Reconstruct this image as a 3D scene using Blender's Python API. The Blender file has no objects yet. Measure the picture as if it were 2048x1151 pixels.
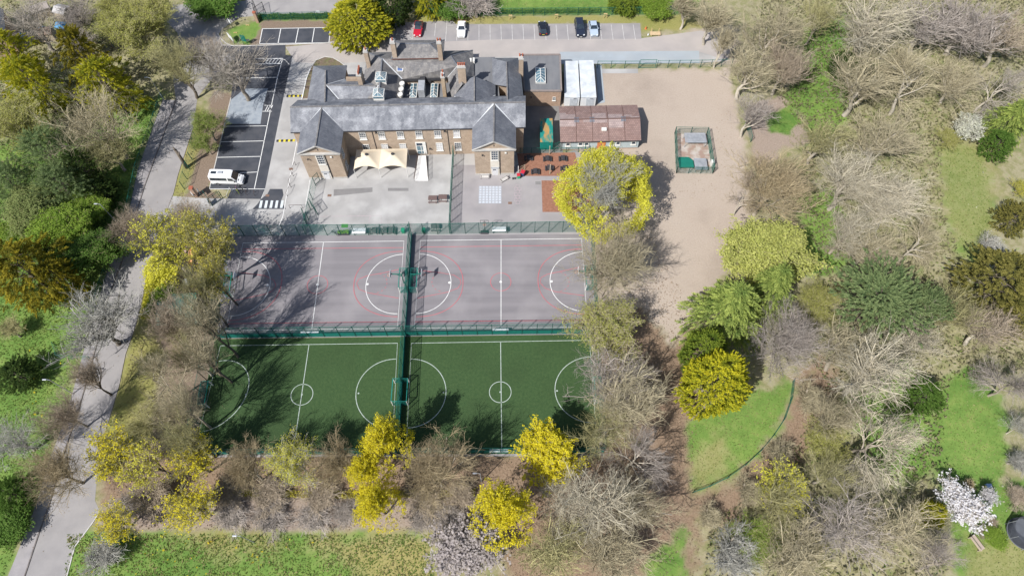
import bpy, math, random
import numpy as np
# ---------------------------------------------------------------- camera, sky, sun, exposure
S = bpy.context.scene
COL = S.collection
FPX = 1366.0; TH = math.radians(62.0); CAMH = 103.0
cd = bpy.data.cameras.new('camera'); cam = bpy.data.objects.new('camera', cd); COL.objects.link(cam)
cam.location = (0, 0, CAMH); cam.rotation_euler = (math.radians(90) - TH, 0, 0)
cd.sensor_width = 36.0; cd.lens = 36.0 * FPX / 2048.0; cd.clip_start = 1.0; cd.clip_end = 2000.0
S.camera = cam
SUN_EL = math.radians(47); SHADOW_AZ = math.radians(46)      # shadows fall towards this direction (from +X to +Y)
w = bpy.data.worlds.new('World'); S.world = w; w.use_nodes = True
nt = w.node_tree; bg = nt.nodes['Background']
sky = nt.nodes.new('ShaderNodeTexSky'); sky.sky_type = 'NISHITA'; sky.sun_disc = False
sky.sun_elevation = SUN_EL
sdx, sdy = -math.cos(SHADOW_AZ), -math.sin(SHADOW_AZ)         # towards the sun, on the ground
sky.sun_rotation = math.atan2(sdx, sdy)
sky.air_density = 1.0; sky.dust_density = 1.5
nt.links.new(sky.outputs[0], bg.inputs[0]); bg.inputs[1].default_value = 0.098
sl = bpy.data.lights.new('sun', 'SUN'); sl.energy = 5.0; sl.angle = math.radians(0.5); sl.color = (1.0, 0.97, 0.925)
sun = bpy.data.objects.new('sun', sl); COL.objects.link(sun); sun.location = (-60, -60, 120)
from mathutils import Vector, Matrix
sun.rotation_euler = Vector((-sdx * math.cos(SUN_EL), -sdy * math.cos(SUN_EL), -math.sin(SUN_EL))).to_track_quat('-Z', 'Y').to_euler()
S.view_settings.view_transform = 'Standard'; S.view_settings.look = 'None'
S.view_settings.exposure = 0.42; S.view_settings.gamma = 1.0; S.view_settings.use_curve_mapping = False
S.cycles.max_bounces = 5; S.cycles.diffuse_bounces = 3; S.cycles.glossy_bounces = 2; S.cycles.transparent_max_bounces = 8
S.cycles.caustics_reflective = False; S.cycles.caustics_refractive = False

# ---------------------------------------------------------------- surveying: photo pixel + height -> point in the place
_c, _s = math.cos(TH), math.sin(TH)
def ray(px, py):
    x = px - 1024.0; y = 575.5 - py
    return np.array((x, y * _s + FPX * _c, y * _c - FPX * _s))
def P(px, py, z=0.0):
    d = ray(px, py); t = (z - CAMH) / d[2]
    return np.array((d[0] * t, d[1] * t, z))
def on_y(px, py, Y):
    d = ray(px, py); t = Y / d[1]
    return np.array((d[0] * t, Y, CAMH + d[2] * t))
def on_plane(px, py, a, b):                                   # vertical plane through ground points a, b
    n = np.array((-(b[1] - a[1]), b[0] - a[0])); d = ray(px, py)
    t = (n[0] * a[0] + n[1] * a[1]) / (n[0] * d[0] + n[1] * d[1])
    return np.array((d[0] * t, d[1] * t, CAMH + d[2] * t))
def scale_at(px, py, z=0.0):                                  # pixels per metre
    p = P(px, py, z); depth = p[1] * _c + (CAMH - p[2]) * _s
    return FPX / depth

# ---------------------------------------------------------------- mesh helpers
def link(name, me, parent=None):
    o = bpy.data.objects.new(name, me); COL.objects.link(o)
    if parent is not None: o.parent = parent
    return o
def tag(o, label=None, cat=None, group=None, kind=None):
    if label: o['label'] = label
    if cat: o['category'] = cat
    if group: o['group'] = group
    if kind: o['kind'] = kind
    return o
def empty(name, loc, label, cat, group=None, rz=0.0, kind=None):
    o = bpy.data.objects.new(name, None); COL.objects.link(o)
    o.location = [float(v) for v in loc]; o.rotation_euler = (0, 0, rz); o.empty_display_size = 0.5
    return tag(o, label, cat, group, kind)
def mesh_np(name, V, faces_list, mats, midx=None, smooth=False):
    """faces_list: list of int arrays (n,3) / (n,4)"""
    me = bpy.data.meshes.new(name)
    V = np.asarray(V, dtype=np.float32)
    faces_list = [np.asarray(f, dtype=np.int32) for f in faces_list if len(f)]
    nl = sum(f.size for f in faces_list); nf = sum(len(f) for f in faces_list)
    me.vertices.add(len(V)); me.vertices.foreach_set('co', V.ravel())
    me.loops.add(nl); me.loops.foreach_set('vertex_index', np.concatenate([f.ravel() for f in faces_list]))
    tot = np.concatenate([np.full(len(f), f.shape[1], dtype=np.int32) for f in faces_list])
    st = np.concatenate(([0], np.cumsum(tot)[:-1])).astype(np.int32)
    me.polygons.add(nf); me.polygons.foreach_set('loop_start', st); me.polygons.foreach_set('loop_total', tot)
    if midx is not None: me.polygons.foreach_set('material_index', np.asarray(midx, dtype=np.int32))
    if smooth: me.polygons.foreach_set('use_smooth', np.ones(nf, dtype=bool))
    for m in (mats if isinstance(mats, (list, tuple)) else [mats]): me.materials.append(m)
    me.update(calc_edges=True)
    return me
class MB:
    """collects boxes, prisms, bars and sheets, then links them as ONE mesh object"""
    def __init__(s): s.v = []; s.f = []; s.m = []
    def face(s, pts, m=0):
        i = len(s.v); s.v += [tuple(float(c) for c in p) for p in pts]; s.f.append(tuple(range(i, i + len(pts)))); s.m.append(m); return s
    def prism(s, poly, z0, z1, m=0, mtop=None):                # poly: xy list
        n = len(poly); i = len(s.v)
        A = sum(poly[k][0] * poly[(k + 1) % n][1] - poly[(k + 1) % n][0] * poly[k][1] for k in range(n))
        if A < 0: poly = poly[::-1]
        s.v += [(float(p[0]), float(p[1]), float(z0)) for p in poly] + [(float(p[0]), float(p[1]), float(z1)) for p in poly]
        for k in range(n):
            s.f.append((i + k, i + (k + 1) % n, i + n + (k + 1) % n, i + n + k)); s.m.append(m)
        s.f.append(tuple(i + n + k for k in range(n))); s.m.append(m if mtop is None else mtop)
        s.f.append(tuple(i + k for k in range(n))[::-1]); s.m.append(m)
        return s
    def box(s, c, d, rz=0.0, m=0):                             # centre, full size
        cx, cy, cz = c; a, b, h = d[0] / 2, d[1] / 2, d[2] / 2
        co, si = math.cos(rz), math.sin(rz)
        poly = [(cx + x * co - y * si, cy + x * si + y * co) for x, y in ((-a, -b), (a, -b), (a, b), (-a, b))]
        return s.prism(poly, cz - h, cz + h, m)
    def bar(s, a, b, w, h=None, m=0):                          # rectangular bar from a to b
        a = Vector([float(v) for v in a]); b = Vector([float(v) for v in b]); h = w if h is None else h
        d = (b - a); L = d.length
        if L < 1e-6: return s
        d /= L; up = Vector((0, 0, 1)) if abs(d.z) < 0.95 else Vector((0, 1, 0))
        x = d.cross(up).normalized() * (w / 2); y = x.cross(d).normalized() * (h / 2)
        i = len(s.v)
        for q in (a, b):
            for sx, sy in ((-1, -1), (1, -1), (1, 1), (-1, 1)): s.v.append(tuple(q + x * sx + y * sy))
        for k in range(4): s.f.append((i + k, i + (k + 1) % 4, i + 4 + (k + 1) % 4, i + 4 + k)); s.m.append(m)
        s.f.append((i + 3, i + 2, i + 1, i)); s.f.append((i + 4, i + 5, i + 6, i + 7)); s.m += [m, m]
        return s
    def tube(s, pts, r, n=6, m=0, close=True):
        pts = [Vector([float(v) for v in p]) for p in pts]; rr = r if isinstance(r, (list, tuple)) else [r] * len(pts)
        i0 = len(s.v)
        for k, p in enumerate(pts):
            d = (pts[min(k + 1, len(pts) - 1)] - pts[max(k - 1, 0)]).normalized()
            up = Vector((0, 0, 1)) if abs(d.z) < 0.9 else Vector((1, 0, 0))
            x = d.cross(up).normalized(); y = x.cross(d)
            for q in range(n):
                t = 2 * math.pi * q / n; s.v.append(tuple(p + (x * math.cos(t) + y * math.sin(t)) * rr[k]))
        for k in range(len(pts) - 1):
            for q in range(n):
                a = i0 + k * n + q; b = i0 + k * n + (q + 1) % n
                s.f.append((a, b, b + n, a + n)); s.m.append(m)
        if close:
            s.f.append(tuple(i0 + q for q in range(n))[::-1]); s.f.append(tuple(i0 + (len(pts) - 1) * n + q for q in range(n))); s.m += [m, m]
        return s
    def lathe(s, c, prof, n=12, m=0):                          # prof: (r, z) list
        i0 = len(s.v)
        for r, z in prof:
            for q in range(n):
                t = 2 * math.pi * q / n; s.v.append((c[0] + r * math.cos(t), c[1] + r * math.sin(t), c[2] + z))
        for k in range(len(prof) - 1):
            for q in range(n):
                a = i0 + k * n + q; b = i0 + k * n + (q + 1) % n; s.f.append((a, b, b + n, a + n)); s.m.append(m)
        s.f.append(tuple(i0 + q for q in range(n))[::-1]); s.f.append(tuple(i0 + (len(prof) - 1) * n + q for q in range(n))); s.m += [m, m]
        return s
    def build(s, name, mats, parent=None, bevel=0.0, smooth=False):
        me = bpy.data.meshes.new(name); me.from_pydata(s.v, [], s.f)
        for m in (mats if isinstance(mats, (list, tuple)) else [mats]): me.materials.append(m)
        me.polygons.foreach_set('material_index', s.m)
        if smooth: me.polygons.foreach_set('use_smooth', [True] * len(s.f))
        me.update(); o = link(name, me, parent)
        if bevel:
            b = o.modifiers.new('bevel', 'BEVEL'); b.width = bevel; b.segments = 2; b.limit_method = 'ANGLE'
        return o
def copy_tree(o, parent=None):
    c = o.copy(); COL.objects.link(c)
    if parent is not None: c.parent = parent
    for ch in list(o.children): copy_tree(ch, c)
    return c

# ---------------------------------------------------------------- procedural materials
MATS = {}
def mat(name, c1, c2=None, scale=1.0, rough=0.85, c3=None, scale3=0.15, amt3=0.6, bump=0.0, bscale=8.0, metal=0.0, coords='Object',
        brick=None, stretch=None, rnd=0.0, spec=0.3, attr=None, sss=False, detail=5.0, edge=(0.35, 0.65)):
    if name in MATS: return MATS[name]
    m = bpy.data.materials.new(name); m.use_nodes = True; t = m.node_tree; N = t.nodes; L = t.links
    b = N['Principled BSDF']; b.inputs['Roughness'].default_value = rough; b.inputs['Metallic'].default_value = metal
    b.inputs['Specular IOR Level'].default_value = spec
    c2 = c2 or tuple(v * 0.8 for v in c1)
    co = N.new('ShaderNodeTexCoord'); src = co.outputs['Object']
    if coords == 'World':
        g = N.new('ShaderNodeNewGeometry'); src = g.outputs['Position']
    if stretch:
        mp = N.new('ShaderNodeMapping'); mp.inputs['Scale'].default_value = stretch; L.new(src, mp.inputs[0]); srcs = mp.outputs[0]
    else: srcs = src
    n1 = N.new('ShaderNodeTexNoise'); n1.inputs['Scale'].default_value = scale; n1.inputs['Detail'].default_value = detail; L.new(srcs, n1.inputs['Vector'])
    r = N.new('ShaderNodeMapRange'); r.inputs[1].default_value = edge[0]; r.inputs[2].default_value = edge[1]; L.new(n1.outputs[0], r.inputs[0])
    mx = N.new('ShaderNodeMix'); mx.data_type = 'RGBA'; mx.inputs[6].default_value = (*c1, 1); mx.inputs[7].default_value = (*c2, 1)
    L.new(r.outputs[0], mx.inputs[0]); out = mx.outputs[2]
    if c3:
        n3 = N.new('ShaderNodeTexNoise'); n3.inputs['Scale'].default_value = scale3; n3.inputs['Detail'].default_value = 6.0; L.new(src, n3.inputs['Vector'])
        r3 = N.new('ShaderNodeMapRange'); r3.inputs[1].default_value = 0.45; r3.inputs[2].default_value = 0.72; r3.inputs[4].default_value = amt3; L.new(n3.outputs[0], r3.inputs[0])
        m3 = N.new('ShaderNodeMix'); m3.data_type = 'RGBA'; m3.inputs[7].default_value = (*c3, 1)
        L.new(r3.outputs[0], m3.inputs[0]); L.new(out, m3.inputs[6]); out = m3.outputs[2]
    if brick:
        bw, bh, mc, ax = brick
        bt = N.new('ShaderNodeTexBrick'); bt.inputs['Scale'].default_value = 1.0; bt.inputs['Brick Width'].default_value = bw; bt.inputs['Row Height'].default_value = bh
        bt.inputs['Mortar Size'].default_value = 0.012 * (bh / 0.075) ** 0.5; bt.inputs['Color1'].default_value = (1, 1, 1, 1); bt.inputs['Color2'].default_value = (0.74, 0.74, 0.76, 1); bt.inputs['Mortar'].default_value = (*mc, 1)
        if ax == 'wall':                                       # u = x + y, v = z
            sp = N.new('ShaderNodeSeparateXYZ'); L.new(src, sp.inputs[0]); ad = N.new('ShaderNodeMath'); L.new(sp.outputs[0], ad.inputs[0]); L.new(sp.outputs[1], ad.inputs[1])
            cb = N.new('ShaderNodeCombineXYZ'); L.new(ad.outputs[0], cb.inputs[0]); L.new(sp.outputs[2], cb.inputs[1]); L.new(cb.outputs[0], bt.inputs['Vector'])
        else: L.new(src, bt.inputs['Vector'])
        mm = N.new('ShaderNodeMix'); mm.data_type = 'RGBA'; mm.blend_type = 'MULTIPLY'; mm.inputs[0].default_value = 1.0
        L.new(out, mm.inputs[6]); L.new(bt.outputs[0], mm.inputs[7]); out = mm.outputs[2]
    if attr:                                                   # per-leaf tint, -1..1, in a mesh attribute
        at = N.new('ShaderNodeAttribute'); at.attribute_name = attr[0]
        ma = N.new('ShaderNodeMix'); ma.data_type = 'RGBA'; ma.inputs[7].default_value = (*attr[1], 1)
        L.new(at.outputs['Fac'], ma.inputs[0]); L.new(out, ma.inputs[6]); out = ma.outputs[2]
    if rnd:
        oi = N.new('ShaderNodeObjectInfo'); hs = N.new('ShaderNodeHueSaturation')
        mr = N.new('ShaderNodeMapRange'); mr.inputs[3].default_value = 1 - rnd; mr.inputs[4].default_value = 1 + rnd; L.new(oi.outputs['Random'], mr.inputs[0])
        L.new(mr.outputs[0], hs.inputs['Value']); L.new(out, hs.inputs['Color']); out = hs.outputs[0]
    L.new(out, b.inputs['Base Color'])
    if sss:                                                    # thin leaf: some light passes through
        tr = N.new('ShaderNodeBsdfTranslucent'); L.new(out, tr.inputs[0]); mxs = N.new('ShaderNodeMixShader'); mxs.inputs[0].default_value = 0.45
        L.new(b.outputs[0], mxs.inputs[1]); L.new(tr.outputs[0], mxs.inputs[2]); L.new(mxs.outputs[0], N['Material Output'].inputs[0])
    if bump:
        nb = N.new('ShaderNodeTexNoise'); nb.inputs['Scale'].default_value = bscale; nb.inputs['Detail'].default_value = 4; L.new(srcs, nb.inputs['Vector'])
        bm = N.new('ShaderNodeBump'); bm.inputs['Strength'].default_value = bump; bm.inputs['Distance'].default_value = 0.1; L.new(nb.outputs[0], bm.inputs['Height']); L.new(bm.outputs[0], b.inputs['Normal'])
    MATS[name] = m
    return m
# ---------------------------------------------------------------- ground: one sheet, soil / grass / litter zones by polygon
def inside(X, Y, poly):
    n = len(poly); r = np.zeros(X.shape, bool); j = n - 1
    for i in range(n):
        xi, yi = poly[i]; xj, yj = poly[j]
        c = ((yi > Y) != (yj > Y)); xx = (xj - xi) * (Y - yi) / ((yj - yi) if abs(yj - yi) > 1e-9 else 1e-9) + xi
        r ^= c & (X < xx); j = i
    return r
def sdist(X, Y, poly):
    d = np.full(X.shape, 1e9); n = len(poly)
    for i in range(n):
        ax, ay = poly[i]; bx, by = poly[(i + 1) % n]; dx, dy = bx - ax, by - ay; L2 = dx * dx + dy * dy + 1e-9
        t = np.clip(((X - ax) * dx + (Y - ay) * dy) / L2, 0, 1)
        d = np.minimum(d, np.hypot(X - ax - t * dx, Y - ay - t * dy))
    return np.where(inside(X, Y, poly), d, -d)
def PX(pts, z=0.0): return [tuple(P(x, y, z)[:2]) for x, y in pts]
def wob(X, Y, k=0.0):
    return (np.sin(X * .9 + 1.7 * np.sin(Y * .55 + k)) + np.sin(Y * 1.3 + 1.3 * np.sin(X * .7 + k)) + .7 * np.sin(2.3 * X + 1.9 * Y + k) + .6 * np.sin(3.1 * Y - 2.7 * X)) / 3.3
xs = np.concatenate((np.linspace(-600, -135, 20)[:-1], np.arange(-135, 135.01, 0.5), np.linspace(135, 600, 20)[1:]))
ys = np.concatenate((np.linspace(-400, -8, 14)[:-1], np.arange(-8, 160.01, 0.5), np.linspace(160, 900, 20)[1:]))
GX, GY = np.meshgrid(xs, ys); nx, ny = len(xs), len(ys)
Z1 = np.zeros((ny, nx, 4), np.float32); Z2 = np.zeros((ny, nx, 4), np.float32)
ZONES = [  # attribute, channel, softness (m), photo-pixel polygon
 (1, 1, 2.5, [(1150, 440), (1300, 380), (1400, 600), (1390, 1000), (1330, 1180), (1000, 1180), (1020, 1000), (1190, 900), (1190, 470)]),
 (1, 1, 2.5, [(1390, 985), (1470, 965), (1560, 860), (1590, 770), (1640, 700), (1680, 760), (1640, 880), (1560, 960), (1470, 1040), (1400, 1040), (1390, 1180), (1350, 1180), (1350, 1040)]),
 (1, 1, 1.2, [(215, 905), (400, 890), (1100, 912), (1190, 912), (1180, 1000), (1000, 1080), (870, 1062), (220, 1058), (200, 1000)]),
 (2, 2, 0.6, [(215, 1000), (420, 992), (960, 995), (960, 1058), (225, 1060), (190, 1040)]),
 (1, 0, 1.0, [(130, 1062), (860, 1064), (880, 1200), (120, 1200)]),
 (2, 0, 4.0, [(350, 1066), (520, 1066), (560, 1090), (430, 1105)]), (2, 0, 4.0, [(620, 1080), (860, 1068), (880, 1200), (740, 1200), (700, 1120)]),
 (1, 0, 2.0, [(325, 190), (300, 270), (275, 340), (258, 420), (235, 480), (205, 570), (185, 640), (165, 710), (145, 785), (125, 850), (95, 930), (75, 1000), (45, 1080), (15, 1151), (-60, 1200), (-80, 300), (180, 250)]),
 (2, 0, 0.8, [(396, 210), (420, 240), (372, 385), (330, 470), (305, 620), (330, 700), (300, 860), (230, 960), (205, 880), (238, 770), (271, 651), (297, 532), (330, 420), (356, 348)]),
 (2, 1, 0.8, [(300, 520), (470, 470), (440, 640), (395, 905), (300, 900), (330, 720), (300, 620)]),
 (2, 1, 0.4, [(425, 180), (468, 190), (420, 378), (440, 400), (372, 395), (380, 370), (412, 240)]),
 (2, 1, 0.4, [(508, 40), (660, 40), (700, 60), (720, 90), (655, 90), (480, 92), (455, 85), (500, 60)]),
 (1, 0, 0.5, [(455, 60), (525, 38), (515, 70), (498, 90), (470, 88)]),
 (1, 0, 1.0, [(510, 26), (660, 26), (660, 41), (520, 41)]),
 (1, 0, 1.0, [(830, -60), (1400, -60), (1400, 30), (835, 32)]),
 (2, 0, 0.8, [(835, 34), (1410, 30), (1440, 55), (1285, 62), (1280, 48), (905, 48), (830, 42)]),
 (1, 2, 1.2, [(1050, 190), (1195, 138), (1330, 137), (1460, 138), (1468, 200), (1488, 290), (1503, 400), (1480, 500), (1430, 570), (1390, 640), (1340, 690), (1280, 610), (1195, 640), (1185, 465), (1140, 420), (1150, 300)]),
 (1, 2, 2.0, [(1360, 70), (1430, 50), (1480, 60), (1470, 130), (1390, 125), (1320, 75)]),
 (1, 0, 1.5, [(1370, 850), (1480, 790), (1583, 760), (1575, 830), (1520, 905), (1460, 955), (1385, 985)]),
 (1, 0, 1.5, [(1610, 60), (1690, 30), (1700, 230), (1640, 300), (1540, 260), (1540, 215), (1600, 150)]),
 (1, 0, 1.5, [(1590, 380), (1680, 380), (1700, 520), (1640, 560), (1590, 540), (1600, 460)]),
 (1, 0, 1.5, [(1870, 760), (1960, 730), (2020, 840), (2010, 960), (2080, 960), (2080, 1200), (1930, 1200), (1880, 960), (1860, 880)]),
 (1, 0, 2.5, [(1880, 280), (1970, 290), (1990, 420), (1960, 520), (1920, 520), (1890, 400)]),
 (2, 0, 3.0, [(1875, 270), (2000, 290), (1990, 480), (1930, 520), (1880, 400)], .38), (2, 0, 3.0, [(1940, 1080), (2080, 1080), (2080, 1200), (1930, 1200)], .5), (2, 0, 3.0, [(1390, 900), (1450, 870), (1460, 950), (1385, 985)], .5),
 (1, 0, 2.0, [(1290, 1110), (1370, 1060), (1380, 1180), (1280, 1180)]),
 (1, 0, 2.5, [(1690, 820), (1760, 700), (1860, 760), (1880, 960), (1760, 960)]),
 (2, 2, 1.0, [(1494, 215), (1560, 190), (1610, 240), (1620, 285), (1560, 300), (1530, 345), (1510, 330), (1500, 290)]),
 (1, 0, 0.8, [(1530, 235), (1580, 205), (1605, 245), (1580, 268), (1535, 262)]),
]
fine = (np.abs(GX) < 136) & (GY > -9) & (GY < 161)
FX, FY = GX[fine], GY[fine]
f1 = np.zeros((len(FX), 4), np.float32); f2 = np.zeros((len(FX), 4), np.float32)
for k, (a, ch, soft, poly, *amt) in enumerate(ZONES):
    d = sdist(FX, FY, PX(poly)) + wob(FX, FY, k * 1.3) * min(soft * .75, 1.3)
    wgt = np.clip(d / soft + 0.5 + .22 * wob(FX * 2.1, FY * 2.3, k), 0, 1); wgt = wgt * wgt * (3 - 2 * wgt) * (amt[0] if amt else 1.0)
    f1 *= (1 - wgt)[:, None]; f2 *= (1 - wgt)[:, None]
    (f1 if a == 1 else f2)[:, ch] += wgt
Z1[fine] = f1; Z2[fine] = f2
Vg = np.stack([GX.ravel(), GY.ravel(), np.zeros(GX.size)], 1)
ii = (np.arange(ny - 1)[:, None] * nx + np.arange(nx - 1)[None, :]).ravel()
Fg = np.stack([ii, ii + 1, ii + nx + 1, ii + nx], 1)
gm = bpy.data.materials.new('ground'); gm.use_nodes = True
def build_ground_material(m):
    t = m.node_tree; N = t.nodes; L = t.links; b = N['Principled BSDF']; b.inputs['Roughness'].default_value = 0.95; b.inputs['Specular IOR Level'].default_value = 0.15
    g = N.new('ShaderNodeNewGeometry'); pos = g.outputs['Position']
    def noise(sc, det=6, rough=.6):
        n = N.new('ShaderNodeTexNoise'); n.inputs['Scale'].default_value = sc; n.inputs['Detail'].default_value = det; n.inputs['Roughness'].default_value = rough; L.new(pos, n.inputs['Vector']); return n.outputs[0]
    def rmp(v, stops):
        r = N.new('ShaderNodeValToRGB'); L.new(v, r.inputs[0]); e = r.color_ramp.elements
        while len(e) < len(stops): e.new(0.5)
        for k, (p, c) in enumerate(stops): e[k].position = p; e[k].color = (*c, 1)
        return r.outputs[0]
    def mixc(f, a, c, mode='MIX'):
        x = N.new('ShaderNodeMix'); x.data_type = 'RGBA'; x.blend_type = mode
        if isinstance(f, float): x.inputs[0].default_value = f
        else: L.new(f, x.inputs[0])
        L.new(a, x.inputs[6]); L.new(c, x.inputs[7]); return x.outputs[2]
    n_big = noise(.06, 5); n_mid = noise(.5, 8, .7); n_fine = noise(3.5, 6, .75)
    under = rmp(n_mid, [(.3, (.13, .17, .055)), (.46, (.215, .205, .105)), (.58, (.29, .26, .17)), (.72, (.165, .235, .06))])
    grass = mixc(n_fine, rmp(n_mid, [(.28, (.062, .12, .026)), (.48, (.115, .195, .042)), (.62, (.20, .25, .07)), (.75, (.25, .25, .11))]), rmp(n_big, [(.35, (.065, .15, .028)), (.6, (.165, .25, .058))]))
    litter = rmp(n_fine, [(.25, (.105, .075, .05)), (.45, (.20, .14, .095)), (.6, (.26, .19, .135)), (.8, (.16, .13, .07))])
    sand = mixc(n_mid, rmp(n_fine, [(.3, (.265, .215, .172)), (.5, (.355, .298, .248)), (.7, (.41, .35, .295))]), rmp(n_big, [(.32, (.245, .20, .165)), (.48, (.36, .30, .25)), (.68, (.40, .342, .29))]))
    dry = mixc(n_mid, rmp(n_fine, [(.3, (.13, .14, .035)), (.5, (.25, .225, .08)), (.7, (.34, .29, .15))]), rmp(n_big, [(.35, (.15, .19, .04)), (.6, (.30, .26, .11))]))
    soil = rmp(n_fine, [(.25, (.115, .085, .06)), (.5, (.19, .145, .11)), (.75, (.25, .195, .15))])
    path = rmp(n_fine, [(.25, (.20, .15, .115)), (.5, (.275, .22, .18)), (.75, (.335, .28, .24))])
    c = under
    for nm, cols in (('zone_a', (grass, litter, sand)), ('zone_b', (dry, soil, path))):
        a = N.new('ShaderNodeAttribute'); a.attribute_name = nm; sp = N.new('ShaderNodeSeparateColor'); L.new(a.outputs['Color'], sp.inputs[0])
        for k in range(3): c = mixc(sp.outputs[k], c, cols[k])
    L.new(c, b.inputs['Base Color'])
    bm = N.new('ShaderNodeBump'); bm.inputs['Strength'].default_value = .5; bm.inputs['Distance'].default_value = .12; L.new(n_fine, bm.inputs['Height']); L.new(bm.outputs[0], b.inputs['Normal'])
build_ground_material(gm)
gme = mesh_np('ground', Vg, [Fg], gm)
for nm, arr in (('zone_a', Z1), ('zone_b', Z2)):
    at = gme.attributes.new(nm, 'FLOAT_COLOR', 'POINT'); arr[..., 3] = 1; at.data.foreach_set('color', arr.reshape(-1))
tag(link('ground', gme), kind='structure')

# ---------------------------------------------------------------- hard surfaces
M_road = mat('road_asphalt', (.28, .266, .262), (.235, .224, .224), .35, .9, c3=(.335, .32, .31), scale3=.12, coords='World', bump=.15, bscale=14)
M_pave = mat('pavement', (.28, .265, .27), (.22, .21, .215), .8, .9, c3=(.33, .31, .31), scale3=.3, coords='World', bump=.15, bscale=14)
M_yard = mat('yard_concrete', (.335, .328, .322), (.275, .27, .266), .25, .9, c3=(.43, .425, .42), scale3=.22, amt3=.9, coords='World', bump=.12, bscale=10)
M_drive = mat('driveway_tarmac', (.37, .335, .315), (.32, .295, .28), .25, .9, c3=(.27, .25, .25), scale3=.1, coords='World', bump=.12, bscale=10)
M_bays = mat('parking_tarmac', (.275, .26, .26), (.225, .215, .22), .3, .9, c3=(.33, .31, .305), scale3=.2, coords='World', bump=.12, bscale=10)
M_black = mat('fresh_asphalt', (.042, .047, .059), (.062, .066, .079), .5, .85, c3=(.075, .076, .083), scale3=.25, coords='World', bump=.2, bscale=16)
M_play = mat('playground_tarmac', (.285, .268, .275), (.24, .228, .235), .3, .9, c3=(.33, .315, .31), scale3=.2, coords='World', bump=.12, bscale=12)
M_court = mat('court_tarmac', (.205, .192, .203), (.168, .158, .168), .35, .9, c3=(.25, .235, .243), scale3=.16, amt3=.85, coords='World', stretch=(.12, 2.4, 1), bump=.12, bscale=14)
M_turf = mat('artificial_turf', (.029, .062, .021), (.045, .083, .029), 2.5, .95, c3=(.026, .048, .017), scale3=.12, coords='World', bump=.5, bscale=9, edge=(.3, .7))
M_bark = mat('bark_chippings', (.27, .13, .085), (.19, .09, .06), 5.0, .95, c3=(.33, .18, .125), scale3=2.5, coords='World', bump=.6, bscale=9)
M_slab = mat('grey_slab', (.31, .345, .375), (.26, .29, .32), .4, .9, c3=(.38, .40, .40), scale3=.2, coords='World')
M_patch = mat('tarmac_patch', (.20, .195, .195), (.17, .165, .165), .6, .9, coords='World')
M_stone = mat('blue_grey_gravel', (.27, .30, .335), (.21, .24, .28), 1.2, .95, c3=(.33, .36, .39), scale3=.5, coords='World', bump=.4)
M_kerb = mat('kerb_stone', (.50, .49, .47), (.40, .39, .38), 1.5, .85, coords='World')
M_white = mat('road_paint', (.66, .66, .65), (.50, .50, .50), 2.0, .7, coords='World', edge=(.42, .75))
M_wline = mat('worn_white_paint', (.50, .49, .48), (.36, .35, .34), 1.2, .8, coords='World', edge=(.35, .7))
M_red = mat('red_court_paint', (.46, .115, .135), (.32, .14, .15), 1.0, .8, coords='World', edge=(.35, .75))
M_faint = mat('faded_pink_paint', (.42, .33, .36), (.34, .29, .31), 1.0, .85, coords='World')
def sheet(name, poly, z, m, px=True):
    b = MB(); pts = [P(x, y, 0) for x, y in poly] if px else [np.array((x, y, 0)) for x, y in poly]
    A = sum(pts[k][0] * pts[(k + 1) % len(pts)][1] - pts[(k + 1) % len(pts)][0] * pts[k][1] for k in range(len(pts)))
    if A < 0: pts = pts[::-1]
    b.face([(p[0], p[1], z) for p in pts]); o = b.build(name, m); tag(o, kind='structure')
    bm_ = o.data
    return o
road_left = [(325, 200), (300, 270), (275, 340), (258, 420), (235, 480), (205, 570), (185, 640), (165, 710), (145, 785), (125, 850), (95, 930), (75, 1000), (45, 1080), (10, 1165)]
kerb_line = [(352, 200), (320, 290), (290, 370), (268, 440), (247, 515), (215, 600), (196, 680), (170, 775), (155, 825), (130, 900), (98, 1010), (80, 1060), (45, 1165)]
road_right = [(395, 195), (386, 256), (356, 348), (346, 388), (330, 430), (297, 532), (284, 598), (271, 651), (251, 707), (238, 770), (221, 828), (206, 875), (196, 930), (190, 1000), (200, 1022), (185, 1045), (150, 1092), (134, 1151), (131, 1165)]
top_road = [(345, 150), (362, 105), (355, 66), (330, 40), (345, 10), (400, 8), (490, 2), (530, -40), (680, -60), (672, 20), (655, 26), (530, 30), (480, 35), (445, 58), (436, 70), (445, 88), (480, 92), (480, 116), (470, 118), (430, 150)]
sheet('road', kerb_line[::-1] + top_road[:1] + top_road + road_right, 0.012, M_road)
sheet('pavement', road_left + kerb_line[::-1], 0.016, M_pave)
def strip_px(b, pts, wdt, z, m=0, closed=False):
    q = [P(x, y, 0)[:2] for x, y in pts]; return strip(b, q, wdt, z, m, closed)
def strip(b, q, wdt, z, m=0, closed=False):
    q = [np.asarray(p[:2], float) for p in q]; n = len(q); L = []; R = []
    for k in range(n):
        a = q[(k - 1) % n] if (closed or k > 0) else q[k]; c = q[(k + 1) % n] if (closed or k < n - 1) else q[k]
        d = c - a; d /= (np.hypot(*d) + 1e-9); nrm = np.array((-d[1], d[0])); L.append(q[k] + nrm * wdt / 2); R.append(q[k] - nrm * wdt / 2)
    for k in range(n if closed else n - 1):
        j = (k + 1) % n; b.face([(*R[k], z), (*R[j], z), (*L[j], z), (*L[k], z)], m)
    return b
def kerb(name, pts, wdt=.18, h=.12, m=None):
    b = MB(); q = [P(x, y, 0) for x, y in pts]
    for k in range(len(q) - 1): b.bar((q[k][0], q[k][1], h / 2 - .02), (q[k + 1][0], q[k + 1][1], h / 2 - .02), wdt, h)
    return tag(b.build(name, m or M_kerb), kind='structure')
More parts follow.
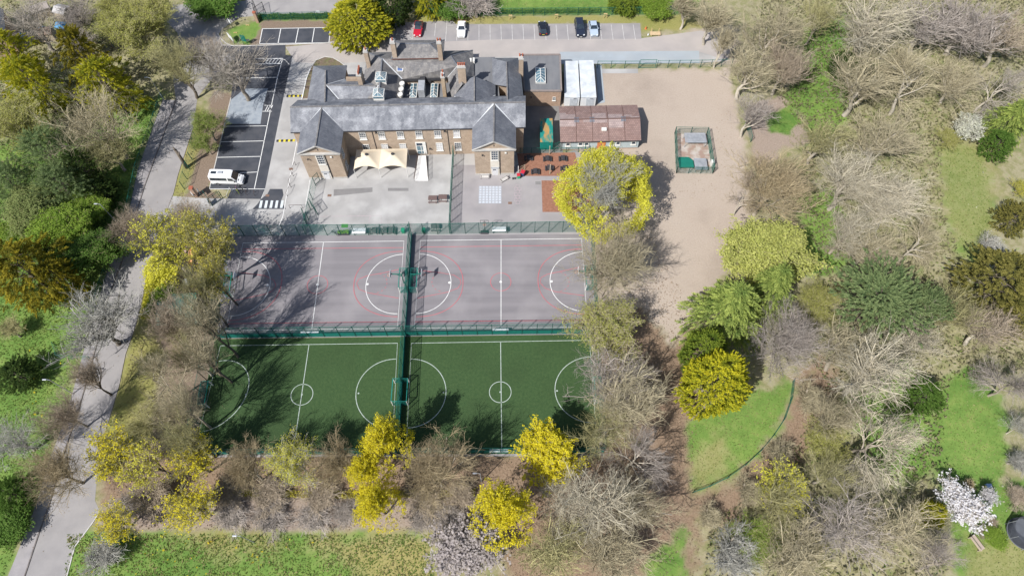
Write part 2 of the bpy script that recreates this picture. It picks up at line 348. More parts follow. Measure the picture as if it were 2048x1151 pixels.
M_dkerb = mat('weathered_kerb', (.12, .105, .10), (.18, .16, .15), 1.0, .9, coords='World')
kerb('kerb', kerb_line, .16, .12, M_dkerb)
kerb('kerb', road_right[1:13], .14, .10, mat('road_kerb', (.30, .28, .27), (.24, .22, .21), 1.0, .9, coords='World'))
kerb('kerb', road_right[14:], .14, .10)
yard = [(530, 378), (566, 200), (581, 130), (585, 112), (571, 94), (660, 86), (760, 86), (800, 78), (1282, 77), (1400, 62), (1470, 70), (1455, 122), (1400, 126), (1122, 128), (1122, 190), (1060, 215), (1060, 330), (905, 330), (900, 470), (300, 470), (330, 430), (346, 392), (400, 396), (455, 397), (522, 398)]
sheet('yard', yard, 0.020, M_yard)
sheet('driveway', [(571, 94), (660, 86), (760, 86), (800, 76), (1282, 77), (1400, 62), (1470, 70), (1455, 122), (1400, 104), (1120, 107), (1050, 112), (640, 128), (590, 124)], 0.024, M_drive)
sheet('car_park', [(758, 84), (792, 46), (905, 42), (912, 49), (1280, 47), (1283, 78), (1000, 79), (880, 84)], 0.028, M_bays)
sheet('car_park', [(419, 378), (454, 230), (462, 196), (470, 118), (446, 104), (445, 92), (480, 93), (571, 89), (571, 110), (585, 112), (581, 130), (566, 200), (530, 378), (522, 398), (455, 397), (462, 380)], 0.030, M_black)
sheet('car_park', [(525, 57), (661, 55), (659, 87), (518, 89)], 0.028, M_black)
sheet('playground', [(905, 330), (1060, 330), (1150, 300), (1185, 330), (1185, 468), (900, 470)], 0.026, M_play)
sheet('yard', [(1046, 180), (1122, 178), (1126, 318), (1046, 330)], 0.032, mat('tarmac_painted_shade', (.20, .19, .185), (.16, .155, .15), .6, .9, coords='World'))  # strip beside the school, its shadow put into a darker tarmac colour
sheet('slab_strip', [(1120, 104), (1398, 102), (1399, 127), (1120, 128)], 0.028, M_slab)
sheet('slab_strip', [(1196, 138), (1276, 138), (1276, 147), (1197, 147)], 0.020, M_yard)
sheet('slab_strip', [(1192, 130), (1203, 130), (1210, 205), (1196, 208)], 0.024, M_slab)
sheet('gravel_bed', [(490, 178), (536, 177), (526, 212), (521, 248), (450, 248), (462, 200)], 0.036, M_stone)
sheet('bark_bed', [(1034, 307), (1150, 305), (1162, 352), (1040, 352)], 0.034, M_bark)
sheet('bark_bed', [(1083, 361), (1205, 361), (1205, 424), (1085, 424)], 0.034, M_bark)
sheet('asphalt_patch', [(540, 378), (565, 378), (567, 390), (562, 402), (572, 418), (505, 418), (515, 408), (522, 398), (535, 388)], 0.034, M_black)
sheet('tarmac_patch', [(668, 379), (745, 375), (745, 384), (667, 392)], 0.030, M_patch)
sheet('tarmac_patch', [(776, 376), (817, 376), (817, 382), (776, 382)], 0.030, M_patch)
sheet('court', [(455, 470), (1182, 463), (1190, 560), (1196, 668), (433, 677)], 0.014, M_court)
sheet('pitch', [(430, 678), (1190, 668), (1208, 910), (388, 912)], 0.018, M_turf)
sheet('concrete_edge', [(390, 909), (1208, 906), (1209, 911), (388, 914)], 0.026, M_pave)
# planted island beside the school, kerbed
isl = [(604, 198), (612, 160), (622, 136), (632, 121), (650, 114), (666, 116), (680, 124), (690, 132), (640, 150), (620, 196)]
sheet('planting_bed', isl, 0.040, mat('bed_soil', (.17, .13, .095), (.12, .09, .065), 2.0, .95, c3=(.10, .14, .03), scale3=.8, coords='World', bump=.5))
kerb('kerb', isl[:8], .15, .10)
kerb('kerb', [(419, 378), (454, 230), (462, 196)], .16, .10)
kerb('kerb', [(436, 68), (440, 76), (452, 87), (464, 92), (495, 92), (560, 90), (645, 87), (672, 84)], .18, .12)
kerb('kerb', [(462, 121), (525, 117), (533, 122), (534, 128)], .12, .08)
kerb('kerb', [(557, 118), (570, 120), (579, 130)], .12, .08)
# markings
def mark(name, mats, fn):
    b = MB(); fn(b); o = b.build(name, mats); tag(o, kind='structure'); return o
ZM = 0.042
def left_bays(b):
    strip_px(b, [(419, 377), (454, 230), (462, 197)], .14, ZM); strip_px(b, [(420, 378), (530, 378), (523, 397)], .12, ZM)
    strip_px(b, [(509, 377), (544, 206), (555, 155), (565, 119)], .14, ZM)
    for a, c in (((447, 253), (535, 252)), ((442, 284), (529, 282)), ((435, 315), (523, 313)), ((480, 346), (516, 344)), ((474, 157), (556, 155)), ((535, 183), (551, 183)), ((476, 129), (562, 128)), ((505, 118), (566, 117))):
        strip_px(b, [a, c], .13, ZM)
    for x0, y0, x1, y1, xa, xb in ((527, 118, 566, 127, 6.6, 6), (526, 211, 546, 223, 4.6, 6)):
        strip_px(b, [(x0 - 1 if y0 > 200 else x0 + 6, y1), (x1 - 2, y1)], .12, ZM); strip_px(b, [(x0 + 3, y0), (x1, y0)], .12, ZM)
        for k in range(5 if y0 < 200 else 3): strip_px(b, [(x0 + 4 + k * xa, y1 - .5), (x0 + 4 + k * xa + xb, y0 + .5)], .16, ZM)
mark('parking_lines', M_white, left_bays)
def top_bays(b):
    strip_px(b, [(525, 58), (661, 55.5)], .15, ZM); strip_px(b, [(519, 88), (658, 86)], .15, ZM)
    for a, c in (((525, 58), (519, 88)), ((562, 57), (556, 88)), ((597, 57), (591, 87)), ((629, 56), (624, 87)), ((661, 55.5), (658, 86))): strip_px(b, [a, c], .15, ZM)
mark('parking_lines', M_white, top_bays)
def main_bays(b):
    for a, c in (((872, 43), (869, 73)), ((894, 43), (891, 83)), ((895, 51), (907, 51))): strip_px(b, [a, c], .11, ZM)
    for k in range(18):
        xt = 913.5 + 22.05 * k if k else 914; xb = 913.3 + 22.35 * k
        if k > 16: break
        strip_px(b, [(xt + (0.4 if k < 4 else 0), 50), (xb, 81.5 - .1 * k)], .11, ZM)
    for a, c in (((791, 46), (786, 78)), ((800, 48), (790, 76)), ((818, 53), (818, 75)), ((826, 52), (825, 80)), ((800, 60), (826, 80)), ((806, 52), (826, 67)), ((792, 66), (818, 80))): strip_px(b, [a, c], .09, ZM)
mark('parking_lines', M_wline, main_bays)
def zebra(b):
    for k in range(5):
        x = 517.5 + 10.6 * k; p = [(x, 416), (x + 5.2, 416), (x + 8.4 - .2 * k, 401), (x + 3.6 - .2 * k, 401)]
        b.face([(*P(*q)[:2], ZM) for q in p])
mark('zebra_crossing', mat('zebra_paint', (.58, .62, .63), (.46, .50, .52), 2.0, .7, coords='World'), zebra)
mark('lane_line', M_white, lambda b: (strip_px(b, [(594, 284), (585, 330), (574, 385), (570, 410), (566, 432), (558, 452), (545, 462), (510, 467)], .13, ZM), strip_px(b, [(620, 360), (614, 395), (611, 412)], .10, ZM), strip_px(b, [(608, 425), (585, 445), (560, 456)], .08, ZM)))
mark('lane_line', M_white, lambda b: strip_px(b, [(604, 200), (613, 158), (621, 138)], .18, .135))
def pitch_rect(b, tl, tr, br, bl, wdt, m=0, half=True):
    A, B, C, D = [P(*p)[:2] for p in (tl, tr, br, bl)]
    strip(b, [A, B, C, D], wdt, ZM, m, closed=True)
    if half: strip(b, [(A + B) / 2, (C + D) / 2], wdt, ZM, m)
    return A, B, C, D
def dee(b, A, B, apex, wdt, m=0, pw=2.0):                       # A, B ends on the goal line, apex farthest from it
    A, B, K = [P(*p)[:2] for p in (A, B, apex)]; Cc = (A + B) / 2; u = (A - B) / 2; v = K - Cc
    strip(b, [Cc + u * math.copysign(abs(math.cos(t)) ** (2 / pw), math.cos(t)) + v * abs(math.sin(t)) ** (2 / pw) for t in np.linspace(0, math.pi, 41)], wdt, ZM, m)
def disc(b, c, r, z=ZM, m=0, n=14):
    p = P(*c); b.face([(p[0] + r * math.cos(2 * math.pi * k / n), p[1] + r * math.sin(2 * math.pi * k / n), z + .004) for k in range(n)], m)
def circle(b, c, r, wdt, m=0):
    p = P(*c); strip(b, [(p[0] + r * math.cos(t), p[1] + r * math.sin(t)) for t in np.linspace(0, 2 * math.pi, 41)[:-1]], wdt, ZM - .004 if m else ZM, m, closed=True)
def court_left(b):
    pitch_rect(b, (486, 486), (808, 482), (795, 656), (452, 661), .11)
    dee(b, (483, 513), (459, 632), (540, 571), .11); dee(b, (806, 508.5), (795, 627), (732, 569), .11)
    for c in ((535, 570), (735, 568), (635, 569)): disc(b, c, .22)
def court_right(b):
    pitch_rect(b, (841, 481), (1163, 477), (1175, 654), (829, 655.5), .11)
    dee(b, (840, 508), (832, 626.5), (902, 566), .11); dee(b, (1164, 504), (1171, 622), (1100, 563), .11)
    for c in ((899, 565), (1103, 562.5), (1001.5, 563.5)): disc(b, c, .22)
mark('court_markings', M_white, court_left); mark('court_markings', M_white, court_right)
def red_left(b):
    dee(b, (485, 503), (458, 641), (563, 566), .12, pw=2.2); dee(b, (806, 502.5), (795, 633), (708, 566), .12, pw=2.2); circle(b, (635, 569), 1.75, .1, 1)
    strip_px(b, [(486, 498), (808, 495)], .1, ZM - .004); strip_px(b, [(456, 647), (797, 643)], .12, ZM - .004)
    for q in ([(481, 545), (500, 547), (530, 551), (548, 560), (552, 570), (546, 581), (530, 588), (468, 601)], [(800, 538), (770, 545), (735, 551), (718, 558), (713, 566), (718, 578), (735, 585), (797, 596)]): strip_px(b, q, .1, ZM - .004)
    p = P(752, 566)[:2]
    for k in range(7): strip(b, [p + 1.9 * np.array((math.cos(t), math.sin(t))) for t in (-1.4 + k * .42, -1.2 + k * .42)], .08, ZM - .004)
def red_right(b):
    dee(b, (840, 502), (832, 633), (926, 566), .12, pw=2.2); dee(b, (1164, 498), (1171, 628), (1076, 561), .12, pw=2.2); circle(b, (1001.5, 563.5), 1.75, .1, 1)
    strip_px(b, [(841, 494), (1163, 490)], .1, ZM - .004); strip_px(b, [(830, 643), (1173, 640)], .12, ZM - .004)
    for q in ([(842, 541), (880, 545), (908, 550), (920, 558), (922, 566), (916, 576), (895, 584), (835, 596)], [(1160, 534), (1120, 543), (1095, 548), (1082, 555), (1080, 565), (1090, 576), (1110, 583), (1168, 591)]): strip_px(b, q, .1, ZM - .004)
    for cx, s in ((886, 1), (1116, -1)):
        p = P(cx, 563)[:2]
        for k in range(7): strip(b, [p + 1.9 * np.array((-s * math.cos(t), math.sin(t))) for t in (-1.4 + k * .42, -1.2 + k * .42)], .08, ZM - .004)
mark('netball_markings', [M_red, M_red], red_left); mark('netball_markings', [M_red, M_red], red_right)
M_tline = mat('turf_line', (.40, .45, .42), (.27, .33, .28), 2.5, .9, coords='World')
def turf_left(b):
    pitch_rect(b, (441, 691), (795, 686), (784, 905), (388, 908), .12)
    dee(b, (438, 722), (408, 862), (497, 775), .12); dee(b, (792, 717.5), (785, 857), (712, 786), .12); circle(b, (604, 788.5), 1.72, .11)
    for c in ((492, 788), (717, 786), (604, 788.5)): disc(b, c, .14)
def turf_right(b):
    pitch_rect(b, (823, 686), (1179, 680), (1195, 902), (812, 905), .12)
    dee(b, (822, 717.5), (814, 855), (892, 784), .12); dee(b, (1181, 713), (1192, 845), (1110, 781), .12); circle(b, (1000.5, 783.5), 1.72, .11)
    for c in ((887, 784.5), (1114, 781), (1000.5, 783.5)): disc(b, c, .14)
mark('pitch_markings', M_tline, turf_left); mark('pitch_markings', M_tline, turf_right)
# number square and hopscotch on the playground
def text_mesh(txt, size):
    cu = bpy.data.curves.new('t', 'FONT'); cu.body = txt; cu.size = size; cu.align_x = 'CENTER'; cu.align_y = 'CENTER'
    o = bpy.data.objects.new('t', cu); COL.objects.link(o); dg = bpy.context.evaluated_depsgraph_get(); dg.update()
    me = bpy.data.meshes.new_from_object(o.evaluated_get(dg)); v = [tuple(q.co) for q in me.vertices]; f = [tuple(p.vertices) for p in me.polygons]
    bpy.data.objects.remove(o); bpy.data.curves.remove(cu); bpy.data.meshes.remove(me); return v, f
def add_text(b, txt, o, ux, uy, size, m=0):
    v, f = text_mesh(txt, size); i = len(b.v); o = np.asarray(o, float); ux = np.asarray(ux, float); uy = np.asarray(uy, float)
    b.v += [tuple(o + ux * p[0] + uy * p[1]) for p in v]; b.f += [tuple(i + k for k in q) for q in f]; b.m += [m] * len(f)
def numbers(b):
    A, B, C, D = [P(*p)[:2] for p in ((958, 372), (1003, 372), (1003, 407), (957, 407))]
    b.face([(*q, ZM - .006) for q in (D, C, B, A)], 1)
    for r in range(7):
        for c in range(7):
            u, v = (c + .5) / 7, (r + .5) / 7; q = A * (1 - u) * (1 - v) + B * u * (1 - v) + C * u * v + D * (1 - u) * v
            wv = .21; b.face([(q[0] - wv, q[1] - wv, ZM - .002), (q[0] + wv, q[1] - wv, ZM - .002), (q[0] + wv, q[1] + wv, ZM - .002), (q[0] - wv, q[1] + wv, ZM - .002)], 2)
            add_text(b, str(r * 7 + c + 1), (q[0], q[1], ZM + .003), (1, 0, 0), (0, 1, 0), .40, 0)
mark('number_square', [mat('number_white', (.62, .64, .67), None, 1, .7), mat('number_base', (.325, .335, .365), (.29, .30, .325), 2, .8), mat('number_cell', (.37, .43, .50), (.40, .41, .45), 3, .8)], numbers)
def hop(b):
    for k, two in enumerate((0, 1, 0, 1, 0, 1, 0)):
        y = 372.5 + 5.4 * k
        for x in ((1032.5, 1038.5) if two else (1035.5,)):
            c = P(x, y); r = .33; strip(b, [(c[0] - r, c[1] - r), (c[0] + r, c[1] - r), (c[0] + r, c[1] + r), (c[0] - r, c[1] + r)], .07, ZM, 0, True)
mark('hopscotch', M_faint, hop)
mark('goal_area_lines', M_faint, lambda b: (strip_px(b, [(640, 433), (763, 431), (763, 446)], .07, ZM), strip_px(b, [(741, 432), (738, 446)], .07, ZM)))
M_cover = mat('manhole_iron', (.20, .12, .085), (.15, .10, .08), 3, .8)
for x, y, wv in ((659, 391, .5), (1020, 406, .5), (1076, 366, .7), (535, 391, .5), (582, 338, .5)):
    b = MB(); c = P(x, y); b.box((c[0], c[1], .04), (wv * 1.4, wv, .03)); b.box((c[0], c[1], .058), (wv * 1.2, wv * .8, .012))
    tag(b.build('manhole_cover', M_cover if wv < .6 else M_patch, bevel=.01), {659: 'rusty square manhole cover below the two dark tarmac patches', 1020: 'rusty square manhole cover between number square and hopscotch', 1076: 'grey drain cover beside the corner of the lower bark bed', 535: 'pale worn manhole cover in the dark asphalt above the zebra crossing', 582: 'brown manhole cover beside the white railings of the lane'}[x], 'manhole cover')
# ---------------------------------------------------------------- buildings
M_slate = mat('slate_roof', (.150, .158, .178), (.205, .214, .234), .9, .75, c3=(.40, .41, .43), scale3=.55, amt3=.75, brick=(.3, .2, (.7, .7, .72), 'flat'), stretch=(2.2, .45, 1), bump=.25, bscale=6)
M_slate2 = mat('slate_dark', (.135, .143, .163), (.17, .178, .198), 1.1, .75, c3=(.26, .27, .29), scale3=.4, amt3=.6, brick=(.3, .2, (.7, .7, .72), 'flat'), bump=.25, bscale=6)
M_slate3 = mat('slate_lichen', (.20, .19, .185), (.15, .148, .152), 1.2, .85, c3=(.30, .285, .27), scale3=.8, amt3=.8, brick=(.3, .2, (.7, .7, .7), 'flat'), stretch=(2.5, .7, 1), bump=.25, bscale=6)
M_brick = mat('yellow_brick', (.47, .375, .29), (.40, .315, .24), 1.2, .9, c3=(.33, .26, .20), scale3=.3, amt3=.5, brick=(.24, .085, (.72, .70, .66), 'wall'))
M_rbrick = mat('red_brick', (.46, .32, .235), (.40, .28, .205), 1.2, .9, c3=(.32, .245, .185), scale3=.3, brick=(.24, .085, (.75, .72, .68), 'wall'))
M_felt = mat('grey_roof_felt', (.155, .158, .168), (.13, .134, .145), .5, .9, c3=(.20, .20, .205), scale3=.3, stretch=(3, .4, 1))
M_lead = mat('lead_flashing', (.58, .60, .62), (.48, .50, .52), 2, .6)
M_trim = mat('white_trim', (.66, .65, .62), (.58, .57, .54), 2, .6)
M_gut = mat('dark_gutter', (.045, .045, .05), None, 2, .5)
M_glass = mat('window_glass', (.018, .03, .05), (.03, .05, .08), 1.5, .08, spec=.8)
M_glassb = mat('roof_glass', (.07, .13, .17), (.14, .22, .26), 2.0, .1, spec=.8)
M_blind = mat('white_blind', (.60, .60, .60), (.50, .50, .52), 3, .8)
M_pot = mat('clay_pot', (.36, .12, .07), (.28, .09, .055), 3, .8)
M_stonew = mat('rendered_band', (.44, .425, .40), (.36, .35, .335), 1.5, .85)
M_cream = mat('cream_panel', (.60, .565, .50), (.54, .50, .44), 2, .6)
M_metal = mat('galvanised_metal', (.42, .44, .47), (.34, .36, .39), 2, .45, metal=.3)
M_blackp = mat('black_paint', (.018, .018, .02), None, 3, .5)
def adopt(o, parent):
    o.parent = parent; o.matrix_parent_inverse = (Matrix.Translation(parent.location) @ Matrix.Rotation(parent.rotation_euler.z, 4, 'Z')).inverted(); return o
def part(b, name, m, thing, **k): return adopt(b.build(name, m, **k), thing)
def sub(b, name, m, prt, **k): o = b.build(name, m, **k); o.parent = prt; return o
def slab(b, pts, t=.14, m=0):
    pts = [np.asarray(p, float) for p in pts]; n = len(pts)
    nz = sum((pts[k][0] * pts[(k + 1) % n][1] - pts[(k + 1) % n][0] * pts[k][1]) for k in range(n))
    if nz < 0: pts = pts[::-1]
    i = len(b.v); b.v += [tuple(p) for p in pts] + [(p[0], p[1], p[2] - t) for p in pts]
    b.f.append(tuple(i + k for k in range(n))); b.f.append(tuple(i + n + k for k in range(n))[::-1]); b.m += [m, m]
    for k in range(n): b.f.append((i + k, i + n + k, i + n + (k + 1) % n, i + (k + 1) % n)); b.m.append(m)
def roof(thing, name, polys, m, t=.14):
    b = MB()
    for p in polys: slab(b, p, t)
    return part(b, name, m, thing)
def window(thing, c, u, n, wd, ht, nx=2, ny=3, blind=0.0, name='window', sill=True, frame=M_trim, glass=M_glass, fw=.08):
    c = np.asarray(c, float); u = np.asarray((u[0], u[1], 0.0)); u /= np.linalg.norm(u); n = np.asarray((n[0], n[1], 0.0)); n /= np.linalg.norm(n); up = np.array((0, 0, 1.0))
    q = lambda a, h, d: c + u * a + up * h + n * d
    b = MB(); t = .05
    for s in (-1, 1):
        b.bar(q(s * (wd / 2 - fw / 2), -ht / 2, t), q(s * (wd / 2 - fw / 2), ht / 2, t), fw, .10)
        b.bar(q(-wd / 2 + fw, s * (ht / 2 - fw / 2), t), q(wd / 2 - fw, s * (ht / 2 - fw / 2), t), .10, fw)
    for k in range(1, nx): a = -wd / 2 + wd * k / nx; b.bar(q(a, -ht / 2 + fw, t), q(a, ht / 2 - fw, t), .045, .07)
    for k in range(1, ny): h = -ht / 2 + ht * k / ny; b.bar(q(-wd / 2 + fw, h, t + .003), q(wd / 2 - fw, h, t + .003), .05, .05)
    if sill: b.bar(q(-wd / 2 - .08, -ht / 2 - .06, .09), q(wd / 2 + .08, -ht / 2 - .06, .09), .22, .10)
    o = part(b, name, frame, thing)
    g = MB(); g.face([q(-wd / 2 + fw, -ht / 2 + fw, .03), q(wd / 2 - fw, -ht / 2 + fw, .03), q(wd / 2 - fw, ht / 2 - fw, .03), q(-wd / 2 + fw, ht / 2 - fw, .03)])
    sub(g, 'pane', glass, o)
    if blind:
        g = MB(); h1 = -ht / 2 + fw + blind * (ht - 2 * fw); g.face([q(-wd / 2 + fw, -ht / 2 + fw, .036), q(wd / 2 - fw, -ht / 2 + fw, .036), q(wd / 2 - fw, h1, .036), q(-wd / 2 + fw, h1, .036)])
        sub(g, 'blind', M_blind, o)
    return o
def chimney(prt, top, base_z, wx, wy, pots=2, m=None, name='chimney', along='x', capm=None):
    x, y, z = top; b = MB(); b.box((x, y, (z + base_z) / 2 - .2), (wx, wy, z - base_z - .4), m=0); b.box((x, y, z - .28), (wx + .16, wy + .16, .24), m=1); b.box((x, y, z - .08), (wx - .06, wy - .06, .16), m=1)
    for k in range(pots):
        d = (k - (pots - 1) / 2) * ((wx if along == 'x' else wy) - .3) / max(pots - 1, 1)
        b.lathe((x + (d if along == 'x' else 0), y + (d if along == 'y' else 0), z), [(.15, 0), (.13, .35), (.17, .42), (.17, .5)], 8, 2)
    return sub(b, name, [m or M_brick, capm or M_stonew, M_pot], prt)
school = empty('school_building', (*P(820, 313)[:2], 0), 'large two-storey brick school with grey slate roofs, two gabled front wings and tall chimneys', 'building')
ZE = 7.6
eFL, eFR, eBL, eBR = P(581, 264.5, ZE), P(1051, 254, ZE), P(594, 200.7, ZE), P(1050, 191.6, ZE)
eBL[0] = eFL[0] + .1; eBR[0] = eFR[0] + .1
rL = on_y(581, 215.5, (eFL[1] + eBL[1]) / 2); rR = on_y(1051, 203, (eFR[1] + eBR[1]) / 2)
ZR = (rL[2] + rR[2]) / 2; rL[2] = rR[2] = ZR
rL[0] = eFL[0]; rR[0] = eFR[0]
uF = (eFR - eFL)[:2]; uF /= np.hypot(*uF); vB = np.array((-uF[1], uF[0]))
def off(p, a, d): return np.array((p[0] + uF[0] * a + vB[0] * d, p[1] + uF[1] * a + vB[1] * d, p[2]))
up1 = np.array((0, 0, .02))
main_roof = roof(school, 'main_roof', [(eFL, eFR, rR, rL), (rL + up1, rR + up1, eBR, eBL)], M_slate)
fp = [off(eFL, .3, .35), off(eFR, -.3, .35), off(eBR, -.3, -.35), off(eBL, .3, -.35)]
b = MB(); b.prism([p[:2] for p in fp], 0, ZE - .06)
for s, r in ((fp[0], rL), (fp[1], rR)):
    q = fp[3] if s is fp[0] else fp[2]
    b.face([(s[0], s[1], ZE - .06), (q[0], q[1], ZE - .06), (((s + q) / 2)[0], ((s + q) / 2)[1], ZR - .15)])
part(b, 'brick_wall', M_brick, school)
A0, A1 = fp[0][:2], fp[1][:2]
nF = -vB
b = MB(); b.bar(off(eFL, 0, -.06) - up1 * 5, off(eFR, 0, -.06) - up1 * 5, .12); b.bar(off(eBL, 0, .06) - up1 * 5, off(eBR, 0, .06) - up1 * 5, .12); part(b, 'gutter', M_gut, school)
b = MB(); b.bar(rL + up1 * 2, rR + up1 * 2, .30, .10); part(b, 'ridge_tiles', M_slate3, school)
# wings
WING = {'l': dict(top=(642.6, 213.8), ap=(631, 293), le=((600.5, 263.4), (593, 309.6)), re=((687, 261.7), (680.3, 308)), col=(639.3, 656.5)),
        'r': dict(top=(986.7, 206.4), ap=(985.9, 284), le=((944.6, 256), (943.8, 301.3)), re=((1032, 254.3), (1032, 299.7)), col=(989.0, 990.6))}
for k, W in WING.items():
    lf, rf = P(*W['le'][1], ZE), P(*W['re'][1], ZE); lb, rb = P(*W['le'][0], ZE), P(*W['re'][0], ZE)
    mid = (lf + rf) / 2; ap = on_y(*W['ap'], mid[1]); tp = P(*W['top'], ZR + .02)
    apz = ZR - .05; ap = np.array((mid[0], mid[1], min(max(ap[2], ZR - .9), ZR)))
    tp[0] = ((lb + rb) / 2)[0]; tp[2] = ap[2] + .03
    bk = 0.5 * (rL[1] + rR[1])
    lbi = np.array((lb[0], lb[1] + .25, ZE + .02)); rbi = np.array((rb[0], rb[1] + .25, ZE + .02))
    wr = roof(school, 'wing_roof', [(lf, ap, tp, lbi), (ap + up1, rf, rbi, tp + up1)], M_slate2)
    b = MB(); b.bar(ap + up1 * 2, tp + up1 * 2, .24, .09)
    sub(b, 'ridge_tiles', M_slate3, wr)
    [sub(MB().bar(q_ + up1 * 3, tp + up1 * 3, .23, .06), 'valley_flashing', M_lead, wr) for q_ in (lbi, rbi)]
    yb = (fp[0][1] + fp[1][1]) / 2 + .5
    a_, c_ = np.array((lf[0] + .35, lf[1] + .45)), np.array((rf[0] - .35, rf[1] + .45))
    d_, e_ = np.array((rb[0] - .35, rb[1] + .6)), np.array((lb[0] + .35, lb[1] + .6))
    b = MB(); b.prism([a_, c_, d_, e_], 0, ZE - .05); b.face([(*a_, ZE - .05), (*c_, ZE - .05), (*((a_ + c_) / 2), ap[2] - .18)]); part(b, 'brick_wall', M_brick, school)
    b = MB(); b.bar((lf[0] + .05, lf[1] + .22, ZE - .1), (rf[0] - .05, rf[1] + .22, ZE - .1), .5, .22)
    b.bar((lf[0], lf[1] + .04, lf[2]), (ap[0], ap[1] + .04, ap[2]), .14, .2); b.bar((ap[0], ap[1] + .04, ap[2]), (rf[0], rf[1] + .04, rf[2]), .14, .2); part(b, 'pediment', M_stonew, school)
    b = MB(); b.bar((*((a_ + c_) / 2 + np.array((0, -.02))), ZE + .5), (*((a_ + c_) / 2 + np.array((0, -.02))), ZE + .95), .14, .06); part(b, 'gable_vent', M_gut, school)
    b = MB(); b.prism([a_ + (-.06, -.06), c_ + (.06, -.06), c_ + (.06, .3), a_ + (-.06, .3)], 0, .45); part(b, 'plinth', M_stonew, school)
    u_ = c_ - a_; u_ /= np.hypot(*u_); n_ = np.array((u_[1], -u_[0]))
    cx = on_plane(W['col'][0], 312, a_, c_)[0]; cb = P(W['col'][1], 356)[0]; cx = (cx + cb) / 2
    base = a_ + u_ * ((cx - a_[0]) / u_[0])
    b = MB(); b.bar((*(base + n_ * .04), 0.0), (*(base + n_ * .04), ZE - .28), 1.62, .10); part(b, 'door_surround', M_cream, school)
    window(school, (*(base + n_ * .10), 5.75), u_, n_, 1.25, 2.5, 3, 4, name='sash_window')
    b = MB(); b.bar((*(base + n_ * .11), 0.05), (*(base + n_ * .11), 2.0), 1.1, .06); dr = part(b, 'door', M_blind, school)
    b = MB(); b.bar((*(base + n_ * .16), 2.12), (*(base + n_ * .16), 2.38), 1.5, .18); sub(b, 'door_canopy', M_metal, dr)
    b = MB()
    for q in (-.3, -.1, .1, .3): b.face([(*(base + u_ * (q - .08) + n_ * .145), 1.45), (*(base + u_ * (q + .08) + n_ * .145), 1.45), (*(base + u_ * (q + .08) + n_ * .145), 1.78), (*(base + u_ * (q - .08) + n_ * .145), 1.78)])
    sub(b, 'pane', M_glass, dr)
    b = MB(); p = base + u_ * .95 + n_ * .06; b.tube([(*p, .1), (*p, ZE - .3)], .05, 6); part(b, 'drainpipe', M_gut, school)
    b = MB(); p = base - u_ * 2.2 + n_ * .25; b.box((*p, 6.0), (.22, .3, .22)); part(b, 'wall_lamp', M_gut, school, bevel=.03)
    b = MB(); p = base + u_ * 2.0 + n_ * .12; b.box((*p, 6.4), (.35, .16, .35)); part(b, 'alarm_box', M_trim, school, bevel=.03)
    sx = d_ - c_; sx /= np.hypot(*sx)
    for q, hz in ((1.6, 5.4), (1.6, 2.0)): window(school, (*(c_ + sx * q + np.array((.03, 0))), hz), sx, (1, 0), 1.1, 1.7, 2, 3, name='side_window')
# front windows and doors
for px, py, bl in ((725.2, 270, .3), (763.1, 269.1, .35), (800.8, 269.1, .35), (837.8, 267.5, .35), (875.3, 267.5, .35), (913.3, 266.7, .8)):
    c = on_plane(px, py + .5, A0, A1); c[2] = 5.85; window(school, c, uF, nF, 1.25, 1.95, 3, 4, bl, 'sash_window')
for px, py, bl in ((732.3, 293.9, 0), (769.7, 293.1, .9), (806, 293, .9), (879.4, 293.9, .95), (916.2, 293.1, .15)):
    c = on_plane(px, py + .5, A0, A1); c[2] = 2.35; window(school, c, uF, nF, 1.25, 2.15, 3, 4, bl, 'sash_window')
c = on_plane(843, 298, A0, A1); q = np.array((c[0], c[1]))
b = MB(); b.bar((*(q + nF * .08), .5), (*(q + nF * .08), 3.75), 1.9, .16); ent = part(b, 'entrance_frame', M_trim, school)
b = MB(); b.face([(*(q + uF * a + nF * .17), h) for a, h in ((-.75, .6), (.75, .6), (.75, 2.75), (-.75, 2.75))]); sub(b, 'door_glass', M_glassb, ent)
b = MB(); b.bar((*(q + nF * .2), .6), (*(q + nF * .2), 2.75), .1, .05); b.bar((*(q - uF * .75 + nF * .2), 1.5), (*(q + uF * .75 + nF * .2), 1.5), .05, .08); sub(b, 'door_rail', M_trim, ent)
b = MB(); b.face([(*(q + uF * a + nF * .17), h) for a, h in ((-.75, 2.9), (.75, 2.9), (.75, 3.6), (-.75, 3.6))]); sub(b, 'fanlight', M_glass, ent)
for px, py0 in ((747, 263), (896, 258)):
    p = on_plane(px, 275, A0, A1); p2 = np.array(p[:2]) + nF * .07; b = MB(); b.tube([(*p2, .05), (*p2, ZE - .2)], .055, 6); part(b, 'drainpipe', M_gut, school)
for px, py in ((752, 264), (889, 261), (778, 293), (860, 296)):
    p = on_plane(px, py, A0, A1); b = MB(); b.box((p[0], p[1] - .2, p[2]), (.3, .34, .2)); part(b, 'wall_lamp', M_gut if py < 300 else M_trim, school, bevel=.03)
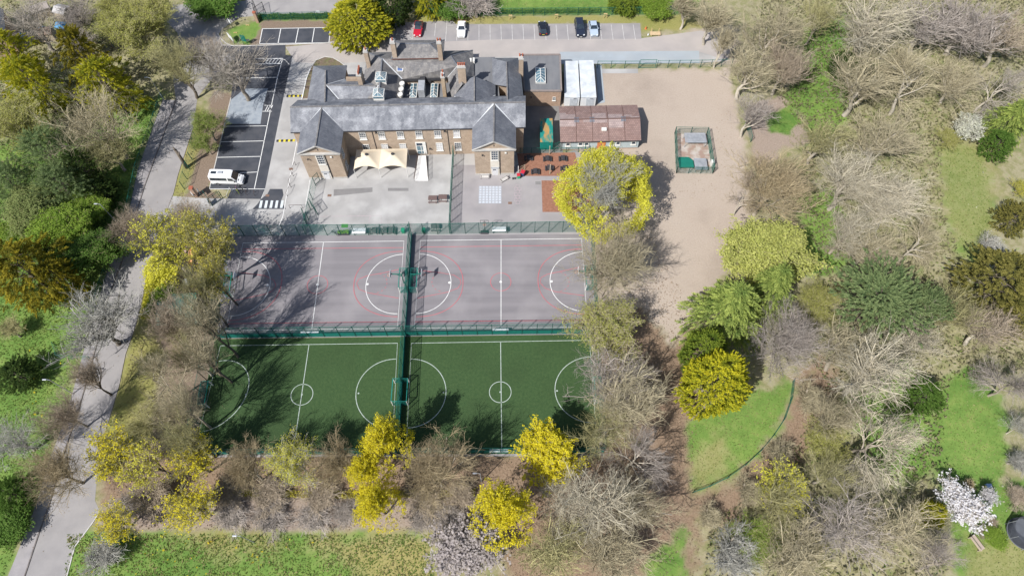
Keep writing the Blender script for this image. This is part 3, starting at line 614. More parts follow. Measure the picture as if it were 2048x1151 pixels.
# rear ranges: hipped slates round a courtyard
ZC = 6.6
def blockwall(poly, z1, m=M_brick, z0=0, name='brick_wall'): b = MB(); b.prism([p[:2] for p in poly], z0, z1); return part(b, name, m, school)
def inset(poly, d):
    pts = [np.asarray(p[:2], float) for p in poly]; c = sum(pts) / len(pts); return [p + (c - p) / np.linalg.norm(c - p) * d for p in pts]
wNW, wNE, wE, wSW = P(626.7, 131.9, ZC), P(694, 130.6, ZC), P(689.9, 158.6, ZC), P(614, 203, ZC)
wrN, wrS, wrE = P(650.8, 141, 8.7), P(648.5, 170, 8.7), P(649.5, 203, 8.7)
cE, cW = P(752, 172.3, 8.6), P(652, 170, 8.66); cNE = P(735, 158, ZC)
wS = P(680, 203, 7.3)
r_w = roof(school, 'west_roof', [(wNW, wrN, wrE, wSW), (wNW, wNE, wrN), (wNE, wE, wrS, wrN)], M_slate2)
r_x = roof(school, 'cross_roof', [(wE, cNE, cE, cW), (cW + up1, cE + up1, P(746, 203, 7.1), P(680, 203, 7.1)), (wrS + up1, P(680, 203, 7.1) - up1, wrE)], M_slate)
[sub(MB().bar(*q_), 'valley_flashing', M_lead, r_x) for q_ in ((cW + up1 * 3, P(681, 202, 7.16), .16, .06), (wE + up1 * 2, cW + up1 * 3, .14, .06), (P(757, 171, 8.7), P(737, 200, 7.25), .16, .06))]
b = MB()
for p in (cW, wrN): b.bar(p + up1 * 2, (cE if p is cW else wrE) + up1 * 2, .24, .09)
sub(b, 'ridge_tiles', M_slate3, r_x)
blockwall(inset([wNW, wNE, wE, P(690, 200, ZC), wSW], .4), ZC - .1); blockwall(inset([wE, cNE, P(748, 200, ZC), P(668, 200, ZC)], .4), ZC - .08)
NW, NE, NWr, NEr, NEr2 = P(735, 105, ZC), P(945.5, 100.7, ZC), P(764.2, 117.6, 8.9), P(901.8, 112.4, 8.9), P(914.9, 132.5, 8.9)
wrs, wos, inL, inR = P(757, 196, 8.8), P(727.5, 160, ZC), P(804.6, 158.6, 6.3), P(895.3, 154.7, 6.3)
eo, eos, ers = P(947, 117, ZC), P(950, 174, 6.3), P(925, 168, 8.7)
inLs, inRs = P(797, 198, 6.3), P(903.8, 198, 6.3)
wosS = P(722, 196, ZC)
r_c = roof(school, 'courtyard_roof', [(NW, NE, NEr, NWr), (NW, NWr, wrs, wosS), (inR, NEr2, NEr, NWr, inL), (NWr + up1, inL, inLs, wrs + up1), (NEr + up1, NE, eo, eos, ers, NEr2), (NEr2 + up1, ers, inRs, inR)], M_slate3)
for p, q in ((NWr, inL), (NEr2, inR)): sub(MB().bar(p + up1 * 4, q + up1 * 4, .18, .06), 'valley_flashing', M_lead, r_c)
[sub(MB().bar(p_ + up1 * 2, q_ + up1 * 2, .22, .09), 'ridge_tiles', M_slate2, r_c) for p_, q_ in ((NWr, wrs), (NEr, NEr2), (NEr, NE), (NWr, NW))]
blockwall(inset([NW, NE, eo, inR, inL, P(800, 125, ZC), wos], .35), ZC - .12); blockwall([P(730, 150, ZC), P(797, 150, ZC), P(795, 196, ZC), P(727, 196, ZC)], ZC - .35); blockwall([P(905, 130, ZC), P(943, 126, ZC), P(945, 172, ZC), P(906, 176, ZC)], ZC - .35)
# taller north block
ZN = 9.4
n1, n2, n3, n4 = P(782.6, 117.6, ZN), P(886.9, 115.6, ZN), P(887.5, 79.8, ZN), P(788, 81, ZN)
n4[0], n3[0] = n1[0], n2[0]
ym = (n1[1] + n4[1]) / 2; nr1, nr2 = on_y(801.5, 88.2, ym), on_y(859.5, 87.0, ym); nr1[2] = nr2[2] = (nr1[2] + nr2[2]) / 2
r_n = roof(school, 'north_roof', [(n1, n2, nr2, nr1), (n2 - up1, n3, nr2), (n3, n4, nr1, nr2), (n4 - up1, n1, nr1)], M_slate3)
b = MB(); b.bar(nr1 + up1 * 2, nr2 + up1 * 2, .24, .09)
for p, q in ((n1, nr1), (n2, nr2), (n3, nr2), (n4, nr1)): b.bar(p + up1, q + up1, .2, .08)
sub(b, 'ridge_tiles', M_slate2, r_n)
blockwall(inset([n1, n2, n3, n4], .5), ZN - .1, M_rbrick)
b = MB(); b.bar(n1 - up1 * 6, n2 - up1 * 6, .14, .14); part(b, 'gutter', mat('brown_gutter', (.14, .06, .045), None, 2, .6), school)
# flat roof, south gable, east range
flat = [P(945, 114.5, 6.2), P(990, 114, 6.2), P(1000, 200, 6.2), P(930, 200, 6.2), P(935, 160, 6.2)]
b = MB(); b.prism([p[:2] for p in flat], 0, 6.2); part(b, 'flat_roof', M_felt, school)
sgL, sgR, sgLs, sgRs = P(908.4, 173, 6.9), P(991, 170, 6.9), P(908.4, 193.5, 6.9), P(991, 191, 6.9); sg = P(947.4, 153.4, 9.3)
sgx = (sgL[0] + sgR[0]) / 2; sg[0] = sgx; sgs = np.array((sgx + .2, rL[1] * .25 + rR[1] * .75 + .3, 9.3)); sg[1] = (sgL[1] + sgR[1]) / 2
r_s = roof(school, 'south_gable_roof', [(sgL, sg, sgs, sgLs), (sg + up1, sgR, sgRs, sgs + up1)], M_slate2)
[sub(MB().bar(q_ + up1 * 3, sgs + up1 * 3, .17, .06), 'valley_flashing', M_lead, r_s) for q_ in (sgLs, sgRs)]
b = MB(); b.bar(sg + up1 * 3, sgs + up1 * 3, .24, .09); sub(b, 'ridge_tiles', M_slate3, r_s)
blockwall([sgL + (.3, -.3, 0), sgR + (-.3, -.3, 0), sgRs + (-.3, 0, 0), sgLs + (.3, 0, 0)], 6.8)
eNW, eNE, eSE, eSW = P(984.3, 116.4, 6.8), P(1038, 115.7, 6.8), P(1048, 203, 6.8), P(989, 203, 6.8)
erN, erS = P(1012.9, 124, 8.9), P(1015, 203, 8.9); ewS = P(985, 168, 6.8); er2 = P(1012.9, 172, 8.9)
r_e = roof(school, 'east_roof', [(eNW, eNE, erN), (eNE, eSE, erS, erN), (eNW, erN, er2, ewS)], M_slate2)
b = MB(); b.bar(erN + up1 * 2, erS + up1 * 2, .22, .08); sub(b, 'ridge_tiles', M_slate3, r_e)
blockwall(inset([eNW, eNE, P(1046, 196, 6.8), P(1016, 196, 6.8), P(1010, 170, 6.8), ewS], .35), 6.7)
# chimneys
chimney(r_c, P(730.5, 99, 11.2), 5.5, .75, 1.0, 1); chimney(r_x, P(717.5, 142, 11.0), 6, .8, 1.9, 8, along='y'); chimney(r_n, P(784.5, 80.5, 13.2), 8, .85, 1.1, 1); chimney(r_n, P(877.7, 81, 13.4), 9, .8, 1.0, 2)
chimney(r_c, P(922.5, 130, 12.4), 6.5, 1.45, .8, 4); chimney(r_c, P(885, 148, 10.8), 5, .65, 1.3, 2, along='y', m=mat('pale_brick', (.40, .31, .22), (.33, .25, .17), 2, .9)); chimney(r_e, P(1042.3, 112, 10.8), 6, .85, 1.1, 2)
b = MB(); p = wE + (1.0, -.5, 0); b.box((p[0] + .9, p[1] - .5, 7.2), (2.6, .5, 1.6)); sub(b, 'parapet_wall', M_brick, r_x)
# courtyard fittings
b = MB(); b.prism([p[:2] for p in (P(803, 160, 4.6), P(897, 156, 4.6), P(906, 205, 4.6), P(796, 205, 4.6))], 0, 4.6); cf = part(b, 'courtyard_flat_roof', M_felt, school)
b = MB(); b.bar(P(806, 160, 6.1), P(893, 156.5, 6.1), .5, .5); sub(b, 'box_gutter', M_gut, cf)
def lantern(prt, c, wx, wy, h, hr, along='y', name='roof_lantern', legs=.5):
    x, y, z = c; b = MB(); g = MB()
    cs = [(-wx / 2, -wy / 2), (wx / 2, -wy / 2), (wx / 2, wy / 2), (-wx / 2, wy / 2)]
    r = [(0, -wy / 2 + legs), (0, wy / 2 - legs)] if along == 'y' else [(-wx / 2 + legs, 0), (wx / 2 - legs, 0)]
    Pn = lambda q, zz: (x + q[0], y + q[1], z + zz)
    b.prism([(x + p[0], y + p[1]) for p in cs], z - 1.0, z + h * .35)
    for k in range(4):
        b.bar(Pn(cs[k], h * .3), Pn(cs[k], h), .10); b.bar(Pn(cs[k], h), Pn(cs[(k + 1) % 4], h), .10)
        g.face([Pn(cs[k], h * .35), Pn(cs[(k + 1) % 4], h * .35), Pn(cs[(k + 1) % 4], h), Pn(cs[k], h)])
    rr = (r[0], r[0], r[1], r[1]) if along == 'y' else (r[0], r[1], r[1], r[0])
    for k in range(4): b.bar(Pn(cs[k], h), Pn(rr[k], h + hr), .09)
    b.bar(Pn(r[0], h + hr), Pn(r[1], h + hr), .10)
    for k in range(4):
        k2 = (k + 1) % 4; pts = [Pn(cs[k], h), Pn(cs[k2], h), Pn(rr[k2], h + hr)] + ([Pn(rr[k], h + hr)] if rr[k] != rr[k2] else [])
        g.face(pts)
        nb = 4 if rr[k] != rr[k2] else 2
        for j in range(1, nb):
            t = j / nb; a = np.array(Pn(cs[k], h)) * (1 - t) + np.array(Pn(cs[k2], h)) * t; e = np.array(Pn(rr[k], h + hr)) * (1 - t) + np.array(Pn(rr[k2], h + hr)) * t; b.bar(a, e, .06)
    o = sub(b, name, M_trim, prt) if prt.type == 'MESH' else part(b, name, M_trim, prt)
    if prt.type == 'EMPTY': sub(g, 'pane', M_glassb, o)
    else: g.build('glazing', M_glassb).parent = prt
    return o
for px, py, z in ((761, 150, 9.6), (756.4, 183, 9.6)): c = P(px, py, z); lantern(school, (c[0], c[1], 8.45), 1.95, 1.9, .85, .7)
for px0, px1 in ((826, 828), (868, 869)):
    c = P((px0 + px1) / 2, 181, 5.1); lantern(school, (c[0], c[1], 4.6), 1.3, 3.6, .5, .45)
b = MB(); c = P(842.5, 170, 6.6); b.box((c[0], c[1], 5.6), (1.25, 2.6, 2.0)); hv = part(b, 'ventilation_unit', M_metal, school, bevel=.03)
b = MB(); c = P(845, 153, 6.8); b.box((c[0], c[1], 5.9), (1.0, 1.3, 1.8)); b.box((c[0] + 1.0, c[1] + .1, 5.6), (1.0, .8, .6)); sub(b, 'duct', M_gut, hv)
for x, y in ((804, 166), (802.3, 177), (800.5, 188)):
    c = P(x, y, 6.8); b = MB(); b.lathe((c[0], c[1], 5.9), [(.35, 0), (.36, .5), (.52, .6), (.52, .9), (.40, 1.0), (.38, .92)], 14); part(b, 'extract_fan', M_trim, school)
for x, y in ((941.5, 122.5), (947.5, 121.5)):
    c = P(x, y, 6.7); b = MB(); b.box((c[0], c[1], 6.65), (.38, .95, .85)); part(b, 'condenser', M_trim, school, bevel=.04)
c = P(800, 134, 7.9); b = MB(); nrm = np.array((0, -.45, .9)); u1 = np.array((.55, 0, 0)); u2 = np.array((0, .75, .40))
c[2] = 7.95; b.face([c - u1 - u2, c + u1 - u2, c + u1 + u2, c - u1 + u2]); b2 = MB()
for s, e in ((-u1 - u2, u1 - u2), (u1 - u2, u1 + u2), (u1 + u2, -u1 + u2), (-u1 + u2, -u1 - u2)): b2.bar(c + s, c + e, .12, .14)
sk = part(b2, 'skylight', M_trim, school); sub(b, 'pane', mat('blue_glass', (.05, .08, .20), (.12, .18, .34), 2, .15, spec=.8), sk)
# ---- brick annex with flat roof
ax = [P(1043.5, 110, 4.2), P(1120, 109.5, 4.2), P(1122.7, 181.8, 4.2), P(1049, 181.8, 4.2)]
annex = empty('flat_roof_annex', (*((ax[2] + ax[3]) / 2)[:2], 0), 'square brick annex with flat grey felt roof and glass roof lantern beside the white cabins', 'building')
b = MB(); b.prism([p[:2] for p in ax], 0, 4.05); part(b, 'brick_wall', M_rbrick, annex)
b = MB(); b.prism(inset(ax, .25), 4.05, 4.2); fr = part(b, 'flat_roof', M_felt, annex)
b = MB(); q = ax + [ax[0]]
for k in range(4): b.bar(q[k], q[k + 1], .30, .28)
part(b, 'parapet', mat('coping', (.24, .20, .185), (.2, .17, .16), 2, .9), annex)
c = P(1081, 149, 4.7); lantern(annex, (c[0], c[1], 4.2), 1.9, 3.9, .35, .55, legs=.8)
wp = [ax[3][:2], ax[2][:2]]; c = on_plane(1108, 197, wp[0], wp[1]); window(annex, (c[0], c[1] - .02, c[2]), (1, 0), (0, -1), .6, .9, 1, 2)
b = MB(); c = on_plane(1062, 200, wp[0], wp[1]); b.box((c[0], c[1] - .1, 2.6), (.2, .2, .25)); part(b, 'wall_lamp', M_gut, annex)
# ---- portable cabins
M_cab = mat('cabin_roof', (.50, .53, .56), (.40, .43, .46), .6, .7, c3=(.60, .62, .64), scale3=.9, amt3=.8); M_cabw = mat('cabin_wall', (.60, .61, .62), (.54, .55, .57), 1, .6)
def cabin(x0t, x1t, x0b, x1b, yt, yb, h, label):
    q = [P(x0b, yb, h), P(x1b, yb, h), P(x1t, yt, h), P(x0t, yt, h)]; c = sum(q) / 4
    t = empty('portable_cabin', (c[0], c[1], 0), label, 'cabin', 'white portable cabins between annex and brown-roofed classroom')
    b = MB(); b.prism(inset(q, .12), .25, h - .1); wl = part(b, 'wall', M_cabw, t)
    b = MB(); b.prism([p[:2] for p in q], h - .1, h + .05); part(b, 'roof', M_cab, t, bevel=.03)
    b = MB(); b.prism(inset(q, .5), 0, .25); part(b, 'base_frame', M_gut, t)
    f = inset(q, .12); u = f[1] - f[0]; L = np.hypot(*u); u /= L; n = np.array((u[1], -u[0]))
    b = MB(); p = f[0] + u * L * .62; b.bar((*(p + n * .04), .35), (*(p + n * .04), h - .3), L * .5, .05); part(b, 'end_panel', mat('cabin_panel', (.46, .49, .53), None, 2, .6), t)
    b = MB(); p = f[0] + u * L * .7 + n * .08; b.bar((*(p - u * .3), h - .42), (*(p + u * .3), h - .42), .06, .1); part(b, 'vent', M_gut, t)
    sx = f[2] - f[1]; Ls = np.hypot(*sx); sx /= Ls; m_ = np.array((sx[1], -sx[0]))
    for k in (.25, .6): window(t, (*(f[1] + sx * Ls * k + m_ * .02), 1.6), sx, m_, 1.0, .9, 2, 1)
    b = MB(); p = f[1] + sx * Ls * .82; b.bar((*(p + m_ * .03), .3), (*(p + m_ * .03), 2.3), .06, .9); part(b, 'door', mat('cabin_door', (.30, .34, .40), None, 2, .6), t)
cabin(1128, 1156, 1129, 1160, 122, 195, 2.7, 'white portable cabin standing next to the brick annex wall'); cabin(1158, 1187, 1162, 1193, 121, 195, 2.7, 'white portable cabin on the gravel-field side of its twin')
# ---- brown-roofed classroom
M_tile = mat('brown_tile', (.27, .185, .165), (.24, .16, .142), .6, .85, c3=(.30, .215, .195), scale3=.25, brick=(.42, .36, (.55, .52, .5), 'flat'), bump=.2)
M_tile2 = mat('faded_tile', (.37, .295, .28), (.33, .26, .245), .9, .85, brick=(.42, .36, (.6, .58, .56), 'flat')); M_tile3 = mat('slate_tile_patch', (.16, .165, .19), None, 2, .85)
M_clad = mat('pale_blue_cladding', (.40, .46, .48), (.36, .42, .44), 1.0, .6, stretch=(6, 6, .3))
zm = 2.75; a, bq, cq, dq = P(1121, 284, zm), P(1283.8, 280.5, zm), P(1273, 209.6, zm), P(1117, 213, zm)
a[0] = dq[0] = (a[0] + dq[0]) / 2; bq[0] = cq[0] = (bq[0] + cq[0]) / 2
cls = empty('classroom_hut', (*((a + bq) / 2)[:2], 0), 'single-storey prefabricated classroom with long brown tiled roof and pale blue walls', 'building')
zr = zm + 1.15; ra, rb_ = (a + dq) / 2, (bq + cq) / 2; ra[2] = rb_[2] = zr
rf = roof(cls, 'tiled_roof', [(a, bq, rb_, ra), (ra + up1, rb_ + up1, cq, dq)], M_tile)
def on_roof(s, t, south=True): e0, e1 = (a, bq) if south else (dq, cq); e = e0 + (e1 - e0) * s; r = ra + (rb_ - ra) * s; return r + (e - r) * t + np.array((0, 0, .035))
b = MB()
for s0, s1, t0, t1, so, mm in ((.0, .08, .5, .03, 0, 0), (.08, .20, .38, .03, 0, 0), (.0, .20, .03, .32, 1, 0), (.29, .38, .03, .14, 1, 0), (.40, .58, .42, .03, 0, 0), (.42, .59, .03, .18, 1, 0), (.60, .78, .32, .03, 0, 0), (.60, .79, .03, .42, 1, 0), (.80, .9, .26, .14, 0, 0), (.88, .99, .14, .02, 0, 0), (.18, .24, .14, .0, 0, 1), (.18, .24, 0, .14, 1, 1), (.37, .43, .14, 0, 0, 1), (.37, .43, 0, .14, 1, 1), (.76, .82, .14, 0, 0, 1), (.76, .82, 0, .14, 1, 1)):
    q = [on_roof(s0, t0, so), on_roof(s1, t0, so), on_roof(s1, t1, so), on_roof(s0, t1, so)]
    if not so: q = q[::1]
    b.face([p + (0, 0, .012 * mm) for p in (q if np.cross(q[1] - q[0], q[2] - q[0])[2] > 0 else q[::-1])], mm)
sub(b, 'replacement_tiles', [M_tile2, M_tile3], rf)
b = MB()
for k in range(1, 5): b.bar(on_roof(k / 5, 0) + up1, on_roof(k / 5, 1) + up1, .07, .05); b.bar(on_roof(k / 5, 0, False) + up1, on_roof(k / 5, 1, False) + up1, .07, .05)
b.bar(ra + up1 * 2, rb_ + up1 * 2, .2, .08); sub(b, 'roof_joint', mat('dark_tile_joint', (.13, .08, .07), None, 2, .9), rf)
b = MB(); c = on_roof(.545, .5); b.box((c[0], c[1], c[2] + .14), (.95, .7, .35)); sub(b, 'roof_vent', M_trim, rf, bevel=.05)
b = MB(); b.bar(a - up1 * 5 + (0, -.06, 0), bq - up1 * 5 + (0, -.06, 0), .12, .12); b.tube([(a[0] + .25, a[1] + .1, 0), (a[0] + .25, a[1] + .1, 2.6)], .05, 6); part(b, 'gutter', M_gut, cls)
f = [a + (.25, .3, 0), bq + (-.25, .3, 0), cq + (-.25, -.3, 0), dq + (.25, -.3, 0)]
b = MB(); b.prism([p[:2] for p in f], .3, zm - .06)
for i, j in ((0, 3), (1, 2)): b.face([(*f[i][:2], zm - .06), (*f[j][:2], zm - .06), (*((f[i] + f[j]) / 2)[:2], zr - .16)])
part(b, 'wall', M_clad, cls)
b = MB(); b.prism(inset(f, .12), 0, .3); part(b, 'base', mat('brick_base', (.34, .23, .17), (.28, .18, .13), 2, .9), cls)
u = (f[1] - f[0])[:2]; u /= np.hypot(*u); n = np.array((u[1], -u[0]))
for px, py, ww in ((1136, 288.5, .75), (1161, 287.5, .75), (1173, 287.5, .75), (1223.7, 286.5, .7), (1236, 286.3, .7), (1267, 285.8, .75)):
    c = on_plane(px, py, f[0], f[1]); window(cls, (*(c[:2] + n * .02), 1.75), u, n, ww + .15, .95, 1, 1, fw=.13)
c = on_plane(1202, 292, f[0], f[1]); b = MB(); b.bar((*(c[:2] + n * .04), .3), (*(c[:2] + n * .04), 2.35), 1.55, .08); dr = part(b, 'orange_door', mat('orange_door', (.56, .20, .075), (.50, .18, .07), 2, .55), cls)
b = MB(); b.bar((*(c[:2] + n * .09), .35), (*(c[:2] + n * .09), 2.3), .03, .03); b.box((*(c[:2] + n * .1 + u * .1), 1.3), (.06, .08, .3)); sub(b, 'door_handle', M_gut, dr)
b = MB(); b.prism([c[:2] + u * sx + n * sy for sx, sy in ((-.9, .05), (.9, .05), (.9, 1.0), (-.9, 1.0))], 0, .28); b.prism([c[:2] + u * sx + n * sy for sx, sy in ((-.9, 1.003), (.9, 1.003), (.9, 1.4), (-.9, 1.4))], 0, .14); st = part(b, 'step', M_stonew, cls)
b = MB()
for s in (-.95, .95):
    p0, p1 = c[:2] + u * s + n * .15, c[:2] + u * (s * 1.25) + n * 1.6
    b.tube([(*p0, 0), (*p0, 1.2), (*p1, .95), (*p1, 0)], .03, 5)
sub(b, 'handrail', M_gut, st)
# ---- green container with rust
M_green = mat('green_container', (.012, .24, .20), (.01, .19, .165), 1.5, .5)
M_rust = mat('rusty_green_roof', (.012, .20, .17), (.38, .22, .08), .55, .7, c3=(.02, .16, .14), scale3=.4, edge=(.46, .54), stretch=(1.2, .5, 1))
z = 2.4; q = [P(1080.5, 284, z), P(1106.5, 284, z), P(1105, 236.5, z), P(1080, 237, z)]; c = sum(q) / 4
shed = empty('storage_container', (c[0], c[1], 0), 'green steel storage container with orange rust on its roof beside the brown-roofed classroom', 'container')
b = MB(); b.prism(inset(q, .1), .1, z - .08); part(b, 'wall', M_green, shed)
b = MB(); f = inset(q, .1); u = f[1] - f[0]; L = np.hypot(*u); u /= L; n = np.array((u[1], -u[0]))
for k in range(12): p = f[0] + u * L * (k + .5) / 12; b.bar((*(p + n * .03), .15), (*(p + n * .03), z - .15), L / 24, .06)
part(b, 'corrugated_end', M_green, shed)
b = MB(); b.prism([p[:2] for p in q], z - .08, z); part(b, 'roof', M_rust, shed)
# ---- shade sail
M_sail = mat('cream_canvas', (.60, .52, .40), (.57, .49, .375), .8, .8)
zs = 2.6; fl, fm, fr_ = P(707.5, 338.5, zs), P(757.5, 338, zs), P(812.5, 337, zs); bl, bm_, br = P(713, 299.5, 3.3), P(763, 298, 3.3), P(815, 297, 3.3)
sail = empty('shade_canopy', (*((fl + br) / 2)[:2], 0), 'cream fabric canopy with two pointed peaks in front of the school entrance', 'canopy')
def peak_sail(b, c4, apex, n=14):                              # c4: four corners bl br fr fl ; scalloped edges, conical peak
    bl, br, fr, fl = c4
    def S_(s, t):
        p = bl * (1 - s) * (1 - t) + br * s * (1 - t) + fr * s * t + fl * (1 - s) * t
        cen = sum(c4) / 4; e = min(s, 1 - s, t, 1 - t)
        for (a_, k) in ((t, 's0'), (1 - t, 's1'), (s, 't0'), (1 - s, 't1')): pass
        sc = .45 * (4 * s * (1 - s) * (abs(2 * t - 1) ** 3)) ; p = p + np.array((0, .45 * (4 * s * (1 - s)) * (t ** 3), .38 * 4 * s * (1 - s) * (t ** 3)))
        d = max(abs(2 * s - 1), abs(2 * t - 1)); r = 1 - d
        return p + np.array((0, 0, (apex - cen[2]) * (r ** 1.35)))
    i = len(b.v)
    for a_ in range(n + 1):
        for c_ in range(n + 1): b.v.append(tuple(S_(c_ / n, a_ / n)))
    for a_ in range(n):
        for c_ in range(n):
            k = i + a_ * (n + 1) + c_; b.f.append((k, k + n + 1, k + n + 2, k + 1)); b.m.append(0)
b = MB(); peak_sail(b, (bl, bm_, fm, fl), 4.4); peak_sail(b, (bm_, br, fr_, fm), 4.4); so = part(b, 'canvas', M_sail, sail, smooth=True)
for p4 in ((bl, bm_, fm, fl), (bm_, br, fr_, fm)):
    cc = sum(p4) / 4; b = MB(); b.lathe((cc[0], cc[1], 4.28), [(.28, 0), (.30, .1), (.18, .2), (.05, .24)], 12); part(b, 'peak_cap', M_gut, sail)
for p in (fl, fm, fr_, bl, bm_, br): b = MB(); b.tube([(p[0], p[1], 0), (p[0], p[1], p[2] - .02)], .06, 8); part(b, 'post', M_trim, sail)
# ---- white ramp up to the entrance
M_ramp = mat('ramp_concrete', (.66, .65, .63), (.58, .57, .56), 1, .8); M_rail = mat('dark_steel_rail', (.09, .06, .055), (.07, .05, .045), 3, .5)
r0, r1, r2, r3 = P(829, 361.5), P(857, 361.5), P(852.5, 311, .6), P(837, 311, .6)
ramp = empty('entrance_ramp', (*((r0 + r1) / 2)[:2], 0), 'white sloping ramp with dark railings leading to the school entrance', 'ramp')
b = MB(); i = 0
b.v += [tuple(p) for p in (r0 + (0, 0, .05), r1 + (0, 0, .05), r2, r3)] + [(p[0], p[1], 0) for p in (r0, r1, r2, r3)]
b.f += [(0, 1, 2, 3), (0, 4, 5, 1), (1, 5, 6, 2), (2, 6, 7, 3), (3, 7, 4, 0), (7, 6, 5, 4)]; b.m += [0] * 6
part(b, 'ramp_slab', M_ramp, ramp)
for p0, p1 in ((r0, r3), (r1, r2)):
    b = MB(); p0 = p0 + (0, 0, .05)
    for k in range(6): q = p0 + (p1 - p0) * k / 5; b.tube([q, q + (0, 0, 1.05)], .03, 5)
    for h in (.35, .7, 1.05): b.tube([p0 + (0, 0, h), p1 + (0, 0, h)], .028, 5)
    part(b, 'handrail', M_rail, ramp)
# ---- green-roofed hut under the trees by the road, kerb side
z = 2.6; q = [P(312, 650, z), P(404, 650, z), P(392, 585, z), P(318, 588, z)]; c = sum(q) / 4
hut = empty('green_roof_hut', (c[0], c[1], 0), 'small hut with faded green roof half hidden under brown-twigged tree beside the road', 'hut')
b = MB(); b.prism(inset(q, .35), 0, z - .1); part(b, 'wall', mat('hut_boards', (.16, .13, .10), None, 2, .9), hut)
rm = (q[0] + q[3]) / 2 + (0, 0, .7), (q[1] + q[2]) / 2 + (0, 0, .7)
rf = roof(hut, 'roof', [(q[0], q[1], rm[1], rm[0]), (rm[0] + up1, rm[1] + up1, q[2], q[3])], mat('green_felt', (.045, .15, .125), (.03, .11, .09), 1, .85, c3=(.10, .17, .15), scale3=.6))
# ---- house corner at the far left edge of the photo
q = [P(-60, 84, 5), P(12, 70, 5), P(6, 18, 5), P(-60, 20, 5)]; c = sum(q) / 4
hs = empty('terraced_house', (c[0], c[1], 0), 'end of a red brick house with dark roof cut off by the left edge', 'house')
b = MB(); b.prism(inset(q, .3), 0, 4.9); part(b, 'wall', M_rbrick, hs)
rm = (q[0] + q[1]) / 2 + (0, 0, 2.4), (q[2] + q[3]) / 2 + (0, 0, 2.4); roof(hs, 'roof', [(q[0], rm[0], rm[1], q[3]), (rm[0] + up1, q[1], q[2], rm[1] + up1)], M_slate2)
# ---------------------------------------------------------------- fences, goals, vehicles and small things
M_fence = mat('green_fence_paint', (.010, .115, .085), (.012, .14, .105), 2, .5); M_post = mat('dark_green_post', (.010, .075, .06), None, 2, .5)
M_kick = mat('teal_kick_board', (.010, .16, .135), (.012, .19, .16), .8, .5)
def wires(b, a, c, z0, z1, sv=.105, wv=.020, sh=.45, wh=.018):
    L = math.hypot(c[0] - a[0], c[1] - a[1]); u = ((c[0] - a[0]) / L, (c[1] - a[1]) / L); n = max(1, int(L / sv))
    for k in range(n):
        t = (k + .5) * L / n; x, y = a[0] + u[0] * t, a[1] + u[1] * t; hx, hy = u[0] * wv / 2, u[1] * wv / 2; nx_, ny_ = -u[1] * .006, u[0] * .006
        i = len(b.v)
        for zz in (z0, z1): b.v += [(x - hx, y - hy, zz), (x + nx_, y + ny_, zz), (x + hx, y + hy, zz)]
        b.f += [(i, i + 1, i + 4, i + 3), (i + 1, i + 2, i + 5, i + 4), (i + 2, i, i + 3, i + 5)]; b.m += [0] * 3
    if sh:
        for k in range(int((z1 - z0) / sh) + 1): z = z0 + k * sh; b.bar((a[0], a[1], z), (c[0], c[1], z), wh, wh)
def fence(label, pts, h, cat='fence', group=None, spacing=2.5, kick=0, sv=.105, wv=.020, sh=.45, pw=.09, name='mesh_fence', px=True, m=None, mp=None, rail=True, over=.05):
    q = [P(*p)[:2] for p in pts] if px else [np.asarray(p, float) for p in pts]; c = sum(q) / len(q)
    t = empty(name, (c[0], c[1], 0), label, cat, group); b = MB(); kb = MB()
    for k in range(len(q) - 1):
        a, e = q[k], q[k + 1]; L = np.hypot(*(e - a)); n = max(1, round(L / spacing)); wires(b, a, e, .05, h, sv, wv, sh)
        if rail: b.bar((*a, h), (*e, h), .04, .04)
        if kick:
            d = (e - a) / L; nn = np.array((-d[1], d[0])) * .06; kb.bar((*(a + nn), kick / 2 + .05), (*(e + nn), kick / 2 + .05), .04, kick)
        for j in range(n + (1 if k == len(q) - 2 else 0)):
            p = a + (e - a) * j / n; pb = MB(); pb.bar((*p, 0), (*p, h + over), pw, pw); part(pb, 'post', mp or M_post, t)
    part(b, 'mesh_panel', m or M_fence, t)
    if kick: part(kb, 'kick_board', M_kick, t)
    return t
fence('tall green mesh fence between the playground and the tarmac courts', [(462, 472), (820, 469), (1180, 463)], 3.4, sv=.1, wv=.024, kick=0)
fence('tall green mesh fence with teal boards between tarmac courts and green pitches', [(430, 676), (806, 671), (1192, 666)], 3.9, kick=1.25)
fence('tall green mesh fence with teal boards along the foot of the green pitches', [(392, 908), (796, 906), (1206, 905)], 3.0, kick=1.2)
fence('tall green mesh fence splitting the two tarmac courts', [(823.5, 470), (818, 560), (810.5, 669)], 4.2, kick=1.0, sv=.085, wv=.026)
fence('tall green mesh fence splitting the two green pitches', [(810, 673), (803, 800), (796.5, 903)], 4.2, kick=1.2, sv=.085, wv=.026)
fence('tall green mesh fence on the tree-shaded road side of the courts and pitches', [(462, 474), (450, 560), (431, 675), (409, 790), (388, 905)], 3.9, sv=.13)
fence('tall green mesh fence on the woodland side of the courts and pitches', [(1181, 465), (1186, 540), (1192, 664), (1199, 780), (1207, 903)], 3.9)
fence('green mesh fence running from the school wall down through the playground', [(908, 312), (904, 380), (900, 467)], 3.0, sv=.085, wv=.026)
fence('green mesh fence with open gates between the lane and the playground', [(632, 372), (626, 400), (618, 440), (612, 468)], 2.6, sv=.13)
fence('low green mesh fence by the grass strip left of the upper dark bays', [(513, 42), (585, 41), (657, 39)], 2.1, sv=.13)
fence('long green mesh fence along the grass behind the parked cars', [(838, 33.5), (1000, 32), (1200, 30.5), (1385, 28.5)], 2.0, sv=.13)
fence('green post fence between the slab strip and the gravel field', [(1194, 137), (1276, 137)], 2.0, sv=.2, wv=.012, sh=.6)
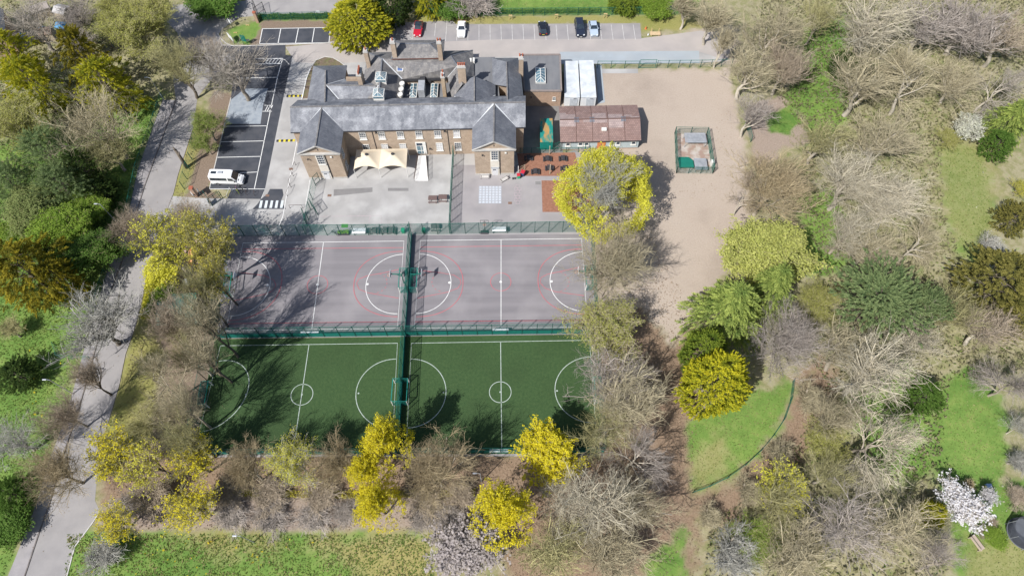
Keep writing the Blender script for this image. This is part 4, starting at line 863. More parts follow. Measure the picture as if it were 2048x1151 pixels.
fence('green post fence right of the gate at the top of the gravel field', [(1313, 136), (1400, 135), (1462, 133)], 2.0, sv=.2, wv=.012, sh=.6)
fence('green mesh fence along the grassy side of the road pavement', [(327, 196), (301, 270), (276, 340), (259, 420), (237, 480), (206, 570), (186, 640)], 1.5, sv=.16, wv=.014)
fence('lower green mesh fence on the grass verge near the foot of the road', [(112, 690), (120, 715), (184, 718)], 1.3, sv=.13)
fence('low curving green fence round the bright grass bank', [(1585, 763), (1580, 800), (1566, 840), (1545, 872), (1520, 902), (1490, 930), (1455, 955), (1420, 972), (1385, 985)], .95, sv=.06, wv=.026)
fence('green mesh fence between road verge and brown planting strip', [(396, 280), (385, 320), (369, 378)], 2.3, sv=.2, wv=.02)
fence('short green fence panel beside the leaning tree at the gravel field edge', [(1490, 246), (1495, 262), (1501, 284)], 1.6, sv=.1)
fence('low green mesh fence between bark bed and brown-roofed classroom', [(1040, 306), (1108, 305), (1180, 304)], 1.4, sv=.16, wv=.014)
fence('green mesh fence joining container and brown-roofed classroom', [(1107, 300), (1124, 294)], 1.8, spacing=1.2)
# fenced enclosure on the gravel field
e0, e1, e2, e3 = (1352, 346.5), (1425, 347), (1413, 268), (1349, 267)
G = 'four fence sides round the little yard on the gravel field'
fence('pale green fence at the near end of the little gravel-field yard', [e0, e1], 1.9, group=G, sv=.11, wv=.022); fence('green fence on the sunny right side of the little gravel-field yard', [e1, e2], 1.9, group=G, sv=.07, wv=.03)
fence('green fence at the far end of the little gravel-field yard', [e2, e3], 1.9, group=G, sv=.14); fence('green fence on the left side of the little gravel-field yard', [e3, e0], 1.9, group=G, sv=.07, wv=.03)
sheet('enclosure_floor', [e0, e1, e2, e3], .012, mat('brick_dust', (.28, .20, .165), (.40, .36, .325), .7, .95, c3=(.26, .21, .15), scale3=.9, coords='World', edge=(.42, .58)))
def metal_unit(cpx, wx, wy, h, label, slats):
    c = P(*cpx); t = empty('metal_canopy', (c[0], c[1], 0), label, 'canopy frame')
    x0, x1, y0, y1 = c[0] - wx / 2, c[0] + wx / 2, c[1] - wy / 2, c[1] + wy / 2
    for x in (x0 + .05, x1 - .05):
        for y in (y0 + .05, y1 - .05): b = MB(); b.bar((x, y, 0), (x, y, h), .07); part(b, 'leg', M_metal, t)
    b = MB()
    for k in range(slats): y = y0 + (y1 - y0) * (k + .5) / slats; b.box(((x0 + x1) / 2, y, h + .03), (wx - .16, wy / slats * .7, .03))
    part(b, 'slatted_top', mat('grey_slats', (.40, .42, .45), (.30, .32, .35), 1.5, .55, metal=.2), t)
    b = MB()
    for p, q in (((x0, y0), (x1, y0)), ((x1, y0), (x1, y1)), ((x1, y1), (x0, y1)), ((x0, y1), (x0, y0))): b.bar((*p, h + .02), (*q, h + .02), .12, .12)
    part(b, 'rim', M_metal, t)
metal_unit((1387, 286), 3.9, 2.2, 1.5, 'grey slatted metal canopy at the far end of the little fenced yard', 12)
metal_unit((1399, 334), 2.2, 2.5, .9, 'grey metal platform with two white tags at the near end of the little yard', 18)
b = MB(); c = P(1371, 327); q = [(c[0] + x, c[1] + y) for x, y in ((-1.35, -1.15), (1.4, -1.15), (1.45, .3), (.6, 1.2), (-1.35, 1.2))]; b.prism(q, .02, .55); tag(b.build('tarpaulin', mat('teal_tarpaulin', (.008, .13, .095), (.01, .15, .11), 1.5, .6, bump=.3, bscale=3), bevel=.12), 'teal tarpaulin covering a low pile in the corner of the little yard', 'tarpaulin')
b = MB(); c = P(1424, 330); b.box((c[0] - .1, c[1], .6), (.5, .7, 1.2)); b.box((c[0] - .1, c[1], 1.22), (.58, .78, .06)); tag(b.build('utility_box', M_trim, bevel=.03), 'small white cabinet at the corner of the little yard fence', 'cabinet')
# gates
def gate(label, a, c, h, m=None, bars=6, mesh=True, grp=None):
    a, c = P(*a)[:2], P(*c)[:2]; t = empty('gate', (*((a + c) / 2), 0), label, 'gate', grp); b = MB()
    for p in (a, c): b.bar((*p, .05), (*p, h), .08)
    for z in (.15, h * .5, h - .04): b.bar((*a, z), (*c, z), .06, .06)
    part(b, 'gate_frame', m or M_post, t); b = MB()
    wires(b, a, c, .15, h, sv=.14, wv=.02, sh=0); part(b, 'gate_bars', m or M_fence, t); return t
gate('open green gate leaf nearest the school corner', (631, 370), (640, 361), 2.4); gate('open green gate leaf half way down the lane-side fence', (624, 412), (636, 430), 2.4); gate('open green gate leaf at the foot of the lane-side fence', (615, 452), (609, 430), 2.4)
gate('double green gate in the fence at the top of the gravel field', (1278, 136.5), (1310, 136), 2.3, M_fence)
gate('tall dark gate leaf standing open beside the brick pier at the top road', (517, 44), (513, 20), 3.6, M_blackp); gate('tall dark gate leaf folded back towards the car park grass', (517, 44), (534, 32), 3.6, M_blackp)
gate('dark green gate leaf by the lower brick pier near the minibus', (424, 410), (414, 395), 2.2, M_post); gate('dark green gate leaf standing across the path below the minibus bay', (425, 412), (446, 396), 2.2, M_post)
def pier(cpx, h, wv, label):
    c = P(*cpx); t = empty('brick_pier', (c[0], c[1], 0), label, 'pier'); b = MB(); b.box((c[0], c[1], h / 2), (wv, wv, h)); part(b, 'shaft', M_rbrick, t); b = MB(); b.box((c[0], c[1], h + .08), (wv + .14, wv + .14, .16)); part(b, 'cap', M_pot, t, bevel=.02)
pier((516, 45), 2.6, .55, 'tall brick gate pier beside the top road entrance'); pier((393, 392), 2.5, .6, 'tall brick gate pier on the verge corner near the minibus')
# ---- goals and hoops
M_net = mat('goal_net_green', (.012, .17, .14), (.015, .20, .165), 2, .6); M_board = mat('backboard', (.62, .63, .66), (.56, .57, .6), 2, .5); M_orange = mat('hoop_orange', (.60, .16, .06), None, 2, .5)
def goal(label, A, B, out, grp):                               # A (far), B (near): goal-mouth ends on the goal line, px
    a, c = P(*A)[:2], P(*B)[:2]; m = (a + c) / 2; u = (c - a) / np.hypot(*(c - a)); n = np.array((u[1], -u[0])); n = n if n[0] * out > 0 else -n
    t = empty('goal', (m[0], m[1], 0), label, 'goal', grp); a, c = m - u * 1.85, m + u * 1.85; h = 2.0; d = 1.15
    for p in (a, c): b = MB(); b.bar((*p, 0), (*p, h), .12); part(b, 'goal_post', M_trim, t)
    b = MB(); b.bar((*a, h + .05), (*c, h + .05), .12, .12); part(b, 'crossbar', M_net, t)
    b = MB()
    for p in (a, c):
        b.bar((*(p + n * d), 0), (*(p + n * d), h), .07); b.bar((*p, h), (*(p + n * d), h), .06); wires(b, p, p + n * d, .02, h, .11, .03, .3)
    b.bar((*(a + n * d), h), (*(c + n * d), h), .07, .07); wires(b, a + n * d, c + n * d, .02, h, .11, .03, .3)
    part(b, 'goal_cage', M_net, t)
def hoop(label, bpx, out, foot, grp):
    p = P(*bpx, 3.1); s = -out; f = P(*foot)[:2]; t = empty('basketball_hoop', (f[0], f[1], 0), label, 'basketball hoop', grp)
    b = MB(); b.bar((f[0], f[1], 0), (f[0], f[1], 3.2), .14); part(b, 'post', M_fence, t)
    b = MB(); b.bar((f[0], f[1], 3.15), (p[0] - s * .05, p[1], 3.1), .13); b.bar((f[0], f[1], 2.4), (f[0] + (p[0] - f[0]) * .5, f[1] + (p[1] - f[1]) * .5, 3.1), .08); part(b, 'arm', M_fence, t)
    b = MB(); b.box((p[0], p[1], 3.15), (.06, 1.3, 1.0)); part(b, 'backboard', M_board, t, bevel=.02)
    b = MB(); R = .24; b.tube([(p[0] + s * .32 + R * math.cos(k * .52), p[1] + R * math.sin(k * .52), 2.85) for k in range(13)], .02, 5); b.bar((p[0], p[1], 2.85), (p[0] + s * .1, p[1], 2.85), .08, .03); part(b, 'ring', M_orange, t)
    b = MB()
    for k in range(10): a_ = k * .628; b.bar((p[0] + s * .32 + R * math.cos(a_), p[1] + R * math.sin(a_), 2.84), (p[0] + s * .32 + .14 * math.cos(a_ + .3), p[1] + .14 * math.sin(a_ + .3), 2.45), .02)
    part(b, 'net', M_trim, t)
GG = 'caged goals at the ends of the courts and pitches'; HG = 'basketball hoops behind the tarmac court goals'
goal('caged goal at the tree-shaded end of the road-side tarmac court', (473, 552), (467, 596), -1, GG); goal('caged goal of the road-side tarmac court backing onto the dividing fence', (803, 545), (800, 588), 1, GG)
goal('caged goal of the woodland-side tarmac court backing onto the dividing fence', (838, 545), (835, 588), -1, GG); goal('caged goal at the woodland end of the right tarmac court', (1168, 540), (1171, 583), 1, GG)
goal('caged goal in dark tree shade at the road end of the left green pitch', (427, 768), (419, 817), -1, GG); goal('caged goal of the left green pitch backing onto the dividing fence', (790, 763), (786, 812), 1, GG)
goal('caged goal of the right green pitch backing onto the dividing fence', (819, 763), (816, 812), -1, GG); goal('caged goal among bare branches at the woodland end of the right green pitch', (1185, 760), (1189, 808), 1, GG)
hoop('basketball hoop in tree shade at the road end of the left tarmac court', (469.5, 552), -1, (447, 567), HG); hoop('basketball hoop facing the left tarmac court from the dividing fence', (780.8, 547.8), 1, (808, 566), HG)
hoop('basketball hoop facing the right tarmac court from the dividing fence', (843.4, 547), -1, (827, 566), HG); hoop('basketball hoop at the woodland end of the right tarmac court', (1156.4, 542), 1, (1180, 560), HG)
M_sign = mat('white_board', (.66, .68, .70), (.60, .62, .65), 2, .6)
def fence_board(label, px0, px1, z, grp, tilt=.8):
    a, c = P(*px0, z), P(*px1, z); m = (a + c) / 2; t = empty('rebound_board', (m[0], m[1], 0), label, 'board', grp); L = np.hypot(*(c - a)[:2])
    b = MB(); i = 0; u = (c - a) / L
    for w_, zz in ((0, 0),):
        b.bar(a, c, tilt, .06)
    part(b, 'board', M_sign, t, bevel=.01); b = MB()
    for p in (a + u * .15, c - u * .15): b.bar((p[0], p[1], 0), (p[0], p[1], z - .03), .07); b.bar((p[0], p[1] - tilt / 2 + .05, z - .05), (p[0], p[1] + tilt / 2 - .05, z - .05), .05)
    part(b, 'bracket', M_post, t)
BG = 'white boards at the halfway line of each fence'
fence_board('white board at the top fence of the left tarmac court beside the planter', (704, 461.5), (731, 461), 1.1, BG, 1.1); fence_board('white board at the top fence of the right tarmac court', (984.5, 458), (1012, 457.5), 1.1, BG, .9)
fence_board('white board at the fence foot below the left tarmac court', (601, 665.5), (637, 665), .9, BG, .5); fence_board('white board at the fence foot below the right tarmac court', (985, 659.5), (1017, 659), .9, BG, .5)
fence_board('white board on the fence at the foot of the right green pitch', (979, 900.5), (1017, 900), 1.0, BG, .4)
# ---- vehicles
M_tyre = mat('tyre_rubber', (.02, .02, .022), None, 4, .8); M_rim = mat('alloy_rim', (.45, .46, .48), None, 3, .35, metal=.6); M_cglass = mat('car_glass', (.012, .018, .026), (.03, .045, .06), 1.2, .06, spec=.9)
M_lamp = mat('lamp_lens', (.62, .64, .66), None, 4, .2); M_tail = mat('tail_lens', (.38, .02, .02), None, 4, .3); M_platew = mat('number_plate_white', (.7, .7, .66), None, 4, .5); M_platey = mat('number_plate_yellow', (.66, .50, .06), None, 4, .5)
def paint(name, c): return mat(name, c, tuple(v * .93 for v in c), 1.2, .22, spec=.6)
def car(label, cpx, heading, body, L=4.3, W=1.8, H=1.48, belt=.92, hood=.78, x_ws=.55, x_roof_f=.05, x_roof_r=-1.35, x_rw=-1.95, boot=None, roofm=None, van=False, name='parked_car', cat='car', cab=None):
    """heading: direction the nose points, radians; x forward in the car's frame"""
    c = P(*cpx); t = empty(name, (c[0], c[1], 0), label, cat, 'cars parked in the marked bays' if not van else None, heading)
    def add(b, nm, m, prt=None, **k): o = b.build(nm, m, prt or t, **k); return o
    hl = L / 2; boot = belt if boot is None else boot; b = MB()
    secs = [(-hl, .30, .52, .84), (-hl + .06, .24, boot * .93, .93), (-hl + .35, .22, boot, .985), (x_rw, .22, boot + .02, 1), (x_rw + .25, .2, belt, 1), (x_ws - .4, .2, belt, 1), (x_ws + .1, .2, belt - .03, 1), (x_ws + .45, .2, hood + .10, .995), (hl - .5, .22, hood, .975), (hl - .15, .24, hood - .1, .90), (hl, .30, .48, .78)]
    secs.sort(key=lambda s_: s_[0]); n8 = 8
    for x, zl, zt, wf in secs:
        w2 = W / 2 * wf; b.v += [(x, -w2 * .92, zl), (x, -w2, zl + .14), (x, -w2, zl + (zt - zl) * .68), (x, -w2 * .90, zt), (x, w2 * .90, zt), (x, w2, zl + (zt - zl) * .68), (x, w2, zl + .14), (x, w2 * .92, zl)]
    for k in range(len(secs) - 1):
        for j in range(n8): a, d = k * 8 + j, k * 8 + (j + 1) % 8; b.f.append((a, a + 8, d + 8, d)[::-1]); b.m.append(0)
    b.f += [tuple(range(8)), tuple(range((len(secs) - 1) * 8, len(secs) * 8))[::-1]]; b.m += [0, 0]
    bo = add(b, 'body', body, smooth=False); mm = bo.modifiers.new('s', 'BEVEL'); mm.width = .05; mm.segments = 2; mm.limit_method = 'ANGLE'; mm.angle_limit = .3
    wb, wr = W / 2 * .89, W / 2 * .72
    B = [(x_rw, -wb, belt - .01), (x_rw, wb, belt - .01), (x_ws, wb, belt - .04), (x_ws, -wb, belt - .04)]; R = [(x_roof_r, -wr, H - .05), (x_roof_r, wr, H - .05), (x_roof_f, wr, H - .04), (x_roof_f, -wr, H - .04)]
    for nm, k, j in (('rear_window', 0, 1), ('windscreen', 2, 3), ('side_window', 1, 2), ('side_window', 3, 0)):
        g = MB(); g.face([B[k], B[j], R[j], R[k]]); add(g, nm, M_cglass)
    g = MB(); g.v = [(p[0] * 1.0, p[1] * 1.03, p[2]) for p in R] + [(p[0] + (.14 if p[0] < -.3 else -.14), p[1] * .86, H) for p in R]; g.f = [(3, 2, 1, 0), (4, 5, 6, 7)] + [(k, (k + 1) % 4, 4 + (k + 1) % 4, 4 + k) for k in range(4)]; g.m = [0] * 6
    add(g, 'roof', roofm or body, bevel=.03); g = MB()
    for k in range(4): g.bar(B[k], R[k], .08, .06)
    for s in (1, -1): g.bar(((x_rw + x_ws) / 2 - .1, s * wb, belt), ((x_roof_r + x_roof_f) / 2, s * wr, H - .05), .07, .06)
    add(g, 'pillar', body)
    for x in (hl - .85, -hl + .8):
        for s in (1, -1):
            g = MB(); g.tube([(x, s * (W / 2 - .20), .32), (x, s * (W / 2 + .01), .32)], .32, 16); wv = add(g, 'wheel', M_tyre); g = MB(); g.tube([(x, s * (W / 2), .32), (x, s * (W / 2 + .02), .32)], .20, 12); add(g, 'rim', M_rim, wv)
    for s in (1, -1):
        g = MB(); g.box((hl - .16, s * W * .33, hood - .16), (.34, .34, .16)); add(g, 'headlight', M_lamp, bevel=.04); g = MB(); g.box((-hl + .07, s * W * .37, boot - .17), (.16, .26, .24)); add(g, 'tail_light', M_tail, bevel=.04)
        g = MB(); g.box((x_ws - .12, s * (W / 2 + .08), belt + .06), (.13, .22, .16)); add(g, 'mirror', body, bevel=.03)
    g = MB(); g.box((hl, 0, .42), (.03, .52, .12)); add(g, 'number_plate', M_platew); g = MB(); g.box((-hl, 0, .55), (.03, .52, .12)); add(g, 'number_plate', M_platey)
    g = MB(); g.box((hl - .06, 0, hood - .27), (.10, .75, .12)); add(g, 'grille', M_blackp, bevel=.02)
    return t
D = -math.pi / 2
car('red hatchback with dark glass roof parked nearest the school chimneys', (837, 62), D - .04, paint('red_paint', (.42, .012, .03)), roofm=M_cglass)
car('white saloon car alone in its bay with dark windscreen', (923.5, 63), D, paint('white_paint', (.72, .73, .75)), L=4.5, x_rw=-1.75, x_roof_r=-1.05, boot=.98)
car('small black hatchback with a yellow rear plate facing the grass', (1085, 60.5), math.pi / 2 + .06, paint('black_car_paint', (.014, .017, .024)), L=4.0, H=1.5)
car('large dark blue estate car parked close beside the silver one', (1159, 61), D + .06, paint('navy_paint', (.02, .026, .045)), L=4.9, W=1.95, H=1.75, belt=1.08, hood=.98, x_rw=-2.3, x_roof_r=-2.05, x_ws=.75)
car('pale silver blue hatchback parked close beside the dark estate', (1186.5, 61.5), D + .05, paint('silver_blue_paint', (.36, .43, .52)), L=4.25)
def minibus():
    c = P(458.5, 362.5); t = empty('minibus', (c[0], c[1], 0), 'white minibus with roof hatch parked across the lowest dark bay', 'minibus', None, math.radians(-2)); W2 = .98; bp = paint('white_van_paint', (.74, .75, .76)); L0, L1 = -3.0, 3.0
    b = MB(); secs = [(L0, .35, 2.25, .90), (L0 + .12, .30, 2.48, .97), (L0 + .5, .28, 2.55, 1), (1.0, .28, 2.55, 1), (1.35, .28, 2.42, 1), (2.05, .28, 1.30, 1), (2.6, .30, 1.10, .97), (2.9, .32, .85, .90), (3.0, .36, .6, .84)]
    for x, zl, zt, wf in secs:
        w2 = W2 * wf; hi = zt > 1.6; b.v += [(x, -w2 * .95, zl), (x, -w2, zl + .15), (x, -w2, min(1.35, zt - .15)), (x, -w2 * (.88 if hi else .93), zt - .08), (x, -w2 * (.78 if hi else .85), zt), (x, w2 * (.78 if hi else .85), zt), (x, w2 * (.88 if hi else .93), zt - .08), (x, w2, min(1.35, zt - .15)), (x, w2, zl + .15), (x, w2 * .95, zl)]
    for k in range(len(secs) - 1):
        for j in range(10): a, d = k * 10 + j, k * 10 + (j + 1) % 10; b.f.append((a, a + 10, d + 10, d)[::-1]); b.m.append(0)
    b.f += [tuple(range(10)), tuple(range((len(secs) - 1) * 10, len(secs) * 10))[::-1]]; b.m += [0, 0]
    b.build('body', bp, t, bevel=.04)
    def fc(nm, pts, m): g = MB(); g.face(pts); return g.build(nm, m, t)
    s1 = lambda z: W2 - (max(0, z - 1.35) / 1.1) * .11 + .012
    fc('windscreen', [(2.08, -.86, 1.33), (2.08, .86, 1.33), (1.40, .78, 2.40), (1.40, -.78, 2.40)], M_cglass)
    for s in (1, -1):
        fc('side_window', [(x, s * s1(z), z) for x, z in ((-2.75, 1.45), (.35, 1.45), (.35, 2.1), (-2.75, 2.1))][::s], M_cglass); fc('cab_window', [(x, s * s1(z), z) for x, z in ((.55, 1.42), (1.75, 1.42), (1.35, 2.05), (.55, 2.1))][::s], M_cglass)
        g = MB(); g.box((1.8, s * 1.13, 1.5), (.16, .22, .32)); g.build('mirror', M_blackp, t, bevel=.03); g = MB(); g.box((2.82, s * .72, .85), (.24, .3, .26)); g.build('headlight', M_lamp, t, bevel=.05)
        g = MB(); g.box((L0 + .02, s * .84, 1.1), (.08, .18, .5)); g.build('tail_light', M_tail, t, bevel=.02); g = MB(); g.bar((-2.4, s * (W2 + .01), .5), (1.6, s * (W2 + .01), .5), .04, .12); g.build('side_trim', M_gut, t)
        for x in (2.05, -1.75): g = MB(); g.tube([(x, s * (W2 - .22), .35), (x, s * (W2 + .01), .35)], .35, 16); wv = g.build('wheel', M_tyre, t); g = MB(); g.tube([(x, s * W2, .35), (x, s * (W2 + .02), .35)], .2, 12); g.build('rim', M_rim, wv)
    fc('rear_window', [(L0 - .008 + .06, .7, 1.4), (L0 - .008 + .06, -.7, 1.4), (L0 + .11, -.66, 2.2), (L0 + .11, .66, 2.2)], M_cglass)
    g = MB(); g.box((-2.0, 0, 2.58), (1.0, .55, .06)); g.build('roof_hatch', M_cglass, t, bevel=.02); g = MB(); g.box((-.75, .05, 2.62), (.95, .6, .16)); g.build('air_unit', M_metal, t, bevel=.05)
    g = MB(); g.box((3.0, 0, .62), (.05, .9, .22)); g.build('grille', M_blackp, t); g = MB(); g.box((3.02, 0, .45), (.03, .52, .12)); g.build('number_plate', M_platew, t)
    for s in (1, -1): fc('wiper_vent', [(2.2, s * .3, 1.27), (2.32, s * .3, 1.245), (2.32, s * .75, 1.235), (2.2, s * .75, 1.26)][::s], M_blackp)
minibus()
# ---- bicycles and hoop stands
def bicycle(label, cpx, ang, m, grp=None):
    c = P(*cpx); t = empty('bicycle', (c[0], c[1], 0), label, 'bicycle', grp, ang)
    for x in (-.52, .52):
        b = MB(); b.tube([(x + .33 * math.cos(k * .35), 0, .35 + .33 * math.sin(k * .35)) for k in range(19)], .025, 5, close=False); w_ = b.build('wheel', M_tyre, t); b = MB()
        for k in range(6): b.bar((x, 0, .35), (x + .31 * math.cos(k * 1.05), 0, .35 + .31 * math.sin(k * 1.05)), .012)
        b.build('spokes', M_metal, w_)
    b = MB()
    for p, q in (((-.52, 0, .35), (-.05, 0, .32)), ((-.05, 0, .32), (-.2, 0, .85)), ((-.52, 0, .35), (-.18, 0, .78)), ((-.18, 0, .78), (.38, 0, .85)), ((-.05, 0, .32), (.38, 0, .8)), ((.38, 0, .95), (.52, 0, .35))): b.bar(p, q, .045)
    b.build('frame', m, t); b = MB(); b.box((-.2, 0, .9), (.26, .15, .07)); b.build('saddle', M_blackp, t, bevel=.02); b = MB(); b.bar((.36, -.28, 1.0), (.36, .28, 1.0), .035); b.bar((.38, 0, .9), (.36, 0, 1.0), .03); b.build('handlebar', M_blackp, t)
    b = MB(); b.bar((-.05, -.15, .32), (-.05, .15, .32), .05); b.build('pedals', M_blackp, t)
BI = 'bicycles on the stands below the minibus'
bicycle('blue bicycle at the stands below the minibus', (470, 386), math.radians(125), paint('blue_bike', (.10, .22, .36)), BI); bicycle('yellow green bicycle at the stands below the minibus', (478, 387), math.radians(128), paint('lime_bike', (.42, .58, .05)), BI)
bicycle('purple bicycle behind the lime one below the minibus', (475, 380), math.radians(120), paint('plum_bike', (.30, .10, .20)), BI); bicycle('black bicycle at the stands nearest the asphalt centre below the minibus', (487, 382), math.radians(130), M_blackp, BI)
bicycle('dark bicycle propped upright at the foot of the top court fence', (671, 468.5), math.radians(150), paint('dark_bike', (.05, .03, .035)))
def hoop_stand(label, cpx, ang, m, grp, wv=.8, h=.85, name='bike_stand', cat='bike stand'):
    c = P(*cpx); t = empty(name, (c[0], c[1], 0), label, cat, grp, ang); b = MB(); b.tube([(-wv / 2, 0, 0), (-wv / 2, 0, h - .08), (-wv / 2 + .08, 0, h), (wv / 2 - .08, 0, h), (wv / 2, 0, h - .08), (wv / 2, 0, 0)], .035, 6); b.build('hoop', m, t)
    for s in (-1, 1): g = MB(); g.lathe((s * wv / 2, 0, 0), [(.09, 0), (.09, .05), (.04, .06)], 8); g.build('foot', M_gut, t)
SG = 'bike stands in the row below the minibus'
hoop_stand('empty bike stand beside the black bicycle', (494, 387), math.radians(100), M_rail, SG); hoop_stand('empty bike stand at the lane end of its row', (510, 388), math.radians(100), M_rail, SG)
RG = 'dark hoop railings along the white lane line'
for k, (x, y) in enumerate(((588, 338), (583, 360), (578.5, 383))): hoop_stand(('dark hoop railing nearest the school wall beside the brown manhole', 'middle dark hoop railing along the white lane line', 'dark hoop railing nearest the zebra crossing end of the white line')[k], (x, y), math.radians(78), M_rail, RG, 2.0, 1.0, 'hoop_railing', 'railing')
hoop_stand('low dark barrier rail standing across the footway right of the zebra crossing', (593, 416), 0, M_rail, None, 2.3, 1.0, 'barrier_rail', 'barrier')
for k, (x, y) in enumerate(((455, 397), (461, 402))): pass
b = MB(); p = P(456, 396.5); q = P(462, 380); b.tube([(p[0], p[1], 0), (p[0], p[1], .9), (q[0], q[1], .9), (q[0], q[1], 0)], .04, 6); tag(b.build('barrier_rail', M_trim), 'white tube barrier between brown planting strip and bike stands', 'barrier')
# ---- speed bumps
for k, (pts, lab) in enumerate((((572, 192.5), (607, 192)), ((553, 282), (590, 281))),) if False else enumerate(((((573, 192.5), (607, 192)), 'yellow and black speed bump beside the west range of the school'), (((553, 282), (590, 281)), 'yellow and black speed bump beside the left front wing'))):
    a, c = P(*pts[0]), P(*pts[1]); t = empty('speed_bump', (*((a + c) / 2)[:2], 0), lab, 'speed bump', 'speed bumps across the lane'); n = 8
    for j in range(n):
        p, q = a + (c - a) * j / n, a + (c - a) * (j + 1) / n; b = MB(); b.bar((p[0], p[1], .045), (q[0], q[1], .045), .55, .07); part(b, 'segment', mat('bump_yellow', (.62, .52, .04), (.5, .42, .05), 3, .7) if j % 2 else M_gut, t, bevel=.03)
# ---- street lamps
def lamp(label, base, top, h, arm=1.0, m=None):
    p = P(*base); hd = P(*top, h); d = hd[:2] - p[:2]; L = np.hypot(*d); d = d / max(L, .01); t = empty('street_lamp', (p[0], p[1], 0), label, 'street lamp', 'slim grey street lamps'); a = np.array((1.0, 0)) if L < .2 else d
    b = MB(); b.tube([(p[0], p[1], 0), (p[0], p[1], 1.2), (p[0], p[1], h)], [.10, .08, .05], 8); part(b, 'pole', m or M_metal, t)
    b = MB(); b.bar((p[0], p[1], h), (p[0] - .5 * 1, p[1] + .05, h + .08), .06); part(b, 'arm', m or M_metal, t); b = MB(); b.box((p[0] - .75, p[1] + .05, h + .08), (.6, .22, .12)); part(b, 'lamp_head', M_metal, t, bevel=.04)
lamp('grey street lamp with a white head on the grass at the meadow edge', (508, 1083), (483, 1068), 5.6); lamp('grey street lamp on the left verge beside the yellow-flowered bushes', (146, 787), (101, 758), 6.2); lamp('grey street lamp beside the upper bend of the road fence', (329, 202), (306, 158), 6.2); lamp('grey street lamp on the shaded verge by the brown twiggy tree', (236, 447), (214, 413), 6.0)
lamp('white topped lamp behind the bottom pitch fence between two maples', (963, 962), (960, 940), 5.0)
# ---- tables, benches, bins, planters
M_plank = mat('brown_plank', (.15, .105, .10), (.11, .075, .07), 3, .8, stretch=(1, 8, 1)); M_dark = mat('charcoal_plastic', (.035, .036, .042), (.05, .05, .056), 3, .6); M_wood = mat('pale_timber', (.50, .37, .18), (.42, .30, .15), 3, .8, stretch=(1, 6, 1))
M_grey = mat('grey_plank', (.13, .13, .13), (.10, .10, .105), 3, .8)
def picnic(label, cpx, ang, m, grp, Lx=1.5, name='picnic_table', legm=None):
    c = P(*cpx); t = empty(name, (c[0], c[1], 0), label, 'picnic table', grp, ang); b = MB()
    for k in range(5): b.box((0, -.32 + k * .16, .74), (Lx, .145, .045))
    b.build('table_top', m, t, bevel=.008)
    for s in (-1, 1):
        b = MB()
        for k in range(2): b.box((0, s * (.62 + k * .14), .45), (Lx, .13, .045))
        b.build('seat', m, t, bevel=.008)
        b = MB(); x = s * (Lx / 2 - .2); b.bar((x, -.68, 0), (x, -.22, .72), .07, .09); b.bar((x, .68, 0), (x, .22, .72), .07, .09); b.bar((x, -.74, .41), (x, .74, .41), .06, .08); b.build('leg_frame', legm or m, t)
    return t
PG = 'brown picnic tables against the playground fence'
picnic('brown picnic table farther from the green playground fence', (866, 401), 0, M_plank, PG, 1.6); picnic('brown picnic table touching the green playground fence', (886, 399), 0, M_plank, PG, 1.6)
PB = 'dark tables stacked on end by the top court fence'
for x, y, l in ((749, 464.5, 'dark picnic table by the court fence nearest the white board'), (771, 464, 'dark picnic table by the court fence left of the green bin'), (783, 464, 'dark picnic table by the court fence right next to the green bin')): picnic(l, (x, y), math.pi / 2, M_grey, PB, 1.3)
picnic('grey picnic table behind the court fence between two green bins and the hoop', (871, 457), 0, M_grey, None, 1.5)
PK = 'black picnic tables on the upper bark bed'
for x, y, l in ((1094.5, 320.5, 'black picnic table behind the wooden post near the container'), (1125.5, 320, 'black picnic table at the far corner of the bark bed next to the classroom'), (1098.5, 339, 'black picnic table crossed by the wooden post on the bark bed'), (1129, 340, 'black picnic table partly under the yellow tree crown'), (1070.5, 346, 'black picnic table at the front corner of the bark bed nearest the bins'), (1057, 319, 'black picnic table in the shade of the school wing')): picnic(l, (x, y), math.pi / 2, M_dark, PK, 1.15)
def bench(label, cpx, ang, m, Lx=1.8, grp=None):
    c = P(*cpx); t = empty('bench', (c[0], c[1], 0), label, 'bench', grp, ang); b = MB()
    for k in range(3): b.box((0, -.18 + k * .17, .45), (Lx, .14, .04))
    b.build('seat', m, t); b = MB()
    for k in range(2): b.box((0, .27 + k * .04, .62 + k * .18), (Lx, .04, .14))
    b.build('backrest', m, t)
    for s in (-1, 1): b = MB(); x = s * (Lx / 2 - .12); b.bar((x, -.22, 0), (x, -.2, .62), .05); b.bar((x, .25, 0), (x, .33, .85), .05); b.bar((x, -.22, .62), (x, .3, .62), .05); b.bar((x, -.22, .42), (x, .27, .42), .04); b.build('side_frame', M_rail, t)
bench('pale bench set straight against the right wing wall left of its door', (970, 356), 0, mat('pale_bench', (.52, .50, .48), (.45, .44, .42), 3, .8), 1.7, 'pale benches by the right wing door'); bench('pale bench standing askew on the playground right of the wing door', (1009, 361), math.radians(35), MATS['pale_bench'], 1.7, 'pale benches by the right wing door')
